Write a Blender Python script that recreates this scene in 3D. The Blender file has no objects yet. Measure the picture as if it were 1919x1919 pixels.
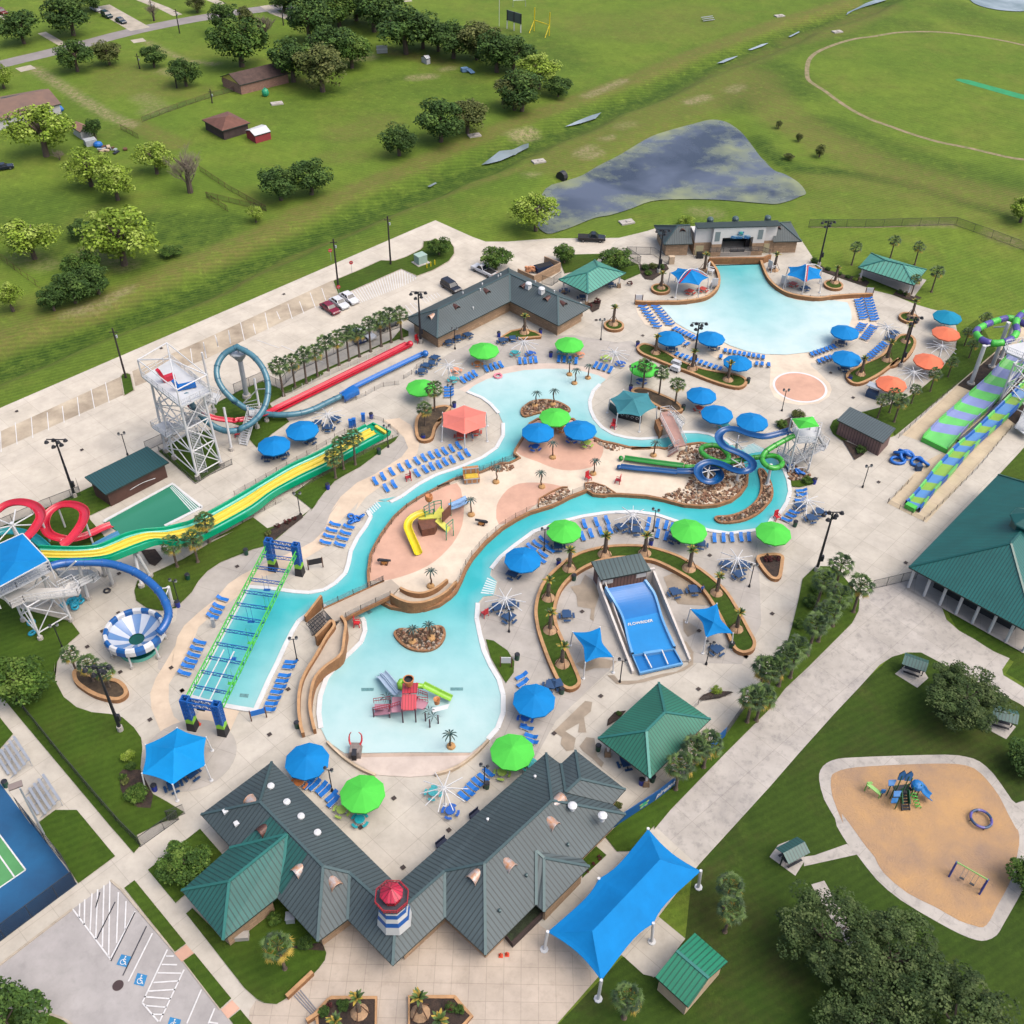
import bpy,math,random
from math import cos,sin
from mathutils import Vector,Matrix
from mathutils.geometry import tessellate_polygon
R=math.radians
VE=Vector
RU=random.uniform
NO=bpy.data.objects.new
PI=math.pi
random.seed(7)
scene=bpy.context.scene
COL=scene.collection
LK=COL.objects.link
#camera
HC=105.0
FP,TH,RO,CC=1955.7,R(41.42),R(1.02),959.5
FWD=VE((0,cos(TH),-sin(TH)))
UP=VE((0,sin(TH),cos(TH)))
RT=VE((1,0,0))
cr,sr=cos(RO),sin(RO)
camd=bpy.data.cameras.new('camera')
cam=NO('camera',camd)
LK(cam)
r2,u2=RT*cr+UP*sr,UP*cr-RT*sr
cam.matrix_world=Matrix(((r2 .x,u2 .x,-FWD.x,0),(r2 .y,u2 .y,-FWD.y,0),(r2 .z,u2 .z,-FWD.z,HC),(0,0,0,1)))
camd.sensor_width=36
camd.lens=36*FP/1919
camd.clip_start=1
camd.clip_end=6000
scene.camera=cam
#photo crops used while measuring: (x, y of the corner, scale)
TL={0:(0,0,1),1:(0,0,3.838),2:(480,0,3.838),3:(960,0,3.838),4:(1419,0,3.838),5:(0,380,4.7975),6:(380,380,4.7975),7:(760,380,4.7975),8:(1140,380,4.7975),9:(1519,380,4.7975),10:(0,620,4.172),11:(440,640,4.7975),12:(820,640,4.7975),13:(1140,660,4.569),14:(1519,660,4.7975),15:(0,920,4.361),16:(320,940,4.7975),17:(660,900,4.7975),18:(1000,940,4.361),19:(1419,940,3.838),20:(0,1180,4.172),21:(320,1160,4.7975),22:(560,1160,3.838),23:(1020,1220,4.569),24:(1419,1180,3.838),25:(0,1519,3.838),26:(340,1400,3.838),27:(480,1619,5.117),28:(760,1390,4.083),29:(820,1519,3.838),30:(1300,1519,3.1)}
def P(px,py,h=0.0):
 """point of the real place at height h seen at a pixel of the photograph"""
 a,b=px-CC,py-CC
 x,y=cr*a+sr*b,-sr*a+cr*b
 d=RT*x-UP*y+FWD*FP
 k=(h-HC)/d.z
 return VE((d.x*k,d.y*k,h))
def S(s,h=0.0):
 """parse '@tile x,y x,y,h ...' into world points"""
 out=[]
 t=TL[0]
 for k in s.split():
  if k[0]=='@':
   t=TL[int(k[1:])]
   continue
  a=[float(q)for q in k.split(',')]
  out.append(P(t[0]+a[0]/t[2],t[1]+a[1]/t[2],a[2]if len(a)>2 else h))
 return out
def S1(s,h=0.0):
 return S(s,h)[0]
def CS(pts,n=5,closed=False):
 out=[]
 N=len(pts)
 rng=range(N)if closed else range(N-1)
 for i in rng:
  if closed:
   p0,p1,p2,p3=pts[i-1],pts[i],pts[(i+1)%N],pts[(i+2)%N]
  else:
   p0,p1,p2,p3=pts[max(i-1,0)],pts[i],pts[i+1],pts[min(i+2,N-1)]
  for k in range(n):
   t=k/n
   out.append(0.5*((2*p1)+(p2-p0)*t+(2*p0-5*p1+4*p2-p3)*t*t+(3*p1-p0-3*p2+p3)*t**3))
 if not closed:
  out.append(pts[-1].copy())
 return out
def resample(pts,step,closed=False):
 q=list(pts)+([pts[0]]if closed else[])
 out=[q[0].copy()]
 acc=0.0
 for a,b in zip(q,q[1:]):
  L=(b-a).length
  if L<1e-6:
   continue
  d=step-acc
  while d<=L:
   out.append(a.lerp(b,d/L))
   d+=step
  acc=L-(d-step)
 return out
#materials
KL=0.7
def lin(c):
 return tuple(KL*((v/255)/12.92 if v/255<=0.04045 else KL*((v/255+0.055)/1.055)**2.4)for v in c)
MATS={}
def mat(name,col,rough=0.6,var=0.12,scale=0.8,metal=0.0,bump=0.0,bscale=None,col2=None,spec=0.5,alpha=1.0,coord='Object',kind=None,p=None):
 if name in MATS:
  return MATS[name]
 m=bpy.data.materials.new(name)
 m.use_nodes=True
 nt=m.node_tree
 N,L=nt.nodes,nt.links
 b=N['Principled BSDF']
 b.inputs['Roughness'].default_value=rough
 b.inputs['Metallic'].default_value=metal
 b.inputs['Specular IOR Level'].default_value=spec
 b.inputs['Alpha'].default_value=alpha
 tc=N.new('ShaderNodeTexCoord')
 c1=lin(col)
 c2=lin(col2)if col2 else tuple(v*(1-var*1.6)for v in c1)
 c0=tuple(min(1,v*(1+var))for v in c1)
 nz=N.new('ShaderNodeTexNoise')
 nz.inputs['Scale'].default_value=scale
 nz.inputs['Detail'].default_value=6
 nz.inputs['Roughness'].default_value=0.65
 L.new(tc.outputs[coord],nz.inputs['Vector'])
 rp=N.new('ShaderNodeValToRGB')
 rp.color_ramp.elements[0].position=0.33
 rp.color_ramp.elements[0].color=(*c2,1)
 rp.color_ramp.elements[1].position=0.68
 rp.color_ramp.elements[1].color=(*c0,1)
 L.new(nz.outputs['Fac'],rp.inputs['Fac'])
 out=rp.outputs['Color']
 if kind=='seam':
  sp=N.new('ShaderNodeSeparateXYZ')
  uv=N.new('ShaderNodeUVMap')
  L.new(uv.outputs['UV'],sp.inputs['Vector'])
  md=N.new('ShaderNodeMath');md.operation='MODULO';md.inputs[1].default_value=p or 0.62
  ad=N.new('ShaderNodeMath');ad.operation='ADD';ad.inputs[1].default_value=1000*(p or 0.62)
  L.new(sp.outputs['X'],ad.inputs[0]);L.new(ad.outputs[0],md.inputs[0])
  lt=N.new('ShaderNodeMath');lt.operation='LESS_THAN';lt.inputs[1].default_value=0.16*(p or.62)/.62
  L.new(md.outputs[0],lt.inputs[0])
  mx=N.new('ShaderNodeMix');mx.data_type='RGBA'
  L.new(lt.outputs[0],mx.inputs['Factor'])
  L.new(out,mx.inputs[6])
  mx.inputs[7].default_value=(*[v*0.48 for v in c1],1)
  out=mx.outputs[2]
  bp=N.new('ShaderNodeBump');bp.inputs['Strength'].default_value=0.5;bp.inputs['Distance'].default_value=0.05
  L.new(lt.outputs[0],bp.inputs['Height']);L.new(bp.outputs[0],b.inputs['Normal'])
 if kind=='brick':
  br=N.new('ShaderNodeTexBrick')
  br.inputs['Scale'].default_value=p or 1.0
  br.inputs['Brick Width'].default_value=0.6
  br.inputs['Row Height'].default_value=0.25
  br.inputs['Mortar Size'].default_value=0.02
  uv=N.new('ShaderNodeUVMap')
  L.new(uv.outputs['UV'],br.inputs['Vector'])
  L.new(out,br.inputs['Color1'])
  br.inputs['Color2'].default_value=(*[v*0.72 for v in c1],1)
  br.inputs['Mortar'].default_value=(*[v*0.6 for v in c1],1)
  out=br.outputs['Color']
 if kind=='rock':
  vo=N.new('ShaderNodeTexVoronoi')
  vo.inputs['Scale'].default_value=p or 1.5
  L.new(tc.outputs[coord],vo.inputs['Vector'])
  r3=N.new('ShaderNodeValToRGB')
  es=r3 .color_ramp.elements
  es[0].color=(*[v*.45 for v in c1],1);es[1].color=(*c0,1)
  e=es.new(.5);e.color=(*(c2 if col2 else c1),1)
  sp=N.new('ShaderNodeSeparateXYZ');L.new(vo.outputs['Color'],sp.inputs[0]);L.new(sp.outputs['X'],r3 .inputs['Fac'])
  mx=N.new('ShaderNodeMix');mx.data_type='RGBA';mx.blend_type='MULTIPLY'
  mr=N.new('ShaderNodeMapRange');mr.inputs[1].default_value=.25;mr.inputs[2].default_value=.6;mr.inputs[3].default_value=0;mr.inputs[4].default_value=.8
  L.new(vo.outputs['Distance'],mr.inputs[0]);L.new(mr.outputs[0],mx.inputs['Factor'])
  L.new(r3 .outputs['Color'],mx.inputs[6]);mx.inputs[7].default_value=(.22,.17,.13,1)
  out=mx.outputs[2]
  bp=N.new('ShaderNodeBump');bp.inputs['Strength'].default_value=.8;bp.inputs['Distance'].default_value=.15;bp.invert=True
  L.new(vo.outputs['Distance'],bp.inputs['Height']);L.new(bp.outputs[0],b.inputs['Normal'])
 L.new(out,b.inputs['Base Color'])
 if bump:
  n2=N.new('ShaderNodeTexNoise')
  n2 .inputs['Scale'].default_value=bscale or scale*4
  n2 .inputs['Detail'].default_value=4
  L.new(tc.outputs[coord],n2 .inputs['Vector'])
  bp=N.new('ShaderNodeBump')
  bp.inputs['Strength'].default_value=bump
  bp.inputs['Distance'].default_value=0.1
  L.new(n2 .outputs['Fac'],bp.inputs['Height'])
  L.new(bp.outputs[0],b.inputs['Normal'])
 MATS[name]=m
 return m
#mesh building
class MB:
 def __init__(s):
  s.v,s.f,s.mi=[],[],[]
 def add(s,vs,fs,m=0):
  k=len(s.v)
  s.v+=[tuple(v)for v in vs]
  s.f+=[tuple(i+k for i in f)for f in fs]
  s.mi+=[m]*len(fs)
  return s
 def box(s,c,d,rz=0,m=0,top=1.0):
  """box: centre c, size d, turned rz; top scales its upper face"""
  cs,sn=cos(rz),sin(rz)
  vs=[]
  for z in(-1,1):
   k=top if z>0 else 1
   for x,y in((-1,-1),(1,-1),(1,1),(-1,1)):
    X,Y=x*d[0]/2*k,y*d[1]/2*k
    vs.append((c[0]+X*cs-Y*sn,c[1]+X*sn+Y*cs,c[2]+z*d[2]/2))
  return s.add(vs,[(3,2,1,0),(4,5,6,7),(0,1,5,4),(1,2,6,5),(2,3,7,6),(3,0,4,7)],m)
 def bar(s,a,b,w=0.1,h=None,m=0):
  a,b=VE(a),VE(b)
  h=h or w
  d=(b-a)
  if d.length<1e-5:
   return s
  d.normalize()
  u=d.cross(VE((0,0,1)))
  if u.length<1e-3:
   u=VE((1,0,0))
  u.normalize()
  w2=u.cross(d)
  vs=[]
  for p in(a,b):
   for x,y in((-1,-1),(1,-1),(1,1),(-1,1)):
    vs.append(p+u*x*w/2+w2*y*h/2)
  return s.add(vs,[(3,2,1,0),(4,5,6,7),(0,1,5,4),(1,2,6,5),(2,3,7,6),(3,0,4,7)],m)
 def tube(s,pts,r,n=8,m=0,closed=False,r1=None):
  pts=[VE(p)for p in pts]
  N=len(pts)
  vs,fs=[],[]
  up=VE((0,0,1))
  pu=None
  for i,p in enumerate(pts):
   a=pts[i-1]if(i>0 or closed)else p
   b=pts[(i+1)%N]if(i<N-1 or closed)else p
   d=(b-a).normalized()
   u=d.cross(up)
   if u.length<0.05:
    u=pu if pu else VE((1,0,0))
   u=(u-d*u.dot(d)).normalized()
   if pu and u.dot(pu)<0 and abs(d.z)>.95:
    u=-u
   pu=u
   w=u.cross(d)
   rr=r if r1 is None else r+(r1-r)*i/max(1,N-1)
   for k in range(n):
    t=2*PI*k/n
    vs.append(p+u*cos(t)*rr+w*sin(t)*rr)
  for i in range(N if closed else N-1):
   j=(i+1)%N
   for k in range(n):
    l=(k+1)%n
    fs.append((i*n+k,j*n+k,j*n+l,i*n+l))
  if not closed:
   fs.append(tuple(range(n)))
   fs.append(tuple((N-1)*n+k for k in reversed(range(n))))
  return s.add(vs,fs,m)
 def sweep(s,pts,prof,m=0,bank=None,mfun=None,closedp=False):
  """sweep an open profile [(u, v)...] along points, u sideways, v up"""
  N,n=len(pts),len(prof)
  vs,fs,ms=[],[],[]
  for i,p in enumerate(pts):
   d=(pts[min(i+1,N-1)]-pts[max(i-1,0)])
   d.normalize()
   u=d.cross(VE((0,0,1)))
   u.normalize()
   w=u.cross(d)
   if bank:
    a=bank(i)
    u,w=u*cos(a)+w*sin(a),w*cos(a)-u*sin(a)
   for(x,y)in prof:
    vs.append(p+u*x+w*y)
  k0=len(s.v)
  s.v+=[tuple(v)for v in vs]
  for i in range(N-1):
   for k in range(n if closedp else n-1):
    l=(k+1)%n
    s.f.append((k0+i*n+k,k0+(i+1)*n+k,k0+(i+1)*n+l,k0+i*n+l))
    s.mi.append(mfun(i,k)if mfun else m)
  return s
 def poly(s,pts,z=None,m=0,holes=()):
  loops=[[VE((p[0],p[1],0))for p in pts]]+[[VE((p[0],p[1],0))for p in h]for h in holes]
  allp=[p for l in([pts]+list(holes))for p in l]
  tr=tessellate_polygon(loops)
  vs=[(p[0],p[1],p[2]if z is None else z)for p in allp]
  fs=[]
  for t in tr:
   a,b,c=(VE(vs[i])for i in t)
   fs.append(tuple(t)if(b-a).cross(c-a).z>0 else tuple(reversed(t)))
  return s.add(vs,fs,m)
 def prism(s,pts,z0,z1,m=0,mtop=None):
  s.poly(pts,z1,mtop if mtop is not None else m)
  ar=sum(a[0]*b[1]-b[0]*a[1]for a,b in zip(pts,list(pts[1:])+[pts[0]]))
  q=list(pts)if ar>0 else list(reversed(pts))
  n=len(q)
  vs=[(p[0],p[1],z0)for p in q]+[(p[0],p[1],z1)for p in q]
  return s.add(vs,[(i,(i+1)%n,n+(i+1)%n,n+i)for i in range(n)],m)
 def lathe(s,prof,c=(0,0,0),n=16,m=0,mfun=None,a0=0.0):
  vs,N=[],len(prof)
  for(r,z)in prof:
   for k in range(n):
    t=a0+2*PI*k/n
    vs.append((c[0]+r*cos(t),c[1]+r*sin(t),c[2]+z))
  k0=len(s.v)
  s.v+=vs
  for i in range(N-1):
   for k in range(n):
    l=(k+1)%n
    s.f.append((k0+i*n+k,k0+i*n+l,k0+(i+1)*n+l,k0+(i+1)*n+k))
    s.mi.append(mfun(i,k)if mfun else m)
  return s
 def wall(s,pts,h,w=0.4,z0=0.0,m=0,closed=False,mtop=None):
  """wall of width w along a ground line, h tall (number or list)"""
  N=len(pts)
  vs,fs,ms=[],[],[]
  for i,p in enumerate(pts):
   a=pts[i-1]if(i>0 or closed)else p
   b=pts[(i+1)%N]if(i<N-1 or closed)else p
   d=VE((b[0]-a[0],b[1]-a[1],0)).normalized()
   u=VE((-d.y,d.x,0))*w/2
   hh=h[i]if isinstance(h,(list,tuple))else h
   zz=z0[i]if isinstance(z0,(list,tuple))else z0
   q=VE((p[0],p[1],0))
   vs+=[q+u+VE((0,0,zz)),q+u+VE((0,0,zz+hh)),q-u+VE((0,0,zz+hh)),q-u+VE((0,0,zz))]
  k0=len(s.v)
  s.v+=[tuple(v)for v in vs]
  for i in range(N if closed else N-1):
   j=(i+1)%N
   for k in range(3):
    s.f.append((k0+i*4+k,k0+i*4+k+1,k0+j*4+k+1,k0+j*4+k))
    s.mi.append(mtop if(k==1 and mtop is not None)else m)
  if not closed:
   s.f+=[(k0,k0+3,k0+2,k0+1),tuple(k0+4*(N-1)+k for k in range(4))]
   s.mi+=[m,m]
  return s
 def ball(s,c,r,n=10,k=6,m=0,sq=(1,1,1)):
  prof=[(max(1e-3,sin(PI*i/k)),-cos(PI*i/k))for i in range(k+1)]
  vs=[]
  for(a,z)in prof:
   for j in range(n):
    t=2*PI*j/n
    vs.append((c[0]+r*sq[0]*a*cos(t),c[1]+r*sq[1]*a*sin(t),c[2]+r*sq[2]*z))
  fs=[(i*n+j,i*n+(j+1)%n,(i+1)*n+(j+1)%n,(i+1)*n+j)for i in range(k)for j in range(n)]
  return s.add(vs,fs,m)
 def mesh(s,name,mats,smooth=False,uv=False):
  me=bpy.data.meshes.new(name)
  me.from_pydata(s.v,[],s.f)
  for m in(mats if isinstance(mats,(list,tuple))else[mats]):
   me.materials.append(m)
  me.polygons.foreach_set('material_index',s.mi)
  if smooth:
   me.polygons.foreach_set('use_smooth',[True]*len(s.f))
  if uv:
   ul=me.uv_layers.new(name='UVMap')
   for p in me.polygons:
    nrm=p.normal
    u=VE((0,0,1)).cross(nrm)
    if u.length<0.02:
     u=VE((1,0,0))
    u.normalize()
    w=nrm.cross(u)
    for li in p.loop_indices:
     co=me.vertices[me.loops[li].vertex_index].co
     ul.data[li].uv=(co.dot(u),co.dot(w))
  me.update()
  return me
 def B(s,name,mats,parent=None,smooth=False,uv=False):
  o=NO(name,s.mesh(name,mats,smooth,uv))
  LK(o)
  if parent:
   o.parent=parent
  return o
def tag(o,label,cat,group=None,kind=None):
 if label:
  o['label']=label
 if cat:
  o['category']=cat
 if group:
  o['group']=group
 if kind:
  o['kind']=kind
 return o
def struct(o,label=None,cat=None):
 o['kind']='structure'
 if label:
  o['label']=label
 if cat:
  o['category']=cat
 return o
def thing(name,label,cat,loc=(0,0,0),rz=0,group=None):
 o=NO(name,None)
 o.empty_display_size=0.5
 LK(o)
 o.location=loc
 o.rotation_euler=(0,0,rz)
 return tag(o,label,cat,group)
KIDS={}
def copy_tree(o,parent=None):
 c=o.copy()
 LK(c)
 if parent:
  c.parent=parent
 for ch in KIDS[o.name]:
  copy_tree(ch,c)
 return c
def snap(o):
 """remember the children of a prototype once, before it is copied"""
 KIDS[o.name]=list(o.children)
 for c in o.children:
  snap(c)
USED=set()
def place(proto,loc,rz=0,label=None,group=None,sc=1.0):
 """first call moves the prototype itself, later calls copy it with its parts"""
 if proto.name not in KIDS:
  snap(proto)
 if proto.name in USED:
  o=copy_tree(proto)
 else:
  USED.add(proto.name)
  o=proto
 o.location=loc
 o.rotation_euler=(0,0,rz)
 o.scale=(sc,sc,sc)if not isinstance(sc,tuple)else sc
 if label:
  o['label']=label
 if group:
  o['group']=group
 return o
ORD='first second third fourth fifth sixth seventh eighth ninth tenth eleventh twelfth thirteenth fourteenth fifteenth sixteenth seventeenth eighteenth nineteenth twentieth'.split()
def ordn(i):
 return ORD[i]if i<20 else 'later'
def yaw(a,b):
 return math.atan2(b[1]-a[1],b[0]-a[0])
ZC={}
def slab(name,s,m,z=0.0,smooth=0,holes=(),label=None,stuff=False,ccw=True):
 pts=S(s,0)if isinstance(s,str)else s
 if smooth:
  pts=CS(pts,smooth,True)
 ZC[z]=ZC.get(z,0)+1
 z+=.0005*ZC[z]
 o=MB().poly(pts,z,0,holes).B(name,m,uv=False)
 return struct(o,label)
def RM(vs,faces,th=0.22):
 """roof skin given as world vertices and faces, thickened downward with a fascia"""
 b=MB()
 n=len(vs)
 V=[tuple(v)for v in vs]+[(v[0],v[1],v[2]-th)for v in vs]
 F=[]
 cnt={}
 for f in faces:
  a,c,d=VE(vs[f[0]]),VE(vs[f[1]]),VE(vs[f[2]])
  if(c-a).cross(d-a).z<0:
   f=tuple(reversed(f))
  F.append(tuple(f))
  for i,j in zip(f,f[1:]+f[:1])if isinstance(f,tuple)else[]:
   cnt[(i,j)]=1
 G=list(F)+[tuple(i+n for i in reversed(f))for f in F]
 for(i,j)in cnt:
  if(j,i)not in cnt:
   G.append((j,i,i+n,j+n))
 b.add(V,G)
 b.mi=[0]*len(F)+[1]*(len(G)-len(F))
 return b
def inset(pts,d):
 """move the corners of a convex outline inward by d"""
 n=len(pts)
 c=sum((VE((p[0],p[1]))for p in pts),VE((0,0)))/n
 lines=[]
 for i in range(n):
  a,b=VE(pts[i][:2]),VE(pts[(i+1)%n][:2])
  t=(b-a).normalized()
  nn=VE((-t.y,t.x))
  if(c-a).dot(nn)<0:
   nn=-nn
  lines.append((a+nn*d,t))
 out=[]
 for i in range(n):
  (p,t),(q,u)=lines[i-1],lines[i]
  den=t.x*u.y-t.y*u.x
  if abs(den)<1e-6:
   out.append(q.copy())
   continue
  k=((q-p).x*u.y-(q-p).y*u.x)/den
  out.append(p+t*k)
 return out
import numpy as np
#light and sky
w=bpy.data.worlds.new('World')
scene.world=w
w.use_nodes=True
nt=w.node_tree
bg=nt.nodes['Background']
sky=nt.nodes.new('ShaderNodeTexSky')
sky.sky_type='NISHITA'
sky.sun_disc=False
SUN_EL,SUN_AZ=R(60),R(112)
sky.sun_elevation=SUN_EL
sky.sun_rotation=SUN_AZ
sky.air_density=1.0
sky.dust_density=6.0
sky.ozone_density=0.6
nt.links.new(sky.outputs[0],bg.inputs[0])
bg.inputs[1].default_value=0.15
sd=bpy.data.lights.new('sun','SUN')
sd.energy=1.0
sd.angle=R(60)
sd.color=(1,.97,.93)
so=NO('sun',sd)
LK(so)
sv=VE((sin(SUN_AZ)*cos(SUN_EL),cos(SUN_AZ)*cos(SUN_EL),sin(SUN_EL)))
so.rotation_euler=sv.to_track_quat('Z','Y').to_euler()
scene.view_settings.view_transform='Standard'
scene.view_settings.look='None'
scene.view_settings.exposure=0.98
scene.view_settings.gamma=1
#ground
def grass_mat(name,c1,c2,dry,dry_amt=0.5,attr=False,sc=1.0):
 m=bpy.data.materials.new(name)
 m.use_nodes=True
 nt=m.node_tree
 N,L=nt.nodes,nt.links
 b=N['Principled BSDF']
 b.inputs['Roughness'].default_value=0.9
 b.inputs['Specular IOR Level'].default_value=0.15
 tc=N.new('ShaderNodeTexCoord')
 def nz(scale,det=5,rough=.6,dist=0):
  n=N.new('ShaderNodeTexNoise')
  n.inputs['Scale'].default_value=scale
  n.inputs['Detail'].default_value=det
  n.inputs['Roughness'].default_value=rough
  n.inputs['Distortion'].default_value=dist
  L.new(tc.outputs['Object'],n.inputs['Vector'])
  return n.outputs['Fac']
 def mr(f,a,b_,c=0.0,d=1.0):
  n=N.new('ShaderNodeMapRange')
  for i,v in enumerate((a,b_,c,d)):
   n.inputs[i+1].default_value=v
  L.new(f,n.inputs[0])
  return n.outputs[0]
 def mix(f,a,b_,mode='MIX'):
  n=N.new('ShaderNodeMix');n.data_type='RGBA';n.blend_type=mode
  if isinstance(f,float):
   n.inputs['Factor'].default_value=f
  else:
   L.new(f,n.inputs['Factor'])
  for k,v in((6,a),(7,b_)):
   if isinstance(v,tuple):
    n.inputs[k].default_value=(*v,1)
   else:
    L.new(v,n.inputs[k])
  return n.outputs[2]
 def mul(a,b_):
  n=N.new('ShaderNodeMath');n.operation='MULTIPLY'
  L.new(a,n.inputs[0])
  if isinstance(b_,float):
   n.inputs[1].default_value=b_
  else:
   L.new(b_,n.inputs[1])
  return n.outputs[0]
 big=mr(nz(0.035*sc,4),.38,.62)
 mid=mr(nz(0.22*sc,6,.7),.35,.68)
 fine=nz(2.2,6,.85)
 f2=mr(nz(.75*sc,8,.8,.6),.36,.64)
 c=mix(big,lin(c1),lin(c2))
 dm=mul(mr(nz(0.06*sc,6,.72,.5),.5,.66),dry_amt)
 c=mix(dm,c,lin(dry))
 c=mix(mul(mid,.42),c,lin(tuple(v*.62 for v in c1)))
 if attr:
  at=N.new('ShaderNodeAttribute');at.attribute_name='veg'
  sp=N.new('ShaderNodeSeparateColor');L.new(at.outputs['Color'],sp.inputs[0])
  brk=mr(nz(.4,8,.8),.38,.6,.3,1.25)
  c=mix(mul(sp.outputs[0],brk),c,lin((44,80,22)))
  c=mix(mul(sp.outputs[1],brk),c,lin((138,128,74)))
  brk2=mr(nz(.9,5,.8),.4,.6,.1,1.3)
  c=mix(mul(sp.outputs[2],brk2),c,lin((190,170,138)))
 c=mix(mul(f2,.38),c,lin(tuple(v*.68 for v in c1)))
 c=mix(mul(mr(nz(.45*sc,7,.8,.4),.55,.75),.45),c,lin(tuple(min(255,v*1.22+8)for v in c2)))
 c=mix(mr(fine,.3,.75,0,.5),c,lin(tuple(v*.55 for v in c1)))
 wv=N.new('ShaderNodeTexWave');wv.inputs['Scale'].default_value=.33;wv.inputs['Distortion'].default_value=1.5
 mp=N.new('ShaderNodeMapping');mp.inputs['Rotation'].default_value=(0,0,R(62))
 L.new(tc.outputs['Object'],mp.inputs[0]);L.new(mp.outputs[0],wv.inputs['Vector'])
 c=mix(mul(mr(wv.outputs['Fac'],.3,.8),.10),c,lin(tuple(v*1.15 for v in c2)))
 L.new(c,b.inputs['Base Color'])
 bp=N.new('ShaderNodeBump');bp.inputs['Strength'].default_value=.6;bp.inputs['Distance'].default_value=.15
 L.new(fine,bp.inputs['Height']);L.new(bp.outputs[0],b.inputs['Normal'])
 return m
M_FIELD=grass_mat('meadow_grass',(118,150,50),(138,164,58),(152,150,74),.5,attr=True)
M_LAWN=grass_mat('lawn_grass',(78,112,30),(92,120,36),(98,104,44),.6)
M_SHADE=grass_mat('painted_shade_grass',(66,96,30),(80,106,34),(92,88,50),.8)  # sparse brownish lawn, with corner vignette and tree shade darkened into its colour
M_TURF=grass_mat('planter_turf',(72,104,30),(86,112,38),(92,96,46),.5,sc=3)
ditch=CS(S('@5 -900,1850 0,1440 300,1330 600,1190 950,1050 1300,930 1530,840 1700,770 1919,690 @6 150,640 350,540 600,440 760,380 950,280 1200,190 @2 730,1535 950,1440 1250,1330 1400,1250 1620,1175 1780,1090 1919,1045 @3 250,960 450,890 620,805 700,760 920,690 1100,610 1300,510 1500,440 1620,400 1800,330 1919,280 @4 250,240 340,185 640,100 850,10 @0 1740,-60 1900,-150'),3)
pond=CS(S('@3 240,1345 380,1290 500,1250 620,1180 760,1110 860,1050 1000,970 1150,920 1300,880 1420,850 1500,855 1560,875 1640,930 1700,1000 1760,1080 1800,1130 1860,1180 @4 40,1130 120,1210 200,1240 300,1300 355,1375 310,1400 240,1430 140,1455 60,1450 @3 1800,1450 1500,1425 1200,1420 1000,1435 850,1490 700,1535 @7 1700,120 1500,200 1380,240 1280,262 1190,200 1150,100'),3,True)
pond2=CS(S('@4 1540,-5 1600,30 1700,55 1800,68 1960,68 2300,20 2300,-60 1540,-60'),3,True)
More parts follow.
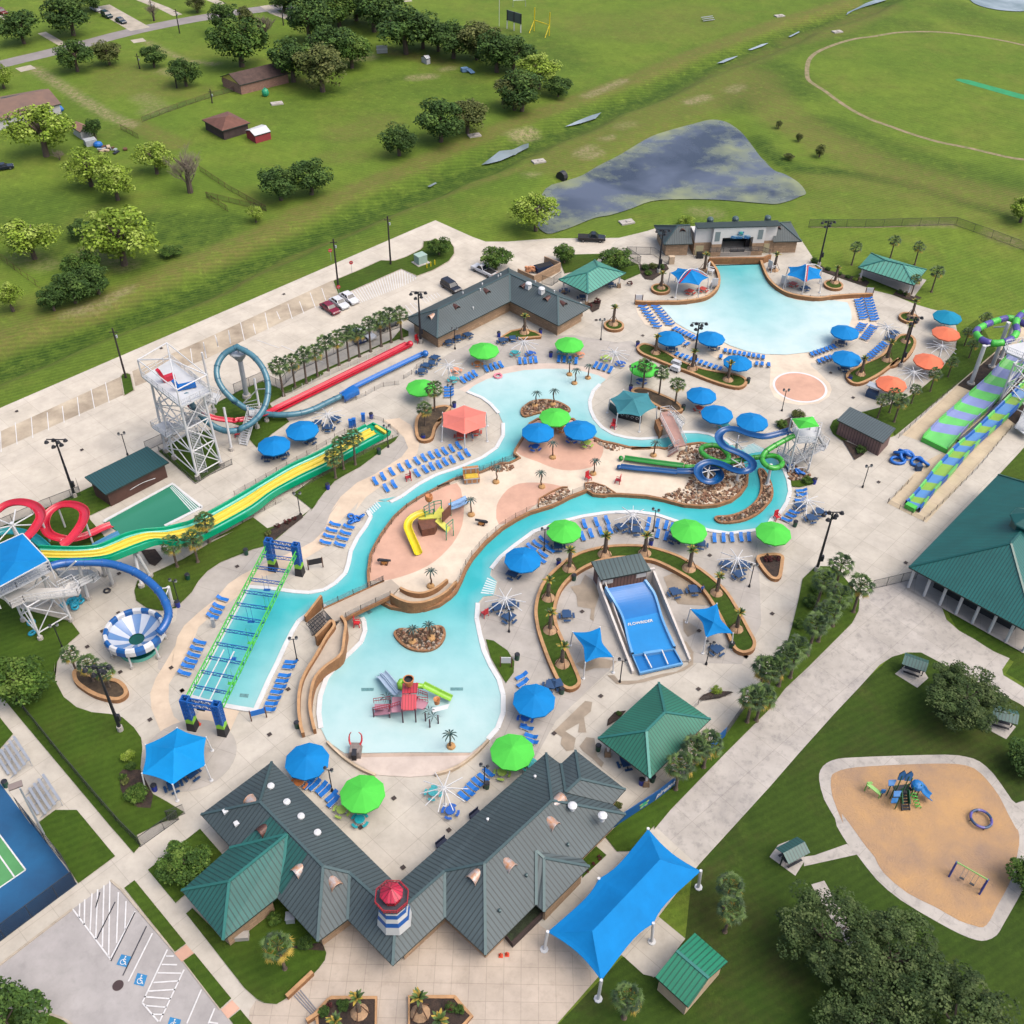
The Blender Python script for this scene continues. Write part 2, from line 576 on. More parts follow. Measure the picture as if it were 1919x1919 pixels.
VEG=[(ditch,2.6,0,1.3),(ditch,6,0,.75),(ditch,14,0,.35),('@5 -400,1380 0,1230 400,1080 880,910 1200,760 @6 0,500 600,250 1100,10 @2 300,1535 1000,1250 1500,1030 1919,860 @3 540,690 900,560 1300,390 1919,160 @4 400,90 700,0',3.2,1,.9),('@5 600,990 880,905 1150,775',1.2,2,.7),('@3 540,690 800,580',1.6,2,.8),('@6 0,880 800,430 1640,120 1919,0 @3 300,1130 700,980',1.6,1,.7),('@5 0,1600 900,1220 1919,850',1.2,1,.5),('@3 350,1150 900,900 1400,700 1700,560',9,1,.7),('@4 300,270 600,180 900,40',6,1,.7),('@3 1300,640 1600,470 1919,330',5,1,.6),('@4 0,620 200,850 500,1020 900,1200 1300,1330 1919,1470',7,1,.75),('@4 300,1300 700,1330 1300,1440',5,1,.5),('@4 0,1000 100,1110 250,1210 500,1235 800,1270 1100,1330 1300,1390 1500,1460 1700,1510 1919,1560',2.6,0,.95),('@4 500,900 800,1020 1100,1150 1500,1260 1919,1360',7,0,.6),('@3 1640,740 1700,690 1760,650',7,0,.8),('@4 60,480 160,560 230,640',9,0,.7),('@4 60,350 300,320 600,230 900,160 1100,190',8,0,.45),('@4 1400,60 1600,170 1919,210',8,0,.4),('@3 20,960 140,930',2.2,2,.9),('@3 480,1105 560,1060',1.6,2,.8),('@3 540,1130 620,1100',1.6,2,.9),('@3 660,1000 720,985',1.2,2,.8),('@3 1280,735 1390,700',2,2,.9),('@3 1580,650 1630,625',2.2,2,.6),('@3 120,1255 160,1255',1.2,2,.7),('@3 780,910 850,890',2,2,.4),('@1 230,490 400,590 600,720 800,840 950,900',1.7,2,.95),('@1 1050,300 1200,380 1350,440 1550,460',1.3,2,.8),('@1 960,890 1150,980 1280,1040',3,1,.8),('@1 1020,700 1150,780 1080,800',3,2,.45),('@1 1180,510 1250,525',2.6,2,.6),('@1 850,520 1000,600 1150,640',8,1,.6),('@1 1330,660 1450,650',4,1,.5),('@1 350,780 700,950 900,1050',9,0,.25),('@2 850,650 1100,620 1400,580 1500,650',11,0,.35),('@2 100,800 500,780 900,820',9,0,.3),('@2 640,960 800,920 900,880',6,1,.6),('@2 480,700 600,650 800,600 1050,560',2.5,0,.6),('@2 700,420 800,410',3,2,.7),('@2 930,360 1100,400 1400,460',3,1,.8),('@2 1130,560 1250,550',2.2,2,.8),('@2 1350,500 1400,490',1.6,2,.7),('@2 560,1130 700,1130',4,1,.5),('@2 230,580 400,600',4,1,.6),('@3 600,180 900,200 1300,120',14,1,.4),('@3 1200,80 1600,30',12,0,-.4),('@3 0,300 250,420',14,0,.5),('@2 1700,250 1900,280',8,0,.4),('@5 0,60 300,40 700,0',9,0,.5),('@5 1450,200 1700,280 1900,200',8,0,.8),('@5 480,250 700,420',9,0,.5),('@5 800,430 1130,560',2.6,2,.5),('@5 0,1050 250,960',5,1,.5),('@5 200,480 400,560',3,2,.4),('@5 1100,600 1600,460 1919,330',3,0,.7),('@8 800,80 950,100',2.5,2,.5),('@9 930,210 1050,190 1300,200',1.2,2,.6),('@9 1620,280 1850,370',2,2,.7),('@9 200,0 700,90 1300,80',6,1,.35),('@9 1100,0 1500,110 1919,300',3,1,.5),]
def axis(lo,hi,step,far):
 a=list(np.arange(lo,hi+.01,step))
 g,x=step,hi
 while x<far:
  g*=1.35;x+=g;a.append(x)
 g,x=step,lo
 pre=[]
 while x>-far:
  g*=1.35;x-=g;pre.append(x)
 return np.array(pre[::-1]+a)
def seg_dist(X,Y,line,closed=False):
 D=np.full(X.shape,1e9)
 n=len(line)
 for i in range(n if closed else n-1):
  a,b_=line[i],line[(i+1)%n]
  dx,dy=b_[0]-a[0],b_[1]-a[1]
  L2=dx*dx+dy*dy+1e-9
  t=np.clip(((X-a[0])*dx+(Y-a[1])*dy)/L2,0,1)
  D=np.minimum(D,np.hypot(X-a[0]-t*dx,Y-a[1]-t*dy))
 return D
def inside(X,Y,poly):
 r=np.zeros(X.shape,bool)
 n=len(poly)
 for i in range(n):
  a,b_=poly[i],poly[i-1]
  c=((a[1]>Y)!=(b_[1]>Y))&(X<(b_[0]-a[0])*(Y-a[1])/(b_[1]-a[1]+1e-12)+a[0])
  r^=c
 return r
def make_ground():
 ax,ay=axis(-240,260,1.6,2600),axis(95,470,1.6,2600)
 X,Y=np.meshgrid(ax,ay)
 Z=np.zeros(X.shape)
 dd=seg_dist(X,Y,ditch)
 t=np.clip((7.5-dd)/5.2,0,1)
 Z-=2.1*t*t*(3-2*t)
 for q,dep in((pond,1.0),(pond2,1.0)):
  d=seg_dist(X,Y,q,True)
  d=np.where(inside(X,Y,q),d,-d)
  t=np.clip((d+4)/7,0,1)
  Z-=dep*t*t*(3-2*t)
 nx,ny=len(ax),len(ay)
 idx=np.arange(nx*ny).reshape(ny,nx)
 F=np.stack([idx[:-1,:-1],idx[:-1,1:],idx[1:,1:],idx[1:,:-1]],-1).reshape(-1,4)
 me=bpy.data.meshes.new('ground')
 V=np.stack([X,Y,Z],-1).reshape(-1,3)
 me.from_pydata(V.tolist(),[],F.tolist())
 me.polygons.foreach_set('use_smooth',[True]*len(F))
 C=np.zeros((ny,nx,4));C[...,3]=1
 for s,wd,ch,st in VEG:
  ln=S(s)if isinstance(s,str)else s
  d=seg_dist(X,Y,ln)
  t=np.clip(1.5-d/wd,0,1)
  v=t*t*(3-2*t)*st
  C[...,ch]=np.maximum(C[...,ch],v)if st>0 else np.clip(C[...,ch]+v,0,1)
 at=me.color_attributes.new('veg','FLOAT_COLOR','POINT')
 at.data.foreach_set('color',C.reshape(-1).astype(np.float32))
 me.materials.append(M_FIELD)
 o=NO('ground',me)
 LK(o)
 struct(o,'rough green meadow and mown fields around the water park','ground')
make_ground()
def strip(name,s,wd,m,z=0.01,smooth=4,label=None,closed=False):
 ln=CS(S(s)if isinstance(s,str)else s,smooth,closed)if smooth else S(s)
 ZC[z]=ZC.get(z,0)+1
 z+=.0005*ZC[z]
 b=MB()
 n=len(ln)
 vs,fs=[],[]
 for i,p in enumerate(ln):
  a=ln[i-1]if(i>0 or closed)else p
  c=ln[(i+1)%n]if(i<n-1 or closed)else p
  d=VE((c.x-a.x,c.y-a.y,0)).normalized()
  u=VE((-d.y,d.x,0))*wd/2
  vs+=[(p.x+u.x,p.y+u.y,z),(p.x-u.x,p.y-u.y,z)]
 for i in range(n if closed else n-1):
  j=(i+1)%n
  fs.append((2*i,2*i+1,2*j+1,2*j))
 b.add(vs,fs)
 return struct(b.B(name,m),label)
#water of pond and canal
def water_mat(name,deep,pale,kind=None,rough=0.06,center=None,radius=1,algae=None,bump=.08):
 m=bpy.data.materials.new(name)
 m.use_nodes=True
 N,L=m.node_tree.nodes,m.node_tree.links
 b=N['Principled BSDF']
 b.inputs['Roughness'].default_value=rough
 b.inputs['IOR'].default_value=1.33
 tc=N.new('ShaderNodeTexCoord')
 n=N.new('ShaderNodeTexNoise');n.inputs['Scale'].default_value=.05;n.inputs['Detail'].default_value=5;n.inputs['Distortion'].default_value=.6
 L.new(tc.outputs['Object'],n.inputs['Vector'])
 rp=N.new('ShaderNodeValToRGB');rp.color_ramp.elements[0].position=.4;rp.color_ramp.elements[1].position=.62
 rp.color_ramp.elements[0].color=(*lin(deep),1);rp.color_ramp.elements[1].color=(*lin(pale),1)
 L.new(n.outputs['Fac'],rp.inputs['Fac'])
 out=rp.outputs['Color']
 if center:
  at=N.new('ShaderNodeAttribute');at.attribute_name='depth'
  sp=N.new('ShaderNodeSeparateColor');L.new(at.outputs['Color'],sp.inputs[0])
  mx=N.new('ShaderNodeMix');mx.data_type='RGBA'
  L.new(sp.outputs[0],mx.inputs['Factor']);L.new(out,mx.inputs[7]);mx.inputs[6].default_value=(*lin(center),1)
  n3=N.new('ShaderNodeTexNoise');n3 .inputs['Scale'].default_value=.3;n3 .inputs['Detail'].default_value=5;L.new(tc.outputs['Object'],n3 .inputs['Vector'])
  r3=N.new('ShaderNodeValToRGB');r3 .color_ramp.elements[0].position=.3;r3 .color_ramp.elements[1].position=.6
  r3 .color_ramp.elements[0].color=(.86,.93,.93,1);r3 .color_ramp.elements[1].color=(1,1,1,1)
  L.new(n3 .outputs['Fac'],r3 .inputs['Fac'])
  m3=N.new('ShaderNodeMix');m3 .data_type='RGBA';m3 .blend_type='MULTIPLY';m3 .inputs['Factor'].default_value=1
  L.new(mx.outputs[2],m3 .inputs[6]);L.new(r3 .outputs['Color'],m3 .inputs[7])
  out=m3 .outputs[2]
 if algae:
  n2=N.new('ShaderNodeTexNoise');n2 .inputs['Scale'].default_value=.09;n2 .inputs['Detail'].default_value=9;n2 .inputs['Roughness'].default_value=.62
  L.new(tc.outputs['Object'],n2 .inputs['Vector'])
  at=N.new('ShaderNodeAttribute');at.attribute_name='depth'
  sp=N.new('ShaderNodeSeparateColor');L.new(at.outputs['Color'],sp.inputs[0])
  ad=N.new('ShaderNodeMath');ad.operation='SUBTRACT';L.new(n2 .outputs['Fac'],ad.inputs[0]);L.new(sp.outputs[0],ad.inputs[1])
  mr=N.new('ShaderNodeMapRange');mr.inputs[1].default_value=.36;mr.inputs[2].default_value=.6
  L.new(ad.outputs[0],mr.inputs[0])
  mx=N.new('ShaderNodeMix');mx.data_type='RGBA'
  L.new(mr.outputs[0],mx.inputs['Factor']);L.new(out,mx.inputs[6]);mx.inputs[7].default_value=(*lin(algae),1)
  out=mx.outputs[2]
  mr2=N.new('ShaderNodeMapRange');mr2 .inputs[3].default_value=rough;mr2 .inputs[4].default_value=.6
  L.new(mr.outputs[0],mr2 .inputs[0]);L.new(mr2 .outputs[0],b.inputs['Roughness'])
 L.new(out,b.inputs['Base Color'])
 if bump:
  nb=N.new('ShaderNodeTexNoise');nb.inputs['Scale'].default_value=1.6;nb.inputs['Detail'].default_value=3
  L.new(tc.outputs['Object'],nb.inputs['Vector'])
  bp=N.new('ShaderNodeBump');bp.inputs['Strength'].default_value=bump;bp.inputs['Distance'].default_value=.1
  L.new(nb.outputs['Fac'],bp.inputs['Height']);L.new(bp.outputs[0],b.inputs['Normal'])
 return m
def water_sheet(name,outline,z,m,step,depthfn,label,holes=()):
 """water laid as a grid clipped to its outline, carrying the depth of the floor below"""
 from mathutils.geometry import delaunay_2d_cdt
 xs=[p[0]for p in outline];ys=[p[1]for p in outline]
 X,Y=np.meshgrid(np.arange(min(xs),max(xs),step),np.arange(min(ys),max(ys),step))
 ok=inside(X,Y,outline)&(seg_dist(X,Y,outline,True)>step*.5)
 pts=[VE((a,b_))for a,b_ in zip(X[ok],Y[ok])]
 k=len(outline)
 vs=[VE((p[0],p[1]))for p in outline]+pts
 r=delaunay_2d_cdt(vs,[(i,(i+1)%k)for i in range(k)],[tuple(range(k))],1,1e-4)
 V,F=r[0],r[2]
 me=bpy.data.meshes.new(name)
 me.from_pydata([(v.x,v.y,z)for v in V],[],F)
 vx=np.array([v.x for v in V]);vy=np.array([v.y for v in V])
 d=depthfn(vx,vy)
 C=np.ones((len(V),4));C[:,0]=d;C[:,1]=d;C[:,2]=d
 at=me.color_attributes.new('depth','FLOAT_COLOR','POINT')
 at.data.foreach_set('color',C.reshape(-1).astype(np.float32))
 me.materials.append(m)
 if len(me.polygons)and me.polygons[0].normal.z<0:
  me.flip_normals()
 o=NO(name,me)
 LK(o)
 struct(o,label,'water')
 return o
def pond_depth(x,y):
 d=seg_dist(x,y,pond,True)
 q=seg_dist(x,y,S('@4 350,1380 60,1200 @3 1700,1080 1850,1400 1300,1400'),False)
 return np.clip(np.minimum(d/16,q/22),0,1)*.34
water_sheet('pond_water',pond,-.42,water_mat('pond_water',(60,70,88),(98,108,128),algae=(150,160,126),rough=.05),3.0,pond_depth,'slate blue pond with pale algae along its edge')
M_CANAL=water_mat('canal_water',(120,138,140),(176,190,196),rough=.05)
slab('pond_water',pond2,M_CANAL,-.4,label='corner of a bright pond at the upper right')
for s in('@2 1620,1185 1700,1125 1750,1085 1850,1075 1919,1040 1960,1030 1960,1060 1850,1115 1760,1155 1680,1175','@3 -20,1080 50,1062 90,1050 60,1085 20,1115 -20,1110','@3 380,910 470,868 560,832 640,808 600,852 500,884 430,902','@3 1470,455 1540,422 1625,400 1600,416 1520,450','@3 1695,358 1760,322 1845,308 1800,332 1720,360','@4 640,108 660,68 800,15 940,-30 930,0 760,52 690,78','@4 1055,38 1110,2 1180,-30 1150,5 1110,22','@2 1230,1340 1290,1310 1300,1318 1250,1345','@4 225,262 300,225 305,232 240,265'):
 slab('canal_water',[p for p in S(s,-1.62)],M_CANAL,-1.62,label='pale standing water in the drainage ditch')
#concrete of the park
def conc_mat(name,col,joints=0.0,rot=0.0,var=.10,stain=(140,125,110),bw=1.0,samt=.28):
 m=mat(name,col,.85,var,.25,spec=.25)
 N,L=m.node_tree.nodes,m.node_tree.links
 b=N['Principled BSDF']
 src=b.inputs['Base Color'].links[0].from_socket
 tc=[n for n in N if n.type=='TEX_COORD'][0]
 mp=N.new('ShaderNodeMapping');mp.inputs['Rotation'].default_value=(0,0,rot);L.new(tc.outputs['Object'],mp.inputs[0])
 n2=N.new('ShaderNodeTexNoise');n2 .inputs['Scale'].default_value=.07;n2 .inputs['Detail'].default_value=9;n2 .inputs['Roughness'].default_value=.7;n2 .inputs['Distortion'].default_value=.8
 L.new(tc.outputs['Object'],n2 .inputs['Vector'])
 mr=N.new('ShaderNodeMapRange');mr.inputs[1].default_value=.52;mr.inputs[2].default_value=.75;mr.inputs[4].default_value=samt
 L.new(n2 .outputs['Fac'],mr.inputs[0])
 mx=N.new('ShaderNodeMix');mx.data_type='RGBA';L.new(mr.outputs[0],mx.inputs['Factor']);L.new(src,mx.inputs[6]);mx.inputs[7].default_value=(*lin(stain),1)
 out=mx.outputs[2]
 n4=N.new('ShaderNodeTexNoise');n4 .inputs['Scale'].default_value=.9;n4 .inputs['Detail'].default_value=10;n4 .inputs['Roughness'].default_value=.75;n4 .inputs['Distortion'].default_value=.2
 L.new(mp.outputs[0],n4 .inputs['Vector'])
 m4=N.new('ShaderNodeMapRange');m4 .inputs[1].default_value=.5;m4 .inputs[2].default_value=.8;m4 .inputs[4].default_value=samt*1.1;L.new(n4 .outputs['Fac'],m4 .inputs[0])
 m5=N.new('ShaderNodeMix');m5 .data_type='RGBA';L.new(m4 .outputs[0],m5 .inputs['Factor']);L.new(out,m5 .inputs[6]);m5 .inputs[7].default_value=(*lin(tuple(v*.8 for v in stain)),1)
 out=m5 .outputs[2]
 if joints:
  br=N.new('ShaderNodeTexBrick');br.offset=0.0;br.inputs['Scale'].default_value=1.0
  br.inputs['Brick Width'].default_value=joints*bw;br.inputs['Row Height'].default_value=joints;br.inputs['Mortar Size'].default_value=.035;br.inputs['Mortar Smooth'].default_value=.3
  br.inputs['Color1'].default_value=(1,1,1,1);br.inputs['Color2'].default_value=(.96,.96,.95,1);br.inputs['Mortar'].default_value=(.76,.75,.74,1)
  L.new(mp.outputs[0],br.inputs['Vector'])
  m2=N.new('ShaderNodeMix');m2 .data_type='RGBA';m2 .blend_type='MULTIPLY';m2 .inputs['Factor'].default_value=1
  L.new(out,m2 .inputs[6]);L.new(br.outputs['Color'],m2 .inputs[7])
  out=m2 .outputs[2]
 L.new(out,b.inputs['Base Color'])
 return m
AZ=R(43)
M_DECK=conc_mat('deck_concrete',(218,211,198),3.6,AZ,samt=.18)
M_LOT=conc_mat('lot_concrete',(228,219,204),5.5,-R(47),stain=(180,168,152),samt=.2)
M_GREY=conc_mat('grey_concrete',(200,194,186),4.5,R(20),samt=.15)
M_PEACH=conc_mat('peach_concrete',(238,217,192),0,samt=.1)
M_PINK=conc_mat('pink_concrete',(232,186,162),0,samt=.12)
M_CREAM=conc_mat('cream_deck',(242,226,204),0,samt=.12)
M_PLAZA=conc_mat('plaza_concrete',(214,200,184),1.75,0.0)
M_ROAD=conc_mat('service_road_concrete',(206,200,192),5,R(-42),stain=(128,126,132),samt=.62)
M_ASPH=conc_mat('pale_asphalt',(190,186,184),0,stain=(158,154,156))
M_WHITE=mat('white_paint',(246,247,248),.35,.04,.5)
M_WET=mat('wet_concrete',(176,160,138),.35,.15,.4)
slab('concrete_deck','@0 -90,805 0,765 208,675 380,601 780,428 816,413 885,444 910,453 950,453 1030,447 1160,446 1213,433 1240,424 1480,424 1503,452 1524,484 1519,488 1531,503 1542,510 1581,524 1623,538 1640,545 1673,553 1717,571 1744,579 1765,584 1790,605 1795,626 1790,657 1775,682 1769,685 1750,709 1719,735 1698,745 1665,760 1629,770 1615,772 1600,800 1640,830 1677,817 1794,720 1864,660 2060,480 2060,740 1919,839 1873,889 1800,1000 1765,1117 1763,1133 1773,1161 1797,1182 1825,1198 1862,1221 1892,1234 1878,1255 1880,1266 1919,1289 2050,1365 2050,1410 1909,1318 1726,1223 1700,1223 1672,1231 1648,1246 1609,1289 1565,1336 1497,1412 1445,1472 1310,1620 1234,1718 1284,1759 1225,1832 1164,1790 1120,1832 1044,1919 990,1990 -120,1990 -120,1400 -90,1000',M_DECK,.03,label='wide pale concrete deck of the water park')
Z1,Z2,Z3,Z4,ZW,ZG=.04,.06,.08,.10,.12,.14
M_MULCH=mat('wood_mulch',(204,164,116),.95,.12,.14,col2=(172,146,126),bump=.9,bscale=5,spec=.1)
M_TENNIS=mat('tennis_blue',(6,96,146),.8,.18,.12,col2=(2,70,116))
M_TGREEN=mat('tennis_green',(88,162,98),.8,.1,.3)
M_MARK=mat('road_marking',(240,240,240),.6,.08,1.5)
M_GREEN_SURF=mat('cricket_mat',(24,160,96),.8,.12,.4)
M_DIRT=mat('dirt_line',(158,138,112),.95,.25,.6,col2=(120,124,70))
M_STREET=mat('street_asphalt',(158,152,150),.9,.12,.2)
M_DRIVE=mat('drive_concrete',(198,188,170),.85,.15,.3)
M_SOIL=mat('planter_soil',(92,76,56),.95,.3,.9,col2=(58,46,34),bump=.6)
M_MULCHD=mat('dark_mulch',(66,50,40),.95,.35,1.2,col2=(38,30,26),bump=.8)
M_TAN=mat('stained_bay',(206,192,168),.85,.22,.16,col2=(158,142,122))
M_WALLB=mat('brown_stone_wall',(186,132,84),.8,.25,1.1,col2=(132,88,52),kind='brick',p=.9)
M_WALLT=mat('brown_cap',(206,160,112),.8,.15,1)
M_COPE=mat('pool_coping',(238,240,240),.5,.05,1)
M_KERB=mat('kerb_concrete',(196,184,166),.8,.15,.8)
#lot and streets
slab('parking_lot','@0 -90,805 0,765 780,428 816,413 885,444 910,453 960,453 @7 1900,330 1800,465 1400,475 1160,640 960,590 600,760 300,880 0,1030 @6 1790,1110 1400,1255 1100,1385 850,1500 @11 410,425 250,355 0,470 @10 1680,560 1240,935 720,1205 350,1392 @15 280,190 0,300 -300,430 -500,480 -500,100',M_LOT,Z1,label='pale concrete parking lot beside the drainage ditch')
slab('parking_lot','@10 -200,880 0,790 945,360 970,500 0,930 -200,1010',M_TAN,Z2,label='stained row of parking stalls at the left')
slab('parking_lot','@10 1035,318 1480,120 @6 0,1235 1165,700 1215,850 1040,925 700,1080 30,1405 @10 1480,270 1060,435',M_TAN,Z2,label='stained row of parking stalls in mid lot')
mk=MB()
def line_on(b,a,c,w,z):
 d=VE((c.x-a.x,c.y-a.y,0)).normalized()
 u=VE((-d.y,d.x,0))*w/2
 b.add([(a.x+u.x,a.y+u.y,z),(a.x-u.x,a.y-u.y,z),(c.x-u.x,c.y-u.y,z),(c.x+u.x,c.y+u.y,z)],[(0,1,2,3)])
def lines(b,s,w=.13,z=Z3):
 p=S(s)
 for i in range(0,len(p)-1,2):
  line_on(b,p[i],p[i+1],w,z)
lines(mk,'@10 5,790 10,950 120,720 135,890 245,675 258,840 370,640 382,780 488,590 503,720 605,520 622,670 712,455 740,610 825,405 855,565 1490,140 1505,250 1590,90 1612,215 1690,50 1705,120 1790,10 1805,100 @6 10,1270 35,1400 110,1190 140,1300 230,1150 250,1270 340,1080 375,1240 455,1090 475,1180 560,990 590,1140 665,980 695,1050 765,910 805,1045 870,890 910,1000 965,810 1015,950 1070,770 1110,890')
for i in range(21):
 t=i/20
 a=VE((1335,800)).lerp(VE((1790,600)),t);c=VE((1420,905)).lerp(VE((1800,752)),t)
 lines(mk,f'@6 {a.x},{a.y} {c.x},{c.y}',.14)
for i in range(5):
 t=i/4
 lines(mk,f'@6 {1815 + 95 * t},{612 + 45 * t} {1825 + 90 * t},{742 - 50 * t}',.14)
lines(mk,'@6 1320,805 1785,600 1785,600 1919,662 @7 0,625 90,668 0,925 70,1010 40,905 120,990 0,970 40,1020 80,900 120,940 0,700 100,660')
for i in range(6):
 lines(mk,f'@7 {150 + i * 26},{860 - i * 10} {190 + i * 24},{905 - i * 12}',.12)
lines(mk,'@11 560,100 800,190 420,40 640,130 200,-10 400,60',.12)
struct(mk.B('parking_markings',M_MARK),'white painted stall lines and hatching on the lot')
LI1,LI2='@10 945,360 960,340 990,333 1022,342 1050,470 972,510','@6 1170,705 1225,850 1320,805 1785,600 1919,660 @7 100,665 250,610 390,530 440,460 436,400 400,352 300,338 160,350 155,400 130,425 0,490 @6 1720,525 1600,520 1400,610'
slab('lawn_island',LI1,M_LAWN,Z4,0,label='small grass island round the pole in the lot')
slab('lawn_island',LI2,M_LAWN,Z4,0,label='long grass island with the transformer in the lot')
kb=MB()
for s in(LI1,LI2):
 kb.wall(S(s),.14,.18,0,closed=True)
kb.wall(S('@25 -60,1155 0,1112 520,712'),.14,.22)
kb.wall(S('@25 795,505 870,568 1262,1025'),.14,.22)
kb.wall(S('@25 1322,1088 1585,1432'),.14,.22)
kb.wall(CS(S('@25 0,1415 240,1440 430,1490 530,1560 560,1700'),4),.14,.22)
struct(kb.B('kerb',M_KERB),'pale concrete kerbs edging the grass islands')
strip('street','@1 -300,560 0,465 480,350 1000,215 1560,110 2100,40',6.5,M_STREET,.02,3,label='grey street crossing the upper left corner')
for s,w_ in(('@1 300,235 450,320',2.6),('@1 0,110 90,150',2.6),('@1 720,45 1010,210',6.5),('@1 1000,-10 1180,60 1280,110',3.2),('@1 1500,-10 1600,30',3),('@1 950,300 1040,285',3.5),('@1 130,505 240,480',4),('@2 60,40 130,90 290,150',3.2),('@2 990,15 1120,5',1.6)):
 strip('driveway',s,w_,M_DRIVE,.024,0,label='short pale driveway near the street')
strip('dirt_track','@4 2100,365 1919,325 1700,280 1400,238 1200,228 1000,235 850,260 700,280 560,320 440,370 380,420 360,480 362,560 400,600 480,650 560,710 680,790 820,860 960,910 1100,960 1300,1020 1500,1060 1650,1095 1800,1130 1919,1148 2200,1175',1.3,M_DIRT,.02,3,label='thin oval dirt track round the playing field')
slab('cricket_pitch','@4 1422,574 1450,566 1520,575 1650,610 1919,682 2100,730 2100,765 1919,717 1850,700 1640,640 1480,595',M_GREEN_SURF,.02,label='bright green artificial pitch strip in the oval field')
strip('dirt_path','@9 0,220 550,222 900,210 1050,200 1280,200',.5,M_DIRT,.02,0,label='bare line under the far lawn fence')
#decks
slab('beach','@12 190,430 300,370 420,300 560,245 700,215 860,200 1000,197 1150,205 1300,225 1430,255 1555,290 1515,350 1300,320 1000,290 600,330 265,460',conc_mat('beach_pink',(232,214,200),0,samt=.1),Z1,label='pale pink beach curve round the upper pool')
slab('grey_deck','@7 560,1400 400,1470 @12 0,180 100,110 300,20 @7 700,1260 1000,1210 1500,1190 1919,1260 @8 0,1270 200,1240 430,1400 330,1480 @12 1620,160 1555,290 1430,255 1300,225 1150,205 1000,197 860,200 700,215 560,245 420,300 300,370 190,430 0,420',M_GREY,Z1,label='grey deck arc behind the upper pool')
slab('grey_deck','@11 1475,850 1440,900 1350,960 1250,1040 1130,1130 1000,1200 900,1260 800,1370 700,1500 @16 1250,80 1130,170 1050,260 920,370 750,430 600,490 450,550 330,630 250,720 190,820 110,900 60,955 @15 1440,1060 1300,1150 1290,1450 1350,1500 @16 20,1400 60,1220 120,1120 250,1000 400,880 520,740 640,660 800,580 1150,430 1280,360 1380,260 1430,120 1520,0 @11 860,1535 950,1400 1100,1270 1250,1200 1500,1040 1560,960 1520,860',M_GREY,Z1,0,label='grey curved walkway along the lazy river')
slab('grey_deck','@18 1820,240 1600,270 1430,250 1180,180 1000,120 820,95 600,105 400,135 200,185 0,260 @17 1600,500 1460,610 1340,710 1260,805 1250,860 1310,915 1280,1045 1190,1060 1140,1120 1130,1250 1160,1400 1190,1500 @22 1345,240 1395,340 1455,440 1485,550 1485,680 1445,790 1380,880 1500,1100 1700,1000 @23 100,600 @18 700,1300 1700,1330 1860,1000 1840,500',M_GREY,Z1,0,label='grey deck between the lower pool and the surf area')
slab('peach_walk','@11 1330,710 1480,690 1580,750 1630,850 1660,920 1640,1010 1500,1190 1320,1300 1180,1400 1080,1535 @16 1690,0 1620,80 1500,200 1480,300 1400,400 1200,520 1000,620 830,680 700,760 640,830 540,900 420,1000 330,1060 250,1130 200,1280 130,1400 @20 1530,0 1460,180 1380,330 1320,430 1320,560 1360,680 1440,750 1460,770 1275,835 1240,760 1185,620 1175,500 1220,380 1300,250 1370,130 @16 0,1535 20,1400 60,1220 120,1120 250,1000 400,880 520,740 640,660 800,580 1150,430 1280,360 1380,260 1430,120 1520,0 @11 860,1535 950,1400 1100,1270 1250,1200 1500,1040 1560,960 1520,860 1400,760',M_PEACH,Z2,0,label='peach coloured path winding beside the pools')
slab('peach_walk','@20 1470,765 1560,640 1735,595 1870,640 1790,815 1700,800 1600,740',M_PEACH,Z2,0,label='peach patch under the rope course gantry')
slab('cream_beach','@8 240,920 270,1010 330,1095 440,1130 620,1260 720,1320 800,1300 950,1390 @13 940,60 1240,100 1390,140 1380,300 1420,380 1500,430 1640,455 1800,440 1890,380 @14 190,340 170,280 110,220 60,170 0,120 @9 0,1440 60,1440 200,1330 430,1225 510,1270 570,1180 610,1060 590,950 550,860 390,865 200,880 0,885 @8 1500,800 900,800 500,915',M_CREAM,Z1,0,label='cream beach steps round the wave pool')
c0=S1('@13 1640,300')
for r_,m_,z_,l_ in((4.75,M_WHITE,Z2,'white ring of the round splash pad'),(4.35,M_PINK,Z3,'pink disc of the round splash pad')):
 slab('splash_pad',[c0+VE((cos(t*PI/24)*r_,sin(t*PI/24)*r_,0))for t in range(48)],m_,z_,label=l_)
slab('round_pad',[S1('@20 1480,980')+VE((cos(t*PI/16)*5.6,sin(t*PI/16)*5.2,0))for t in range(32)],M_GREY,Z3,label='pale round pad under the blue shade tent')
slab('plaza','@27 640,770 870,530 1300,975 1810,515 @29 345,1000 480,930 700,800 800,870 1150,1200 860,1535 @0 1044,1925 990,1990 440,1990 460,1950 @27 -60,1400 0,1310 80,1345 200,1350 340,1270 520,1095 600,1010 660,930 675,860',M_PLAZA,Z1,label='tiled entry plaza in front of the ticket building')
slab('service_road','@19 820,625 1100,560 1330,690 1320,740 1360,850 1450,930 1560,990 1700,1080 1815,1130 1760,1210 1770,1250 1919,1340 2200,1520 2200,1640 @24 1880,525 1180,165 1080,165 970,195 880,255 730,420 560,600 300,890 100,1120 0,1230 @29 1870,395 1560,110 @23 1080,1362 1545,885 1919,512 @19 200,1350 370,1190 560,1000 680,880 728,790 735,710',M_ROAD,Z1,label='wide weathered concrete service road at the lower right')
slab('service_road','@29 1320,1035 1590,765 1780,925 1570,1200 1480,1180',M_DECK,Z2,label='concrete pad before the small green roofed hut')
slab('slide_pad','@14 820,745 1320,300 1655,0 2100,-400 2300,200 1919,560 1700,800 1040,1535 1015,1520 690,1360 930,1090 1000,1000 1230,880',conc_mat('slide_pad',(226,208,178),3,R(-48),stain=(190,176,150)),Z1,label='beige pad under the green and purple slides')
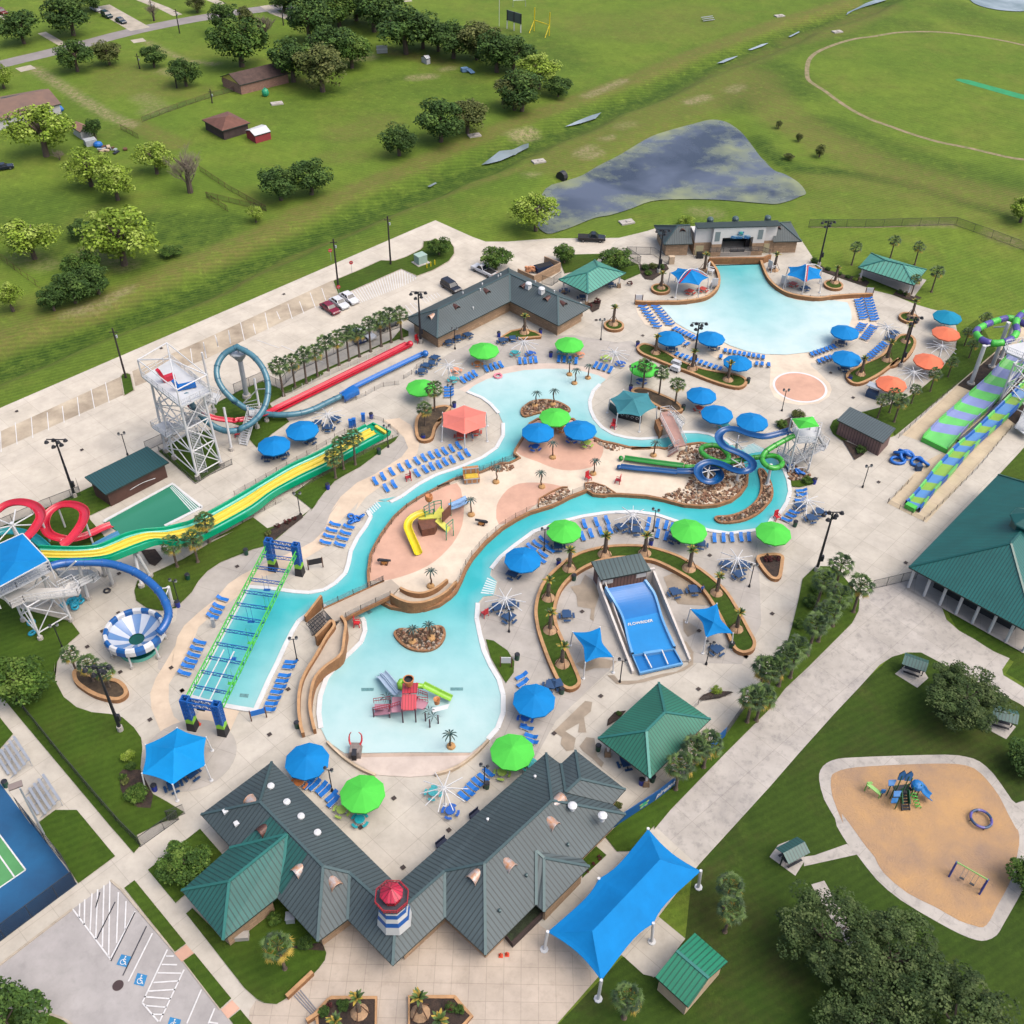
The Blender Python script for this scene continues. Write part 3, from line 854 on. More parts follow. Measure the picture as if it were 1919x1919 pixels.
slab('mulch_bed','@14 1320,300 1660,10 1800,-60 2300,300 1919,560 1840,650 1440,350',M_MULCHD,Z2,label='dark mulch bed under the right slide tower')
slab('asphalt_lot','@25 -400,1420 0,1112 520,712 800,510 870,570 1260,1030 1330,1095 1640,1500 1900,1850 -400,1900',M_ASPH,Z1,label='pale asphalt accessible parking lot at the lower left')
slab('lawn_island','@25 -200,1460 0,1420 240,1445 430,1495 520,1560 540,1900 -200,1900',M_LAWN,Z4,label='grass island in the accessible parking lot')
slab('pink_ramp','@25 1255,1030 1340,965 1395,1028 1308,1090',M_PINK,Z3,label='pink kerb ramp nearer the court')
slab('pink_ramp','@25 1590,1435 1670,1365 1725,1425 1640,1500',M_PINK,Z3,label='pink kerb ramp at the bottom edge')
slab('tennis_court','@20 -300,900 0,1200 250,1535 @25 150,-30 350,250 480,420 556,530 0,945 -500,1310',M_TENNIS,Z2,label='blue tennis court surround at the left edge')
slab('tennis_court','@25 -300,-230 0,178 186,430 0,557 -300,765',M_TGREEN,Z3,label='green playing area of the tennis court')
mk=MB()
lines(mk,'@25 -300,-225 186,430 186,430 -200,694 0,330 107,482 -300,-75 0,330',.16,Z4)
lines(mk,'@25 525,712 798,1075 795,1070 972,728 853,590 840,955 908,655 900,860 792,505 783,1050 749,540 738,985 704,570 690,930 663,600 650,870 611,642 608,825 575,672 572,775 1098,885 925,1232 1205,1003 1025,1385 1325,1147 1150,1520 1450,1290 1345,1535 1545,1425 1500,1535 1195,1050 1250,1050 1165,1110 1275,1112 1135,1170 1305,1173 1105,1240 1290,1228 1070,1302 1262,1290 1040,1342 1230,1357 1045,1405 1200,1418 1095,1468 1180,1470 1025,1385 1140,1520 1510,1525 1570,1535',.15,Z4)
struct(mk.B('court_and_stall_lines',M_MARK),'white lines of the tennis court and accessible stalls')
mk=MB()
lines(mk,'@25 972,735 800,1085 1055,835 885,1190 830,660 695,930 720,590 690,700',.12,Z4)
struct(mk.B('tar_lines',mat('tar',(52,54,66),.6)),'dark blacked out stall lines')
slab('manhole',[S1('@25 850,1260')+VE((cos(t*PI/10)*.55,sin(t*PI/10)*.55,0))for t in range(20)],mat('manhole',(72,52,52),.7),Z3,label='dark round manhole cover in the asphalt')
M_ADA=mat('accessible_blue',(40,140,200),.7,.08,1)
def ada(s):
 """accessible parking emblem: blue square with the white wheelchair figure"""
 q=S(s)
 a,bx,by=q[3],q[2]-q[3],q[0]-q[3]
 def f(x,y,z):
  p=a+bx*x+by*y
  return(p.x,p.y,z)
 b=MB()
 b.add([f(0,0,Z3),f(1,0,Z3),f(1,1,Z3),f(0,1,Z3)],[(0,1,2,3)],0)
 def ln(pts,w):
  for(x0,y0),(x1,y1)in zip(pts,pts[1:]):
   L=math.hypot(x1-x0,y1-y0);nx,ny=-(y1-y0)/L*w,(x1-x0)/L*w
   b.add([f(x0+nx,y0+ny,Z4),f(x0-nx,y0-ny,Z4),f(x1-nx,y1-ny,Z4),f(x1+nx,y1+ny,Z4)],[(0,1,2,3)],1)
 ln([(.47,.76),(.46,.45),(.68,.42),(.76,.2),(.86,.22)],.045)
 ln([(.46,.62),(.64,.62)],.035)
 ln([(.46+.23*cos(R(t)),.36+.23*sin(R(t)))for t in range(100,341,24)],.032)
 b.add([f(.47+.075*cos(t*PI/5),.86+.075*sin(t*PI/5),Z4)for t in range(10)],[tuple(range(10))],1)
 struct(b.B('accessible_symbol',[M_ADA,M_MARK]),'blue square with white wheelchair symbol on the asphalt')
ada('@25 875,1035 945,1050 912,1130 838,1110')
ada('@25 990,1170 1067,1188 1035,1268 963,1250')
ada('@25 1225,1487 1300,1505 1280,1585 1200,1565')
#mown grass inside the park
LAWNS=[('@11 1475,850 1250,945 1000,1065 760,1200 520,1375 685,1505 @16 1180,150 870,245 740,145 340,365 @15 1919,330 1700,440 1500,560 1220,690 1125,740 1100,820 1115,900 1200,960 1320,985 1440,960 1500,895 @16 60,955 110,900 190,820 250,720 330,630 450,550 600,490 750,430 830,410 920,370 1050,260 1130,170 1250,80 1330,0 @11 680,1535 700,1500 800,1370 900,1260 1000,1200 1130,1130 1250,1040 1350,960 1440,900','long lawn beside the green and yellow slides'),('@15 -300,560 -300,400 0,300 280,190 @10 350,1395 735,1212 870,1372 700,1450 @15 735,235 870,395 830,470 400,480 0,600','lawn under the red spiral slide'),('@10 1240,945 1500,800 1650,780 1740,1060 1530,1190','lawn under the white steel loop tower'),('@10 1650,590 1919,455 @11 10,465 250,362 410,432 440,490 315,560 345,615 430,650 490,725 330,840 200,960 130,880 40,760 -60,720 @10 1700,700','lawn under the looping tube slide'),('@11 415,430 850,235 1200,80 1420,-20 @6 1790,1130 1850,1160 1850,1200 1600,1290 1300,1430 1080,1530 @11 800,300 500,460 430,480','grass strip with the palm row beside the lot'),('@15 -300,900 0,880 150,960 580,1070 655,1170 540,1270 470,1400 445,1490 @20 430,250 432,400 500,530 600,610 720,650 870,665 960,690 1050,770 1105,850 1115,930 1100,1080 1120,1180 1200,1290 1310,1350 1440,1430 1380,1480 1190,1535 @25 1330,10 985,180 1015,250 965,310 720,30 @20 860,1535 0,510 -300,150','broad lawn inside the left fence'),('@20 0,690 105,820 0,940 -200,1080 -300,600 -200,430','corner lawn above the bleachers'),('@25 265,100 400,0 555,0 830,332 565,528 400,270','square lawn between court and path'),('@25 1065,430 1440,135 1610,330 1330,610 1265,670','lawn with the bush beside the ticket building'),('@25 895,560 970,505 1340,960 1260,1020','grass strip nearest the court'),('@25 1320,1085 1400,1030 1665,1355 1585,1430','middle grass strip beside the kerb'),('@25 1650,1500 1730,1435 1900,1640 1800,1700','last grass strip at the bottom edge'),('@25 1340,745 1385,705 1640,960 @26 690,1080 980,1390 @27 640,770 675,860 660,930 600,1010 520,1095 340,1265 200,1350 80,1340 0,1305 @25 1919,1388 1850,1360 1760,1280','rounded lawn with the yellow tipped palm'),('@22 1345,150 1400,160 1500,230 1550,310 1545,390 1490,465 1450,400 1380,280','half moon lawn by the lower pool'),('@19 420,468 520,470 600,520 700,640 735,710 728,790 680,880 560,1000 370,1190 200,1350 @23 1919,512 1545,885 1080,1365 940,1535 @29 1560,110 1390,295 1290,298 1205,190 @28 1690,580 @23 980,1250 1110,1110 1540,690 1700,500 @19 0,1340 70,1260 210,1040 255,880 300,690 325,560','palm lined verge between deck and service road'),('@29 1050,350 1140,260 1215,325 1040,490','small shrub bed by the entry roof'),('@14 480,540 700,480 860,410 960,360 1110,235 1200,120 1290,0 @9 1300,1330 1325,1180 1500,1050 1660,1320 @14 1655,0 1320,290 760,755 740,700','shaded lawn strip with small palms by the orange umbrellas'),('@14 200,620 240,600 290,700 330,800 280,800 200,740 172,680','grass beside the brown storage building'),('@14 1919,865 1700,1100 1919,1200 2100,1300 2100,700','lawn corner above the teal pavilion'),('@7 1380,500 1500,470 1780,462 1650,590 1430,640','small lawn behind the turquoise shade roof'),('@7 1800,540 1919,470 @8 0,480 180,520 270,560 290,640 150,700 60,660 0,560','lawn with round bushes by the wave pool'),]
for s,l in LAWNS:
 slab('lawn',s,M_LAWN,ZG,label=l)
slab('lawn','@0 960,2060 1044,1922 1165,1795 1284,1762 1300,1610 1450,1465 1500,1405 1610,1285 1672,1229 1726,1221 1919,1320 2300,1560 2300,2060',M_SHADE,.02,label='large lawn round the playground, shade put into its colour')
slab('lawn','@0 1750,1100 1800,1190 1900,1240 1885,1262 2300,1500 2300,1200 1900,1150 1800,1050',M_LAWN,.02,label='lawn along the teal pavilion')
slab('path',CS(S('@24 445,1080 455,1010 500,960 580,930 700,920 950,910 1350,900 1500,915 1600,950 1700,1040 1800,1180 1860,1250 1960,1230 2060,1400 @30 2050,250 1919,450 1880,520 1800,660 1760,725 1700,755 1640,753 1540,715 1400,640 1200,520 1060,400 950,260 890,190 830,90 @24 560,1360 480,1220'),2,True),M_ROAD,Z1,label='concrete walkway circling the playground')
slab('mulch_playground',CS(S('@24 530,1070 560,1030 650,1000 800,985 1100,970 1300,965 1450,970 1560,1000 1650,1080 1740,1200 1800,1320 1860,1430 @30 1885,120 1890,200 1850,380 1810,470 1760,560 1720,640 1680,680 1630,670 1540,640 1400,560 1240,480 1100,360 1050,270 1000,210 950,140 860,20 @24 620,1400 540,1200'),2,True),M_MULCH,Z2,label='golden wood mulch floor of the playground')
slab('path','@30 640,270 700,262 890,195 955,255 800,290 640,325',M_ROAD,.062,label='short path from the playground to a picnic shelter')
slab('path','@30 440,270 490,200 555,175 640,270 640,300 590,380',M_ROAD,Z1,label='pad under the nearest picnic shelter')
slab('path','@24 990,320 1060,260 1200,300 1230,350 1150,420',M_ROAD,.064,label='pad under the picnic shelter by the big tree')
slab('path','@24 1620,700 1700,600 1860,700 1790,790',M_ROAD,.064,label='pad under the picnic shelter at the right')
strip('path','@30 720,420 800,560 920,750 960,860 1060,1020 1160,1110 1260,1260',1.6,M_ROAD,.064,3,label='narrow path under the large oaks')
for s in('@25 1720,1085 1810,1020 1892,1130 1815,1200','@25 1810,1005 1900,950 1970,1040 1895,1115'):
 slab('concrete_pad',s,M_KERB,.08,label='square utility pad in the palm lawn')
for s in('@23 80,690 350,430 410,440 400,520 340,570 360,700 290,700 300,620 180,690 270,750 250,850 190,860 140,800 150,740','@23 540,210 600,210 640,260 800,255 1000,200 1130,180 1230,120 1250,30 1275,20 1275,120 1200,170 1050,215 850,270 720,290 620,285','@23 300,820 360,740 430,750 450,900 510,960 490,1000 420,930 330,860','@18 300,700 380,680 420,600 480,640 540,760 500,880 490,980 460,960 470,880 360,860 350,770','@18 1060,620 1150,585 1330,700 1440,780 1430,850 1350,850 1180,840 1100,720','@18 1220,960 1330,1030 1350,1060 1260,1110 1225,1060','@18 350,1330 480,1270 640,1300 680,1310 560,1340 430,1390','@18 1200,1130 1250,1150 1310,1240 1290,1250','@23 270,110 340,80 620,90 560,150 400,150 330,160'):
 slab('wet_patch',s,M_WET,Z3+.002,label='brown wet patch drying on the deck')
#pools
POOL=S('@12 265,455 330,400 440,345 600,295 780,262 960,250 1130,250 1300,270 1450,310 1515,345 1460,390 1400,450 1368,540 1375,620 1410,700 1480,780 1580,840 1700,870 1820,882 @13 350,745 480,730 560,700 640,690 760,690 860,705 940,740 1000,750 1060,800 1140,845 1200,800 1240,790 1330,830 1400,880 1500,1000 1540,1100 1555,1200 1530,1290 1480,1370 1400,1430 @18 1910,215 1800,240 1600,265 1430,240 1180,170 1000,110 820,85 600,95 400,125 200,175 0,250 @17 1600,490 1450,600 1330,700 1250,800 1240,860 1300,915 1270,1040 1180,1050 1130,1110 1120,1250 1150,1400 1180,1500 @22 1310,150 1330,230 1380,340 1440,440 1470,550 1470,680 1430,790 1360,870 1240,965 800,962 330,970 205,880 160,790 145,680 155,560 200,430 280,330 380,240 450,170 478,90 470,20 @16 1720,1050 1650,1010 1400,940 1270,990 1150,1080 1090,1180 1030,1300 @21 1000,310 960,400 880,560 800,740 760,830 600,805 465,780 310,745 165,700 @16 320,1480 430,1270 560,1030 700,770 940,790 1100,815 1250,825 1380,800 1480,740 1570,650 1600,560 1620,450 1680,330 1760,220 1800,140 1770,90 @17 230,200 300,195 400,150 @11 1290,1430 1400,1450 1500,1400 1650,1290 1800,1210 @12 0,1200 200,1135 400,1050 530,960 590,850 590,740 550,650 480,570 400,510')
def pool_depth(x,y):
 d=np.full(x.shape,1.0)
 a=seg_dist(x,y,S('@22 450,850 800,800 1150,850'),False)
 d=np.minimum(d,np.clip(a/24,0,1)**1.2)
 a=seg_dist(x,y,S('@12 500,330 900,280 1350,330'),False)
 d=np.minimum(d,np.clip(a/24,0,1)**1.1)
 e=seg_dist(x,y,POOL,True)
 return d*(.72+.28*np.clip(e/1.5,0,1))
M_POOL=water_mat('pool_water',(70,196,204),(98,212,216),center=(210,238,238),bump=.22)
water_sheet('pool_water',POOL,ZW,M_POOL,1.8,pool_depth,'turquoise water of the lazy river and its pools')
WAVE=S('@8 930,562 1355,552 1420,700 1500,790 1600,850 1700,880 1850,892 @9 60,880 200,880 330,900 360,960 370,1040 340,1120 280,1190 200,1240 170,1290 0,1345 @8 1780,1350 1600,1370 1400,1365 1250,1340 1100,1290 1020,1250 900,1215 800,1190 700,1140 600,1080 520,990 460,925 700,920 850,890 950,830 990,760 985,680 950,610')
def wave_depth(x,y):
 a=seg_dist(x,y,S('@8 600,1000 900,1250 1400,1400 1700,1350 @9 250,1100 250,950'),False)
 return np.clip((a-3)/24,0,1)
water_sheet('wave_pool_water',WAVE,ZW,water_mat('wave_water',(40,186,194),(66,202,206),center=(218,242,242),bump=.22),1.8,wave_depth,'wave pool water pale at the beach end')
slab('catch_pool_water','@10 815,1500 830,1485 1350,1200 1580,1385 1380,1490 1200,1600 900,1720 @15 950,330 860,250',water_mat('green_pool',(46,132,104),(66,148,120),bump=.06),ZW,label='green water of the splash down pool')
def tube_thing(name,pts,r,m,label,cat,closed=False,n=6,sq=None):
 return tag(MB().tube(pts,r,n,closed=closed).B(name,m,smooth=True),label,cat)
cp=MB()
SK=S('@22 300,970 500,970 800,970 1100,970 1240,930 230,940 @12 300,400 400,350 520,320 700,275 870,255 1050,250 1200,260 1380,290 1480,328 @17 1300,915 1290,950 1275,1000 @13 1170,825 1290,810 1365,855 1420,900 1450,940 @16 1540,985 @17 200,185 215,195')
for i in range(len(POOL)):
 a,c=POOL[i-1],POOL[i]
 m_=(a+c)/2
 if not any((m_-k).length<2.6 for k in SK)and not(c-POOL[-3]).length<.1:
  cp.wall([a,c],.2+i%3*.004,.62,0)
cp.wall(S('@10 815,1500 830,1485 1350,1200 1580,1385'),.2,.5)
cp.wall(S('@10 1580,1385 1290,1530'),.2,.5)
struct(cp.B('pool_coping',M_COPE),'white coping along the pool edges')
slab('beach','@22 330,972 1240,966 1300,920 1365,870 1200,1020 980,1125 800,1140 560,1125 380,1020 205,885 260,930',conc_mat('beach_sand',(232,216,204),0,samt=.15),Z4,label='pale pink zero depth beach at the foot of the lower pool')
slab('beach','@22 330,972 1240,966 1220,985 350,1000',conc_mat('beach_wet',(212,190,172),0),Z4+.003,label='damp brown line where the lower pool ends')
bw=MB()
bw.wall(CS(S('@22 205,885 260,940 340,1010 440,1075 550,1125',.3),4),.5,.3,0,0)
bw.wall(CS(S('@22 1362,872 1300,940 1220,1010 1120,1075 980,1120',.3),4),.5,.3,0,0)
tag(bw.B('low_wall',mat('beige_wall',(222,200,172),.8,.15,.7)),'pair of low beige walls curving round the pool beach','wall')
M_STEP=mat('step_white',(226,238,238),.5,.05,1)
def steps(s,n,label,up=0.0):
 """pool steps: quads between two edges"""
 q=S(s)
 b=MB()
 for i in range(n):
  t0,t1=i/n,(i+.55)/n
  a,c=q[0].lerp(q[1],t0),q[0].lerp(q[1],t1)
  d,e=q[3].lerp(q[2],t0),q[3].lerp(q[2],t1)
  b.prism([a,c,e,d],.03,ZW+.012+up*i)
 struct(b.B('pool_steps',M_STEP),label)
steps('@17 220,195 120,280 160,330 260,240',6,'white entry steps by the stacked tubes')
steps('@17 1300,920 1265,1040 1150,1030 1215,880',7,'white entry steps by the blue umbrella')
steps('@13 1250,780 1350,850 1190,880 1130,820',8,'white entry steps below the green topped tower')
steps('@10 1330,1230 1370,1195 1580,1380 1500,1420',5,'steps at the head of the green catch pool')
#rocks, raised islands, planters
ROCKM=[mat('stone_tan',(196,164,132),.9,.2,2),mat('stone_rust',(150,108,82),.9,.25,2),mat('stone_brown',(118,86,66),.9,.25,2),mat('stone_grey',(176,162,146),.9,.2,2)]
def stones(outline,z,size=.3,dens=9,parent=None,label=None,seed=1):
 rnd=random.Random(seed)
 xs=[p[0]for p in outline];ys=[p[1]for p in outline]
 A=abs(sum(a[0]*b[1]-b[0]*a[1]for a,b in zip(outline,list(outline[1:])+[outline[0]])))/2
 n=int(A*dens)
 X=np.array([rnd.uniform(min(xs),max(xs))for _ in range(n*4)]);Y=np.array([rnd.uniform(min(ys),max(ys))for _ in range(n*4)])
 ok=inside(X,Y,outline)
 b=MB()
 k=0
 for x,y in zip(X[ok],Y[ok]):
  k+=1
  if k>n:
   break
  r=size*rnd.uniform(.45,1.25)
  v=[]
  for(a,c,h)in((1,0,0),(0,1,0),(-1,0,0),(0,-1,0),(0,0,.75)):
   v.append((a,c,h))
  rot=rnd.uniform(0,6.28)
  vs=[]
  for j,(a,c,h)in enumerate(v[:4]):
   q=r*rnd.uniform(.7,1.2)
   t=rot+j*PI/2+rnd.uniform(-.3,.3)
   vs.append((x+cos(t)*q,y+sin(t)*q,z))
  for j in range(4):
   q=r*rnd.uniform(.4,.75)
   t=rot+j*PI/2+rnd.uniform(-.2,.2)
   vs.append((x+cos(t)*q,y+sin(t)*q,z+r*rnd.uniform(.5,.9)))
  m=rnd.choice((0,0,1,1,2,3))
  b.add(vs,[(0,1,5,4),(1,2,6,5),(2,3,7,6),(3,0,4,7),(4,5,6,7)],m)
 o=b.B('river_rocks',ROCKM,parent)
 o['kind']='stuff'
 if label:
  o['label']=label
 return o
M_ISLEWALL=mat('island_stone',(184,134,90),.85,.25,1.3,col2=(140,94,60),kind='brick',p=1.0)
def island(outline,h,mtop,label,name='stone_island',ztop=None):
 pts=S(outline,h)if isinstance(outline,str)else outline
 pts=CS(pts,3,True)
 t=thing(name,label,'island',(0,0,0))
 MB().prism(pts,0,h-.02,0).B('base',mtop,t)
 MB().wall(pts,h+.12,.35,0,closed=True).B('stone_wall',M_ISLEWALL,t,uv=True)
 return t,pts
for s,l,sd_ in(('@12 755,640 765,600 800,570 850,540 950,525 1050,535 1130,565 1180,600 1180,625 1100,630 1000,625 900,640 830,660 780,670','crescent rock island with two metal palms in the upper pool',2),('@17 385,1390 400,1355 450,1340 540,1345 640,1340 700,1325 760,1315 810,1325 830,1370 820,1420 780,1480 710,1520 620,1530 520,1510 440,1460','kidney shaped rock island with two metal palms in the lower pool',3),('@13 1290,1010 1320,1005 1350,1040 1380,1100 1400,1160 1400,1240 1360,1300 1290,1370 1180,1430 1060,1455 960,1455 920,1430 930,1410 1020,1405 1120,1380 1210,1330 1280,1260 1310,1180 1310,1100','long curved rock island dividing the lazy river',4)):
 t,pts=island(s,.35,M_SOIL,l)
 stones(pts,.33,.3,9,t,None,sd_)
ISLE=S('@17 150,955 145,830 165,680 200,600 270,480 380,330 480,240 600,160 750,80 870,30 @12 0,1315 150,1240 400,1175 480,1140 560,1100 650,1095 740,1050 690,1010 700,980 760,880 830,740 900,700 1220,700 1400,865 1480,900 1600,925 1720,955 1919,965 @13 200,830 430,820 480,830 600,810 700,790 790,780 900,800 1050,830 1130,930 1190,1050 1185,1130 1130,1210 1050,1270 930,1310 800,1320 650,1310 480,1265 330,1235 100,1220 0,1220 @12 1500,1385 1400,1375 1340,1340 1185,1400 1130,1430 @17 1800,230 1600,290 1480,350 1350,430 1200,560 1080,700 1020,800 980,900 930,1000 880,1050 780,1120 650,1160 500,1165 350,1140 270,1100 230,1020',.5)
t=thing('pool_island','large cream island deck in the middle of the lazy river','island',(0,0,0))
MB().prism(ISLE,0,.5).B('deck',M_CREAM,t)
MB().wall(ISLE,.72,.4,0,closed=True).B('stone_wall',M_ISLEWALL,t,uv=True)
MB().poly(CS(S('@17 155,900 150,830 170,680 210,600 280,480 390,330 490,250 610,170 750,95 940,25 990,150 1005,250 990,400 930,530 850,630 740,730 600,810 430,870 300,900',.5),2,True),.506).B('pink_paving',M_PINK,t)
MB().poly(CS(S('@17 1320,400 1295,270 1320,180 1400,80 1500,30 1640,20 1800,35 1900,80 1690,190 1560,290 1480,340',.5),2,True),.506).B('pink_paving',M_PINK,t)
MB().poly(CS(S('@12 710,990 760,880 840,740 900,705 1220,710 1400,870 1480,920 1490,990 1450,1070 1380,1130 1200,1160 1050,1140 900,1080 800,1045',.5),2,True),.506).B('pink_paving',M_PINK,t)
for i,s in enumerate(('@13 660,1150 700,1060 760,1040 900,1050 1180,1050 1185,1120 1130,1200 1050,1255 900,1295 800,1305 650,1295 450,1245 540,1200','@13 580,900 700,800 800,790 900,805 1010,835 1140,940 1180,1030 1000,1030 780,950 640,960','@12 915,1475 940,1420 1020,1370 1120,1325 1170,1320 1185,1395 1130,1425 1000,1465','@12 1335,1285 1400,1280 1500,1310 1560,1340 1590,1370 1480,1375 1400,1368 1345,1335','@12 1410,870 1480,905 1600,930 1700,960 1640,980 1560,975 1480,945 1420,905','@12 475,1145 560,1105 640,1105 690,1130 660,1165 580,1175 500,1160')):
 stones(S(s,.55),.5,.36 if i<2 else.3,7 if i<2 else 9,t,None,10+i)
for i,s in enumerate(('@12 905,1490 915,1420 1020,1360 1120,1315 1170,1315','@12 1335,1330 1325,1280 1400,1275 1500,1305 1600,1370')):
 MB().wall(S(s,.5),.25,.2,.5).B('stone_edge',M_ISLEWALL,t,uv=True)
def planter(s,h,fill,label,name='raised_planter',smooth=3,w=.5):
 pts=S(s,h)if isinstance(s,str)else s
 if smooth:
  pts=CS(pts,smooth,True)
 t=thing(name,label,'planter',(0,0,0))
 MB().poly(pts,h*.8).B('bed',fill,t)
 MB().wall(pts,h,w,0,closed=True,mtop=1).B('stone_wall',[M_WALLB,M_WALLT],t,uv=True)
 return t
planter('@18 20,870 40,760 90,650 170,560 280,470 400,410 560,370 720,355 900,360 1050,395 1200,450 1350,540 1480,640 1580,740 1680,900 1760,1050 1805,1140 1790,1200 1730,1225 1680,1215 1640,1180 1600,1090 1540,960 1480,850 1400,730 1300,640 1150,550 1000,480 900,462 760,450 600,462 470,505 340,580 240,680 190,780 170,900 190,1020 240,1140 310,1300 365,1430 370,1480 330,1515 280,1520 220,1480 170,1390 110,1250 50,1080 25,960',.7,M_TURF,'horseshoe planter with turf and palms round the surf area',w=.45)
planter('@11 1640,690 1680,640 1760,600 1880,575 @12 110,590 90,620 50,670 0,720 @11 1860,690 1800,760 1770,860 1700,885 1650,860 1630,780',.6,M_SOIL,'bare soil planter with two palms beside the coral shade roof')
planter('@13 210,320 260,305 340,315 450,360 560,410 620,460 625,495 560,505 480,480 380,430 300,370 220,345',.6,M_SOIL,'curved planter with three palms behind the teal shade tent')
planter('@8 265,1300 300,1270 350,1268 460,1310 620,1400 @13 640,80 760,125 900,158 1060,180 1160,215 1178,260 1120,295 1000,275 850,225 700,165 520,100 400,50 @8 400,1390 300,1345',.6,M_TURF,'long turf planter left of the splash pad')
planter('@9 820,1185 900,1190 940,1240 920,1310 850,1400 720,1470 @14 800,50 650,170 530,240 440,275 370,265 330,210 370,160 480,100 @9 640,1370 720,1280 780,1210',.6,M_TURF,'long turf planter right of the splash pad')
planter('@7 860,1205 950,1150 1060,1130 1170,1160 1215,1185 1215,1200 1000,1215',.5,M_TURF,'small triangular planter before the locker building',smooth=1)
planter('@19 5,410 30,385 130,375 180,390 180,430 165,530 130,550 90,530 40,470',.6,M_MULCHD,'triangular planter with red flowers near the lamp mast',smooth=2)
planter('@20 580,330 610,310 660,330 720,360 830,380 920,400 975,450 980,500 930,535 860,535 740,500 640,440 590,390',.7,M_SOIL,'curved planter with three palms near the blue and white bowl')
for s,r_,l in(('@8 470,770',1.75,'round planter left of the wave pool canopy'),('@8 50,1100',1.75,'round planter above the deck left of the wave pool'),('@9 207,735',1.75,'round planter beside the right wave pool canopy'),('@9 885,1030',1.75,'round planter near the teal umbrella')):
 c0=S1(s,.5)
 planter([c0+VE((cos(k*PI/12)*r_,sin(k*PI/12)*r_,0))for k in range(24)],.6,M_TURF,l,smooth=0,w=.4)
planter('@27 575,1420 690,1300 720,1280 1150,1280 1145,1600 600,1640',.4,M_MULCHD,'left flower bed at the bottom of the entry plaza',smooth=0,w=.35)
planter('@27 1465,1272 1900,1272 @29 125,1340 165,1390 245,1475 150,1580 @27 1465,1600',.4,M_MULCHD,'right flower bed at the bottom of the entry plaza',smooth=0,w=.35)
for s,l in(('@8 280,560 520,555 545,600 400,700 330,690 290,640','dark shrub bed below the tall lamp mast'),('@9 80,560 160,610 300,650 480,690 530,720 500,760 300,690 100,620','dark shrub bed beside the far green shade roof'),('@9 740,830 780,790 900,820 1000,860 940,890 850,870','small dark bed right of the far shade roof'),('@16 840,330 890,260 1080,160 1180,110 1190,150 1100,220 920,360 850,400','mulch strip with red leaved shrubs'),('@23 1320,420 1360,380 1440,350 1580,350 1620,360 1500,410 1350,430','small rock garden by the deck rail'),('@23 535,650 545,590 600,530 700,515 640,590 570,630','little mulch bed beside the green pavilion'),('@15 1150,490 1270,480 1330,560 1270,620 1220,600','mulch bed under the wide slide'),('@20 935,1130 960,1100 1100,1100 1200,1300 1180,1400 1080,1395 980,1330 945,1250','shrub bed by the blue tent'),('@27 300,800 640,760 660,840 520,830 440,830','dark bed under the eave'),('@13 1450,610 1560,560 1590,640 1480,700','planted bed behind the green topped tower'),('@13 1560,1090 1800,1080 1740,1130 1640,1160 1560,1150','grass edge of the rock bed by the tower'),('@14 280,790 420,850 510,890 470,930 395,975','worn dirt bed beside the storage building'),('@7 1620,910 1760,880 1740,960 1680,990','small bed at the end of the locker building')):
 slab('planting_bed',s,M_MULCHD,ZG+.02,label=l)
slab('lawn','@13 1560,1110 1790,1085 1740,1140 1640,1162 1565,1155',M_LAWN,ZG+.045,label='grass edge below the green topped tower')
stones(S('@13 1500,980 1560,960 1700,1030 1740,1060 1700,1090 1600,1110 1550,1090'),.06,.4,6,None,'loose pale rocks at the foot of the green topped tower',31)
def inset(pts,d):
 """offset any simple outline inward by d"""
 q=[VE((p[0],p[1]))for p in pts]
 n=len(q)
 ar=sum(a.x*b.y-b.x*a.y for a,b in zip(q,q[1:]+q[:1]))
 sg=1 if ar>0 else-1
 ln=[]
 for i in range(n):
  a,b=q[i],q[(i+1)%n]
  t=(b-a).normalized()
  ln.append((a+VE((-t.y,t.x))*sg*d,t))
 out=[]
 for i in range(n):
  (p,t),(s,u)=ln[i-1],ln[i]
  den=t.x*u.y-t.y*u.x
  out.append(s.copy()if abs(den)<1e-4 else p+t*(((s-p).x*u.y-(s-p).y*u.x)/den))
 return out
def on_plane(s,a,b,c):
 """point of a roof plane seen at a pixel"""
 p0,p1=S1(s,0),S1(s,10)
 n=(b-a).cross(c-a)
 d=p1-p0
 return p0+d*((a-p0).dot(n)/d.dot(n))
M_FASC=mat('fascia_green',(44,62,60),.6,.1,1)
M_RDARK=mat('roof_dark_green',(78,94,98),.6,.16,.12,metal=0,kind='seam',p=.5)
M_RTEAL=mat('roof_teal',(40,110,104),.6,.14,.2,metal=0,kind='seam',p=.5)
M_RPAV=mat('roof_pavilion_green',(42,130,106),.55,.12,.2,metal=0,kind='seam',p=.42)
M_RBIG=mat('roof_big_teal',(14,116,112),.55,.1,.3,metal=0,kind='seam',p=.42)
M_RGREEN=mat('roof_small_green',(28,140,104),.45,.08,.2,kind='seam',p=.5)
M_RTURQ=mat('roof_turquoise',(84,168,148),.5,.06,.3,kind='seam',p=.8)
M_RPUMP=mat('roof_blue_green',(42,92,96),.4,.06,.3,metal=.2,kind='seam',p=.42)
M_RGREY=mat('roof_grey_green',(98,112,114),.4,.06,.3,metal=.2,kind='seam',p=.42)
M_RBROWN=mat('shingle_brown',(92,70,62),.9,.25,.8)
M_CAPD=mat('ridge_cap_dark',(88,112,114),.4,.05,1,metal=.3)
M_CAPT=mat('ridge_cap_teal',(60,140,130),.4,.05,1,metal=.3)
M_BRICK=mat('tan_block_wall',(206,172,138),.85,.12,.8,kind='brick',p=.6)
M_BRICKP=mat('pink_brick',(182,140,124),.9,.15,.8,kind='brick',p=1.2)
M_DKBROWN=mat('brown_siding',(98,66,56),.8,.15,.8)
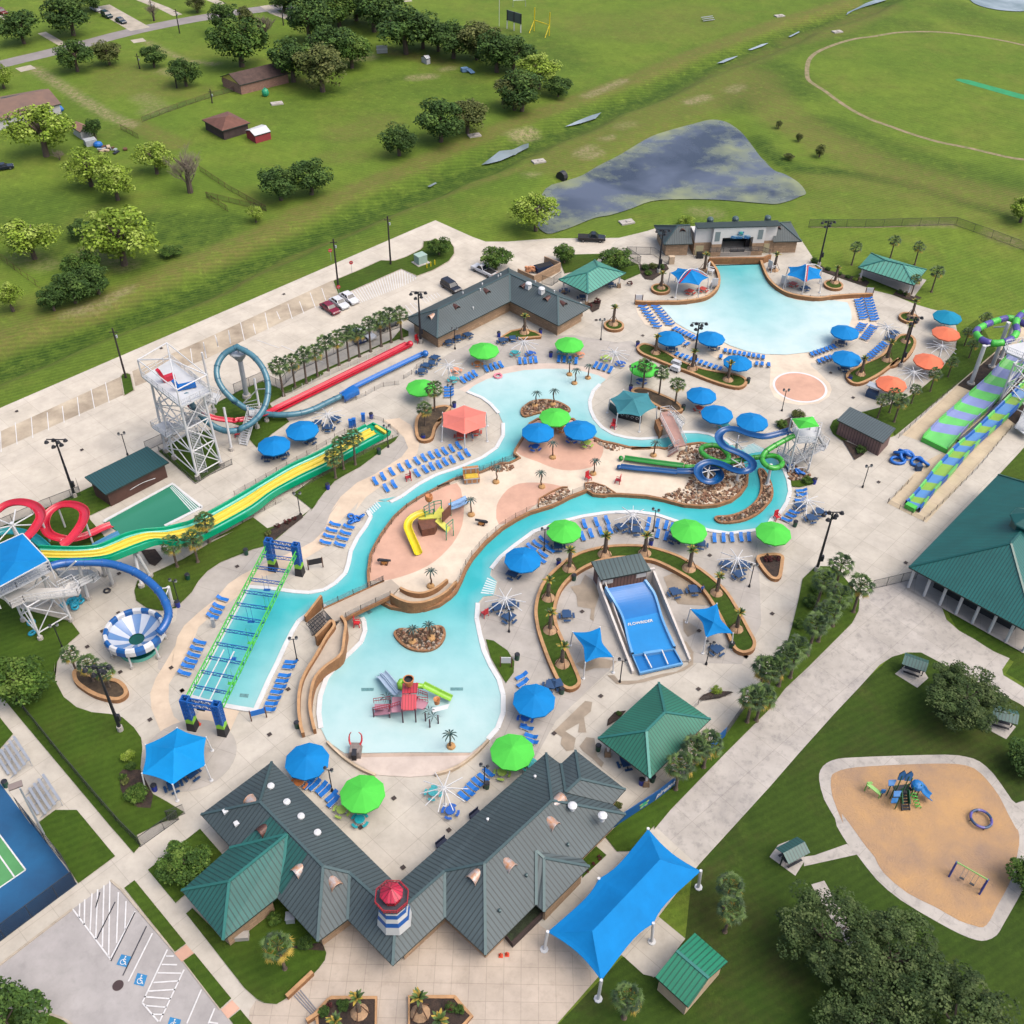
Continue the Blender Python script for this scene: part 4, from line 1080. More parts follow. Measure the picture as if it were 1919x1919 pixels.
M_MAUVE=mat('mauve_siding',(142,112,108),.8,.1,.6,kind='seam',p=.5)
M_CREAMW=mat('cream_wall',(220,196,166),.8,.1,.6)
M_COPPER=mat('weathered_copper',(186,128,78),.45,.35,1.6,col2=(196,196,200),metal=.2)
M_COPPERD=mat('dark_copper',(98,60,50),.5,.3,1.6,metal=.2)
M_DARK=mat('dark_void',(22,22,26),.8,.1,1)
MW=mat('white_steel',(236,238,240),.4,.04,1)
M_GLASS=mat('window_glass',(60,76,92),.12,.1,1)
M_BLUEF=mat('blue_fabric',(0,140,218),.8,.07,.35,spec=.2)
M_BLUEF2=mat('bright_blue_fabric',(0,154,230),.8,.06,.35,spec=.2)
M_NAVY=mat('navy_slide',(10,90,156),.25,.08,.5)
M_GREENF=mat('lime_fabric',(92,224,84),.8,.06,.35,spec=.2)
M_CORAL=mat('coral_fabric',(250,142,128),.8,.05,.35,spec=.2)
M_ORANGE=mat('orange_fabric',(252,138,102),.8,.05,.35,spec=.2)
M_TEALF=mat('teal_fabric',(70,146,158),.8,.06,.35,spec=.2)
M_CYANF=mat('cyan_fabric',(16,150,190),.8,.05,.35,spec=.2)
def walls_from(eave,d,wmat,parent,name='wall',z0=0.0):
 q=inset(eave,d)
 b=MB()
 n=len(q)
 ar=sum(a.x*c.y-c.x*a.y for a,c in zip(q,q[1:]+q[:1]))
 ids=list(range(n))if ar>0 else list(reversed(range(n)))
 vs=[(q[i].x,q[i].y,z0)for i in ids]+[(q[i].x,q[i].y,eave[i][2]-.12)for i in ids]
 b.add(vs,[(i,(i+1)%n,n+(i+1)%n,n+i)for i in range(n)])
 return b.B(name,wmat,parent,uv=True),q
def building(name,label,cat,rv,faces,eave,rmat,wmat=None,inn=.8,caps=(),capm=None,posts=None,group=None,rname='roof',postm=None):
 V=S(rv)if isinstance(rv,str)else rv
 t=thing(name,label,cat,(0,0,0),0,group)
 r=RM(V,faces).B(rname,[rmat,M_FASC],t,uv=True)
 if caps:
  b=MB()
  for i,j in caps:
   b.bar(V[i]+VE((0,0,.04)),V[j]+VE((0,0,.04)),.3,.1)
  b.B('ridge_cap',capm or M_CAPD,r)
 q=None
 if wmat:
  w_,q=walls_from([V[i]for i in eave],inn,wmat,t)
 if posts:
  for p in inset([V[i]for i in eave],posts):
   h=V[eave[0]][2]
   b=MB().box((p.x,p.y,h/2),(.28,.28,h-.1))
   b.box((p.x,p.y,.45),(.8,.8,.9),m=1,top=.8)
   b.B('post',[postm or MW,M_BRICK],t)
 return t,V,q
def dormer(p,yw,r,m,parent,L=1.7):
 """barrel shaped roof dormer opening towards yw"""
 b=MB()
 f=VE((cos(yw),sin(yw),0));s=VE((-f.y,f.x,0))
 k,n=7,10
 vs=[]
 for i in range(k):
  t=i/(k-1)
  rr=r*(1-.12*t)*math.sqrt(max(0.02,1-max(0,(t-.45)/.55)**2))
  c=p-f*L*t+VE((0,0,.05+.3*t))
  for j in range(n+1):
   a=PI*j/n
   vs.append(c+s*cos(a)*rr+VE((0,0,sin(a)*rr-.1)))
 fs=[(i*(n+1)+j,i*(n+1)+j+1,(i+1)*(n+1)+j+1,(i+1)*(n+1)+j)for i in range(k-1)for j in range(n)]
 b.add(vs,fs,0)
 b.add([v+f*-.12 for v in vs[:n+1]],[tuple(range(n+1))],1)
 b.tube([v+f*.02 for v in vs[:n+1]],.06,5,0)
 return b.B('dormer',[m,M_DARK],parent,smooth=False)
#entry building
EB=thing('ticket_building','large dark green roofed entry building with a striped lighthouse','building')
LV=S('@26 650,105,3.3 140,485,3.3 565,395,6.4 1020,860,6.4 1210,905,5.6 @0 743.3,1657,3.3 742,1713,5.6 736,1809.5,3.3 @26 1195,1240,3.3 980,1400,3.3')
RV=S('@28 1075,85,3.3 1685,555,3.3 1120,450,6.6 605,930,6.6 300,990,5.6 @0 742,1713,5.6 743.3,1657,3.3 736,1809.5,3.3 @28 300,1345,3.3 @29 345,1040,3.3')
LV[4]=on_plane('@26 1210,905',LV[9],LV[8],LV[3]);RV[4]=on_plane('@28 300,990',RV[9],RV[8],RV[3])
LV[6]=RV[5]=S1('@0 742,1713',(LV[4].z+RV[4].z)/2)
r1=RM(LV,[(1,0,2),(1,9,3,2),(9,8,4,3),(8,7,6,4),(0,5,6,4,3,2)]).B('left_roof',[M_RDARK,M_FASC],EB,uv=True)
r2_=RM(RV,[(0,1,2),(1,9,3,2),(9,8,4,3),(8,7,5,4),(0,2,3,4,5,6)]).B('right_roof',[M_RDARK,M_FASC],EB,uv=True)
def capset(V,pairs,m,parent):
 b=MB()
 for i,j in pairs:
  b.bar(V[i]+VE((0,0,.05)),V[j]+VE((0,0,.05)),.3,.1)
 b.B('ridge_cap',m,parent)
capset(LV,[(0,2),(1,2),(2,3),(3,9),(3,4),(4,6),(6,7),(4,8)],M_CAPD,r1)
capset(RV,[(0,2),(1,2),(2,3),(3,9),(3,4),(4,5),(4,8)],M_CAPD,r2_)
a,b_,c=LV[1],LV[9],LV[3]
lift=VE((0,0,.12))
TV=[S1('@26 0,1030',3.3),S1('@26 345,725',3.36),on_plane('@26 760,632',a,b_,c)+lift,S1('@26 345,965',0),S1('@26 715,1062',3.36),S1('@26 300,1390',3.3)]
TV[3]=S1('@26 345,965',TV[2].z)
r3=RM(TV,[(0,1,2,3),(3,2,4,5),(0,3,5)]).B('teal_wing_roof',[M_RTEAL,M_FASC],EB,uv=True)
capset(TV,[(0,3),(3,2),(3,5),(2,4),(2,1)],M_CAPT,r3)
pa=[on_plane(s,a,b_,c)+VE((0,0,.03))for s in('@26 640,500','@26 430,690','@26 720,1060','@26 905,770')]
MB().add([tuple(p)for p in pa],[(0,1,2,3)]).B('teal_roof_panel',M_RTEAL,r1,uv=True)
a,b_,c=RV[0],RV[1],RV[2]
QV=[S1('@28 1190,168',3.36),S1('@28 1300,65',3.3),S1('@28 1335,285',5.2),on_plane('@28 1225,392',a,b_,c)+lift,S1('@28 1685,365',3.3),S1('@28 1585,477',3.36)]
r4=RM(QV,[(0,1,2,3),(1,4,2),(2,4,5,3)]).B('north_hip_roof',[M_RDARK,M_FASC],EB,uv=True)
capset(QV,[(1,2),(2,4),(2,3),(0,3)],M_CAPD,r4)
a,b_,c=RV[1],RV[9],RV[3]
QW=[S1('@28 1000,1250',3.36),S1('@28 1060,1303',3.3),S1('@28 1060,890',5.0),on_plane('@28 1000,840',a,b_,c)+lift,S1('@28 1410,955',3.3),S1('@28 1350,893',3.36)]
r5=RM(QW,[(0,1,2,3),(1,4,2),(2,4,5,3)]).B('south_hip_roof',[M_RDARK,M_FASC],EB,uv=True)
capset(QW,[(1,2),(2,4),(2,3),(0,3)],M_CAPD,r5)
walls_from([LV[i]for i in(0,1,9,8,7,5)],.9,M_BRICK,EB)
walls_from([RV[i]for i in(0,1,9,8,7,6)],.9,M_BRICK,EB)
walls_from([TV[i]for i in(0,1,4,5)],.7,M_BRICK,EB)
walls_from([QV[i]for i in(0,1,4,5)],.7,M_BRICK,EB)
walls_from([QW[i]for i in(0,1,4,5)],.7,M_BRICK,EB)
def perp_out(p,q,away):
 d=VE((q[0]-p[0],q[1]-p[1],0)).normalized()
 n=VE((-d.y,d.x,0))
 return math.atan2(n.y,n.x)if n.dot(VE((p[0],p[1],0))-VE((away[0],away[1],0)))>0 else math.atan2(-n.y,-n.x)
for s,tri,dr,m in(('@26 485,375',(LV[1],LV[0],LV[2]),(LV[1],LV[0]),M_COPPER),('@26 560,625',(LV[1],LV[9],LV[3]),(LV[1],LV[9]),M_COPPERD),('@26 815,915',(LV[1],LV[9],LV[3]),(LV[1],LV[9]),M_COPPER),('@26 1120,1010',(LV[9],LV[8],LV[3]),(LV[9],LV[8]),M_COPPER),('@28 1200,425',(RV[0],RV[1],RV[2]),(RV[0],RV[1]),M_COPPER),('@28 1150,655',(RV[1],RV[9],RV[3]),(RV[1],RV[9]),M_COPPER),('@28 820,975',(RV[1],RV[9],RV[3]),(RV[1],RV[9]),M_COPPER),('@28 500,1065',(RV[9],RV[8],RV[3]),(RV[9],RV[8]),M_COPPER)):
 p=on_plane(s,*tri)
 dormer(p,perp_out(dr[0],dr[1],tri[2]),.66,m,EB,2.0)
vb=[('@26 645,288',LV,(0,5,3)),('@26 760,402',LV,(0,5,3)),('@26 862,505',LV,(0,5,3)),('@26 980,622',LV,(0,5,3)),('@28 990,275',RV,(0,2,3)),('@28 628,603',RV,(0,2,3)),('@28 1275,515',RV,(1,9,3)),('@28 1505,590',RV,(0,1,2)),('@26 316,462',LV,(1,9,3)),('@26 397,550',LV,(1,9,3)),('@28 720,1300',RV,(1,9,3)),('@28 925,1030',RV,(1,9,3)),('@28 1243,795',RV,(1,9,3))]
for i,(s,VV,tri)in enumerate(vb):
 p=on_plane(s,*[VV[k]for k in tri])
 if i in(6,7):
  MB().lathe([(.28,-.3),(.28,.5),(.5,.52),(.52,.72),(.3,.86),(.01,.88)],p,12).B('roof_fan',MW,EB)
 elif i<4:
  MB().lathe([(.12,-.2),(.12,.15),(.42,.18),(.38,.34),(.01,.42)],p,12).B('roof_vent',MW,EB)
 elif i in(8,9):
  MB().box(p,(.55,.55,.3),.6).B('skylight',MW,EB)
 else:
  MB().lathe([(.13,-.2),(.13,.35),(.17,.37),(.01,.45)],p,8).B('vent_pipe',MW if i<6 else M_CAPD,EB)
#lighthouse on the ridge
lx=S1('@0 739,1718',5.0)
LH=thing('lighthouse','','',(lx.x,lx.y,4.5))
LH.scale=(.74,.74,.66)
LH.parent=EB
M_LBLUE=mat('lighthouse_blue',(10,100,190),.5,.05,1)
M_RED=mat('lighthouse_red',(214,36,76),.45,.08,1,kind='seam',p=.5)
M_REDP=mat('red_paint',(190,30,50),.45,.08,1)
bands=[2.5-.052*i for i in range(7)]
z=[0,1.9,2.9,3.85,4.75,5.6,6.2]
rr=[2.45,2.27,2.12,1.98,1.86,1.76,1.7]
MB().lathe(list(zip(rr,z)),(0,0,0),8,mfun=lambda i,k:i%2,a0=PI/8).B('striped_shaft',[MW,M_LBLUE],LH)
g=MB().lathe([(1.7,6.15),(2.35,6.2),(2.35,6.32),(1.2,6.34)],(0,0,0),8,a0=PI/8)
g.B('gallery',mat('gallery_dark',(74,72,84),.7,.2,1),LH)
g=MB()
for k in range(8):
 t0,t1=PI/8+k*PI/4,PI/8+(k+1)*PI/4
 A,B=VE((cos(t0)*2.3,sin(t0)*2.3,0)),VE((cos(t1)*2.3,sin(t1)*2.3,0))
 for h in(6.75,7.2):
  g.bar(A+VE((0,0,h)),B+VE((0,0,h)),.09)
 for j in range(4):
  p=A.lerp(B,j/4)
  g.bar(p+VE((0,0,6.3)),p+VE((0,0,7.2)),.07)
g.B('railing',M_REDP,LH)
g=MB().lathe([(1.2,6.3),(1.2,6.7),(1.12,6.7),(1.12,7.9)],(0,0,0),8,mfun=lambda i,k:1 if i==2 else 0,a0=PI/8)
for k in range(8):
 t0=PI/8+k*PI/4
 g.bar((cos(t0)*1.2,sin(t0)*1.2,6.6),(cos(t0)*1.2,sin(t0)*1.2,8),.14)
g.B('lantern_room',[M_REDP,M_GLASS],LH)
MB().lathe([(1.2,7.88),(1.62,7.9),(1.55,8.0),(.15,9.15),(.12,9.5),(.01,9.55)],(0,0,0),8,a0=PI/8).B('lantern_roof',M_RED,LH,uv=True)
#things round the entry
for s,l in(('@28 530,552','dark bench against the inner wall nearer the pool'),('@28 275,772','dark bench against the inner wall nearer the lighthouse')):
 p=S1(s,.5)
 t=thing('bench',l,'bench',(p.x,p.y,.03),R(45))
 MB().box((0,0,.45),(1.4,.5,.08)).B('seat',mat('bench_navy',(34,48,84),.6,.1,1),t)
 MB().box((0,.22,.75),(1.4,.06,.5)).B('backrest',MATS['bench_navy'],t)
 for x in(-.6,.6):
  MB().box((x,0,.22),(.06,.45,.44)).B('leg',MATS['bench_navy'],t)
#locker building
LB,V,q=building('locker_building','L shaped dark green roofed locker building with blue lockers','building','@7 0,1035,3.1 285,1215,3.1 940,885,3.1 1375,1105,3.1 1660,940,3.1 925,585,3.1 295,955,5.4 937,638,5.4 1370,838,5.4',[(0,1,6),(1,2,7,6),(2,3,8,7),(3,4,8),(0,6,7,5),(5,7,8,4)],(0,1,2,3,4,5),M_RDARK,M_BRICK,1.1,[(0,6),(1,6),(6,7),(7,2),(7,8),(8,3),(8,4),(7,5)])
M_LOCK=mat('locker_blue',(24,84,190),.5,.1,1,kind='brick',p=.9)
for s in('@7 478,1195 758,1050','@7 930,955 1058,1018'):
 MB().wall(S(s),2.0,.5).B('lockers',M_LOCK,LB,uv=True)
for s,tri,dr,m in(('@7 215,1040',(0,1,6),(0,1),M_COPPER),('@7 470,955',(1,2,7),(1,2),M_COPPERD),('@7 745,815',(1,2,7),(1,2),M_COPPERD),('@7 1040,770',(2,3,8),(2,3),M_COPPERD),('@7 1255,880',(2,3,8),(2,3),M_COPPERD),('@7 1435,925',(3,4,8),(3,4),M_COPPERD)):
 dormer(on_plane(s,*[V[i]for i in tri]),perp_out(V[dr[0]],V[dr[1]],V[tri[2]]),.6,m,LB,1.9)
for s,tri in(('@7 672,790',(1,2,7)),('@7 608,955',(1,2,7)),('@7 690,740',(0,7,5)),('@7 515,820',(0,7,5)),('@7 833,668',(0,7,5)),('@7 855,655',(0,7,5)),('@7 1167,718',(5,8,4)),('@7 1338,805',(5,8,4))):
 MB().lathe([(.12,-.2),(.12,.4),(.16,.42),(.01,.5)],on_plane(s,*[V[i]for i in tri]),8).B('vent_pipe',MW,LB)
for s in('@7 1105,770','@7 1222,815'):
 p=on_plane(s,V[2],V[3],V[8])
 b=MB().box((p.x,p.y,p.z+.4),(.9,.9,.9),R(40)).lathe([(.6,.85),(.65,1.1),(.5,1.25),(.01,1.3)],p,10)
 b.B('roof_fan',MW,LB)
for s in('@7 1368,1150','@7 1565,1020'):
 p=S1(s)
 MB().box((p.x,p.y,.6),(.9,.9,1.2),R(45),1,.8).box((p.x,p.y,1.9),(.35,.35,2.2),R(45)).B('column',[MW,M_BRICK],LB)
#wave pool building
WB=thing('wave_building','white fronted stage building at the head of the wave pool','building')
A,B=S1('@8 760,472'),S1('@8 1480,450')
ux=(B-A).normalized();uy=VE((-ux.y,ux.x,0));Lw=(B-A).length
yw=math.atan2(ux.y,ux.x)
def wbox(b,x0,x1,y0,y1,z0,z1,m=0):
 c=A+ux*(x0+x1)/2+uy*(y0+y1)/2
 b.box((c.x,c.y,(z0+z1)/2),(x1-x0,y1-y0,z1-z0),yw,m)
M_STUC=mat('white_stucco',(250,248,244),.8,.04,.5)
so0,so1=.32*Lw,.70*Lw
b=MB()
for x0,x1,y0 in((0,.2*Lw,0),(.2*Lw,so0,-1),(so1,.84*Lw,-1),(.84*Lw,Lw,0)):
 wbox(b,x0,x1,y0,4.5,0,2.9,1);wbox(b,x0,x1,y0,1.2,2.9,6.6,0)
wbox(b,so0,so1,-1,1.2,4.3,6.6,0);wbox(b,0,so0,1.3,4.5,2.9,4.4,0);wbox(b,so1,Lw,1.3,4.5,2.9,4.4,0);wbox(b,so0,so1,1.3,4.5,4.3,4.5,0)
b.B('facade',[M_STUC,M_BRICK],WB,uv=True)
b=MB();wbox(b,-.2,Lw+.2,-1.2,1.3,6.62,6.8);b.B('parapet_cap',M_FASC,WB)
b=MB();wbox(b,so0,so1,-1,4.3,.02,.9,0);b.B('stage_floor',M_GREY,WB)
b=MB();wbox(b,so0+.01,so1-.01,4.0,4.3,.92,4.28,0);wbox(b,so0+.01,so0+.4,0,3.9,.92,4.28);b.B('stage_backdrop',mat('stage_dark',(44,60,62),.8,.1,1),WB)
b=MB();wbox(b,.225*Lw,.285*Lw,-1.06,-.95,3.6,5.7);b.B('louvre',mat('louvre',(140,156,158),.6,.05,1),WB)
b=MB();wbox(b,.75*Lw,.81*Lw,-1.06,-.95,3.8,5.9);b.B('louvre',MATS['louvre'],WB)
b=MB();wbox(b,.02*Lw,.12*Lw,-.06,.05,.1,2.2);b.B('door',mat('cream_door',(214,202,160),.6,.05,1),WB)
b=MB();wbox(b,.87*Lw,.94*Lw,-.06,.05,.1,2.2);b.B('door',MATS['cream_door'],WB)
for x in(.19*Lw,.5*Lw,.9*Lw):
 c=A+ux*x+uy*2.2
 MB().lathe([(.7,-2.4),(.7,.3),(.5,.6),(.01,.75)],(c.x,c.y,6.8),12).B('roof_dome',M_CAPD,WB)
#sign with turtle emblem
M_SIGNB=mat('sign_blue',(40,130,200),.5,.05,1)
M_SIGNT=mat('sign_teal',(60,180,170),.5,.05,1)
def text_obj(name,txt,loc,rot,size,m,parent=None,extr=.02,shear=0.0,bold=0.0):
 cu=bpy.data.curves.new(name,'FONT')
 cu.body=txt;cu.size=size;cu.extrude=extr;cu.align_x='CENTER';cu.align_y='CENTER';cu.shear=shear;cu.offset=bold
 o=NO(name,cu)
 LK(o)
 bpy.context.view_layer.update()
 dg=bpy.context.evaluated_depsgraph_get()
 me=bpy.data.meshes.new_from_object(o.evaluated_get(dg))
 bpy.data.objects.remove(o)
 me.materials.clear();me.materials.append(m)
 o=NO(name,me)
 LK(o)
 o.location=loc
 o.rotation_euler=rot
 if parent:
  o.parent=parent
 return o
c=A+ux*.53*Lw-uy*1.12
b=MB()
for(dx,dz,w_,h_)in((-1.0,0,1.6,.55),(.2,.05,1.6,.6),(1.3,0,1.5,.7),(.05,.75,1.0,.9)):
 q0=c+ux*dx
 vs=[]
 for yy in(0,-.14):
  for k in range(12):
   t=k*PI/6
   p=q0+ux*cos(t)*w_*.62-uy*(-yy if yy else 0)
   vs.append((p.x,p.y,4.55+dz+sin(t)*h_*.62))
 b.add(vs,[tuple(range(12)),tuple(reversed(range(12,24)))]+[(k,(k+1)%12,12+(k+1)%12,12+k)for k in range(12)])
sg=b.B('sign_board',mat('sign_pale',(190,222,236),.5,.05,1),WB)
sgt=text_obj('sign_lettering','Pirates Bay',(c.x-uy.x*.2,c.y-uy.y*.2,4.5),(R(90),0,yw),.95,M_SIGNB,WB,.03,.2,.015)
b=MB()
q0=c-uy*.22
b.ball((q0 .x,q0 .y,5.45),.42,10,6,0,(1,.3,.85)).ball((q0 .x+.5*ux.x,q0 .y+.5*ux.y,5.6),.18,8,5,1,(1,.5,1))
for dx,dz in((-.45,-.25),(.4,-.3),(-.4,.25)):
 b.ball((q0 .x+dx*ux.x,q0 .y+dx*ux.y,5.45+dz),.2,8,5,1,(1,.3,.5))
b.B('turtle_emblem',[M_SIGNT,M_SIGNB],WB)
#side hips
for k,(s,sgn)in enumerate((('@8 500,375,3 758,367,3 625,205,6 735,200,6 412,203,3',1),('@8 1740,345,3 1480,350,3 1545,178,6 1508,182,6 1640,172,3',-1))):
 v=S(s)
 back=v[4]+(v[1]-v[0])
 v.append(back)
 rf=RM(v,[(0,1,3,2),(0,2,4),(2,3,5,4)]).B('hip_roof',[M_RDARK,M_FASC],WB,uv=True)
 capset(v,[(0,2),(2,4),(2,3)],M_CAPD,rf)
 walls_from([v[0],v[1],v[5],v[4]],.7,M_BRICK,WB)
 p=on_plane('@8 668,262' if k==0 else '@8 1527,240',v[0],v[1],v[3])
 dormer(p,perp_out(v[0],v[1],v[3]),.6,M_COPPERD,WB,1.8)
MB().wall(S('@8 660,440 700,440'),2.1,.1).B('door',MATS['louvre'],WB)
#wall and footbridge at the wave chambers
t=thing('chamber_wall','brown stone wall with dark outlets at the head of the wave pool','wall')
MB().wall(S('@8 900,550,0 1385,545,0 1450,520,0'),1.4,.5).B('wall',M_WALLB,t,uv=True)
MB().wall([p+VE((0,-.3,0))for p in S('@8 930,565,0 1360,553,0')],.28,.1,.02).B('outlets',M_DARK,t)
for s,l in(('@8 240,915 350,922 500,918 620,918 750,905 870,880 950,825 990,755 985,665 945,595 900,540','curved brown wall left of the wave pool'),('@8 1365,540 1400,640 1450,730 1530,800 1620,845 1750,872 1890,885 @9 200,868 380,855 550,848','curved brown wall right of the wave pool')):
 q=CS(S(s),3)
 tag(MB().wall(q,.9,.5,0,0,mtop=1).B('pool_wall',[M_WALLB,M_WALLT],uv=True),l,'wall')
#pavilions and sheds
building('pavilion','green hip roofed open pavilion between entry building and service road','pavilion','@23 980,268,3.4 1425,582,3.4 905,1090,3.4 458,745,3.4 1035,525,6 875,685,6',[(0,1,4),(1,2,5,4),(2,3,5),(3,0,4,5)],(0,1,2,3),M_RPAV,caps=[(0,4),(1,4),(4,5),(5,2),(5,3)],capm=M_CAPT,posts=1.0)
building('pavilion','turquoise roofed shade pavilion beside the locker building','pavilion','@7 1375,688,3.2 1700,512,3.2 @8 158,632,3.2 @7 1640,818,3.2 1730,572,4.9 1635,628,4.9',[(0,1,4,5),(1,2,4),(2,3,5,4),(3,0,5)],(0,1,2,3),M_RTURQ,caps=[(0,5),(1,4),(4,5),(2,4),(3,5)],capm=M_CAPT,posts=.8)
building('pavilion','turquoise roofed shade pavilion on the far right lawn','pavilion','@9 545,450,3.2 1045,600,3.2 930,740,3.2 428,580,3.2 670,515,4.9 835,555,4.9',[(0,1,5,4),(1,2,5),(2,3,4,5),(3,0,4)],(0,1,2,3),M_RTURQ,caps=[(0,4),(1,5),(4,5),(2,5),(3,4)],capm=M_CAPT,posts=.8)
slab('concrete_pad','@9 428,650 560,700 930,850 1040,700 560,560',M_GREY,ZG+.03,label='concrete floor of the far right shade pavilion')
v=S('@19 1090,470,4.2 @0 1871,889,4.2 @19 2010,970,4.2 1825,300,10.5')
cen=(v[1]+v[2])/2
v4=VE((2*cen.x-v[0].x,2*cen.y-v[0].y,4.2));dl=(v[1]-v[0]).normalized();v5=v[3]+dl*((v[1]-v[0]).length-2*(v[3]-v[0]).dot(dl))
T_,V_,q_=building('gymnasium','huge teal hip roofed open pavilion at the right edge','pavilion',[v[0],v[1],v4,v[2],v[3],v5],[(0,1,5,4),(1,2,5),(2,3,4,5),(3,0,4)],(0,1,2,3),M_RBIG,caps=[(0,4),(4,5),(3,4),(1,5)],capm=mat('cap_deep_teal',(14,96,92),.4,.05,1))
T_.name='pavilion'
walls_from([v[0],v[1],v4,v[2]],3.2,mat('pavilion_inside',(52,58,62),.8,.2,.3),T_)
edge=inset([v[0],v[1],v4,v[2]],.7)
for k in range(8):
 p=edge[0].lerp(edge[3],k/7)
 MB().box((p.x,p.y,2.05),(.3,.3,4.1)).B('post',MW,T_)
for k in range(1,6):
 p=edge[0].lerp(edge[1],k/5)
 MB().box((p.x,p.y,2.05),(.3,.3,4.1)).B('post',MW,T_)
p=v[3].lerp(v5,.38)
MB().lathe([(2.2,-1.6),(2.2,.5),(2.7,.5),(2.6,.65),(.1,1.9),(.01,2.1)],p,8,a0=.4).B('cupola',MATS['cap_deep_teal'],T_)
slab('concrete_pad',inset([v[0],v[1],v4,v[2]],.4),M_GREY,ZG+.035,label='floor of the huge teal pavilion')
def shed(name,label,rs,rmat,wmat,inn=.5,extra=None,cat='building'):
 v=S(rs)
 t=thing(name,label,cat)
 RM(v,[(0,1,2,3)]).B('roof',[rmat,M_FASC],t,uv=True)
 walls_from(v,inn,wmat,t)
 return t,v
PH,v=shed('pump_house','brown walled pump house with blue green roof by the green catch pool','@10 660,1142,3.9 1150,902,3.9 1320,1027,3.0 825,1280,3.0',M_RPUMP,M_DKBROWN)
MB().tube(CS(S('@10 1015,1245,1.2 1110,1190,1.5 1215,1152,1.7'),4),.05,5).B('handrail',MW,PH)
SH,v=shed('storage_building','mauve storage building with grey metal roof by the right slides','@14 355,490,3.5 767,685,3.5 655,817,3.1 237,607,3.1',M_RGREY,M_MAUVE,.35)
FH,v=shed('equipment_hut','mauve equipment hut at the head of the surf simulator','@18 470,490,3.4 875,422,3.4 960,560,2.7 550,640,2.7',mat('roof_hut',(76,98,100),.4,.06,.3,metal=.2,kind='seam',p=.62),M_MAUVE,.35)
qq=inset(v,.35)
f0,f1=qq[3],qq[2]
fd=(f1-f0).normalized();fn=VE((fd.y,-fd.x))
for t_ in(.07,.19,.82,.93):
 p=f0 .lerp(f1,t_)+fn*.04
 MB().box((p.x,p.y,1.7),(.75,.05,.75),math.atan2(fd.y,fd.x)).B('notice',MW,FH)
building('restroom_hut','small bright green gabled hut in the lower right lawn','building','@0 1302,1748,2.9 1364,1802,2.9 1328.4,1833.5,4.1 1268,1782,4.1 1227.8,1830.4,2.9 1290,1887.7,2.9',[(0,1,2,3),(3,2,5,4)],(0,1,5,4),M_RGREEN,M_CREAMW,.35,caps=[(3,2)],capm=M_CAPT)
def gable(name,label,rs,rmat,wmat,inn=.4,gmat=None,group=None,cat='house'):
 """rs: front eave a, b, ridge c (over b), d (over a) -> back eave mirrored"""
 v=S(rs)
 e=[VE((2*v[3].x-v[0].x,2*v[3].y-v[0].y,v[0].z)),VE((2*v[2].x-v[1].x,2*v[2].y-v[1].y,v[1].z))]
 V=[v[0],v[1],v[2],v[3],e[1],e[0]]
 t,V,q=building(name,label,cat,V,[(0,1,2,3),(3,2,4,5)],(0,1,4,5),rmat,wmat,inn,group=group)
 b=MB()
 for(i,j,k)in((0,3,5),(1,2,4)):
  a_,c_,d_=V[i],V[j],V[k]
  cc=(V[0]+V[1]+V[4]+V[5])/4
  off=VE((cc.x-a_.x,cc.y-a_.y,0))
  ax=(V[1]-V[0]).normalized()*(inn+.01)*(1 if i==0 else-1)
  b.add([a_+ax+VE((0,0,-.1)),c_+ax+VE((0,0,-.2)),d_+ax+VE((0,0,-.1))],[(0,1,2)])
 b.B('gable_wall',gmat or wmat,t,uv=True)
 return t,V
M_WSIDE=mat('white_siding',(214,214,218),.7,.08,.6)
gable('house','white house with rusty brown roof at the left edge','@1 -160,905,2.6 440,745,2.6 350,638,4.6 -230,765,4.6',mat('rusty_roof',(104,84,76),.85,.35,.35,col2=(142,112,96)),M_WSIDE)
HB,V=gable('house','pink brick house with yellow gable by the big trees','@1 2080,525,2.7 1725,613,2.7 1645,530,4.6 2000,445,4.6',M_RBROWN,M_BRICKP,.3,mat('yellow_gable',(226,206,110),.7,.05,1))
for s in('@1 1605,575','@1 1645,592'):
 p=S1(s,1.4)
 MB().box(p+VE((-.05,-.1,0)),(.12,.9,1),R(-20)).B('window',M_GLASS,HB)
building('house','brown shingle hip roofed brick house in the meadow','house','@1 1450,860,2.6 1640,800,2.6 1800,882,2.6 1598,942,2.6 1625,838,4.7 1645,830,4.7',[(0,1,5,4),(1,2,5),(2,3,4,5),(3,0,4)],(0,1,2,3),mat('shingle_rust',(126,84,72),.9,.15,.8),mat('dark_brick',(82,66,64),.9,.2,1),.5)
gable('garden_shed','red shed with white roof beside the brown house','@1 1832,978,2 @2 106,945,2 70,900,2.7 @1 1795,937,2.7',mat('white_roof',(226,228,230),.6,.06,1),mat('red_siding',(166,58,66),.8,.1,1),.1,cat='shed')
gable('garden_shed','white front gambrel shed with rusty roof behind the yellow green tree','@1 575,952,2 510,908,2 545,870,3 610,905,3',mat('rust_tin',(170,128,108),.7,.15,1),M_WSIDE,.1,cat='shed')
gable('garden_shed','tiny white playhouse shed under the dark tree row','@2 1225,425,1.6 1253,418,1.6 1240,395,2.2 1205,400,2.2',mat('white_roof',(226,228,230)),M_WSIDE,.05,cat='shed')
b=MB().box(S1('@1 650,1020',.7),(2.8,2.2,1.4),R(35))
tag(b.B('metal_box',mat('grey_box',(190,196,200),.6,.1,1)),'grey storage box beside the gambrel shed','box')
p=S1('@7 1290,610')
DE=thing('dumpster_enclosure','tan walled dumpster enclosure behind the locker building','enclosure')
q=S('@7 1010,592,2.0 1155,657,2.0 1392,537,2.0 1250,480,2.0')
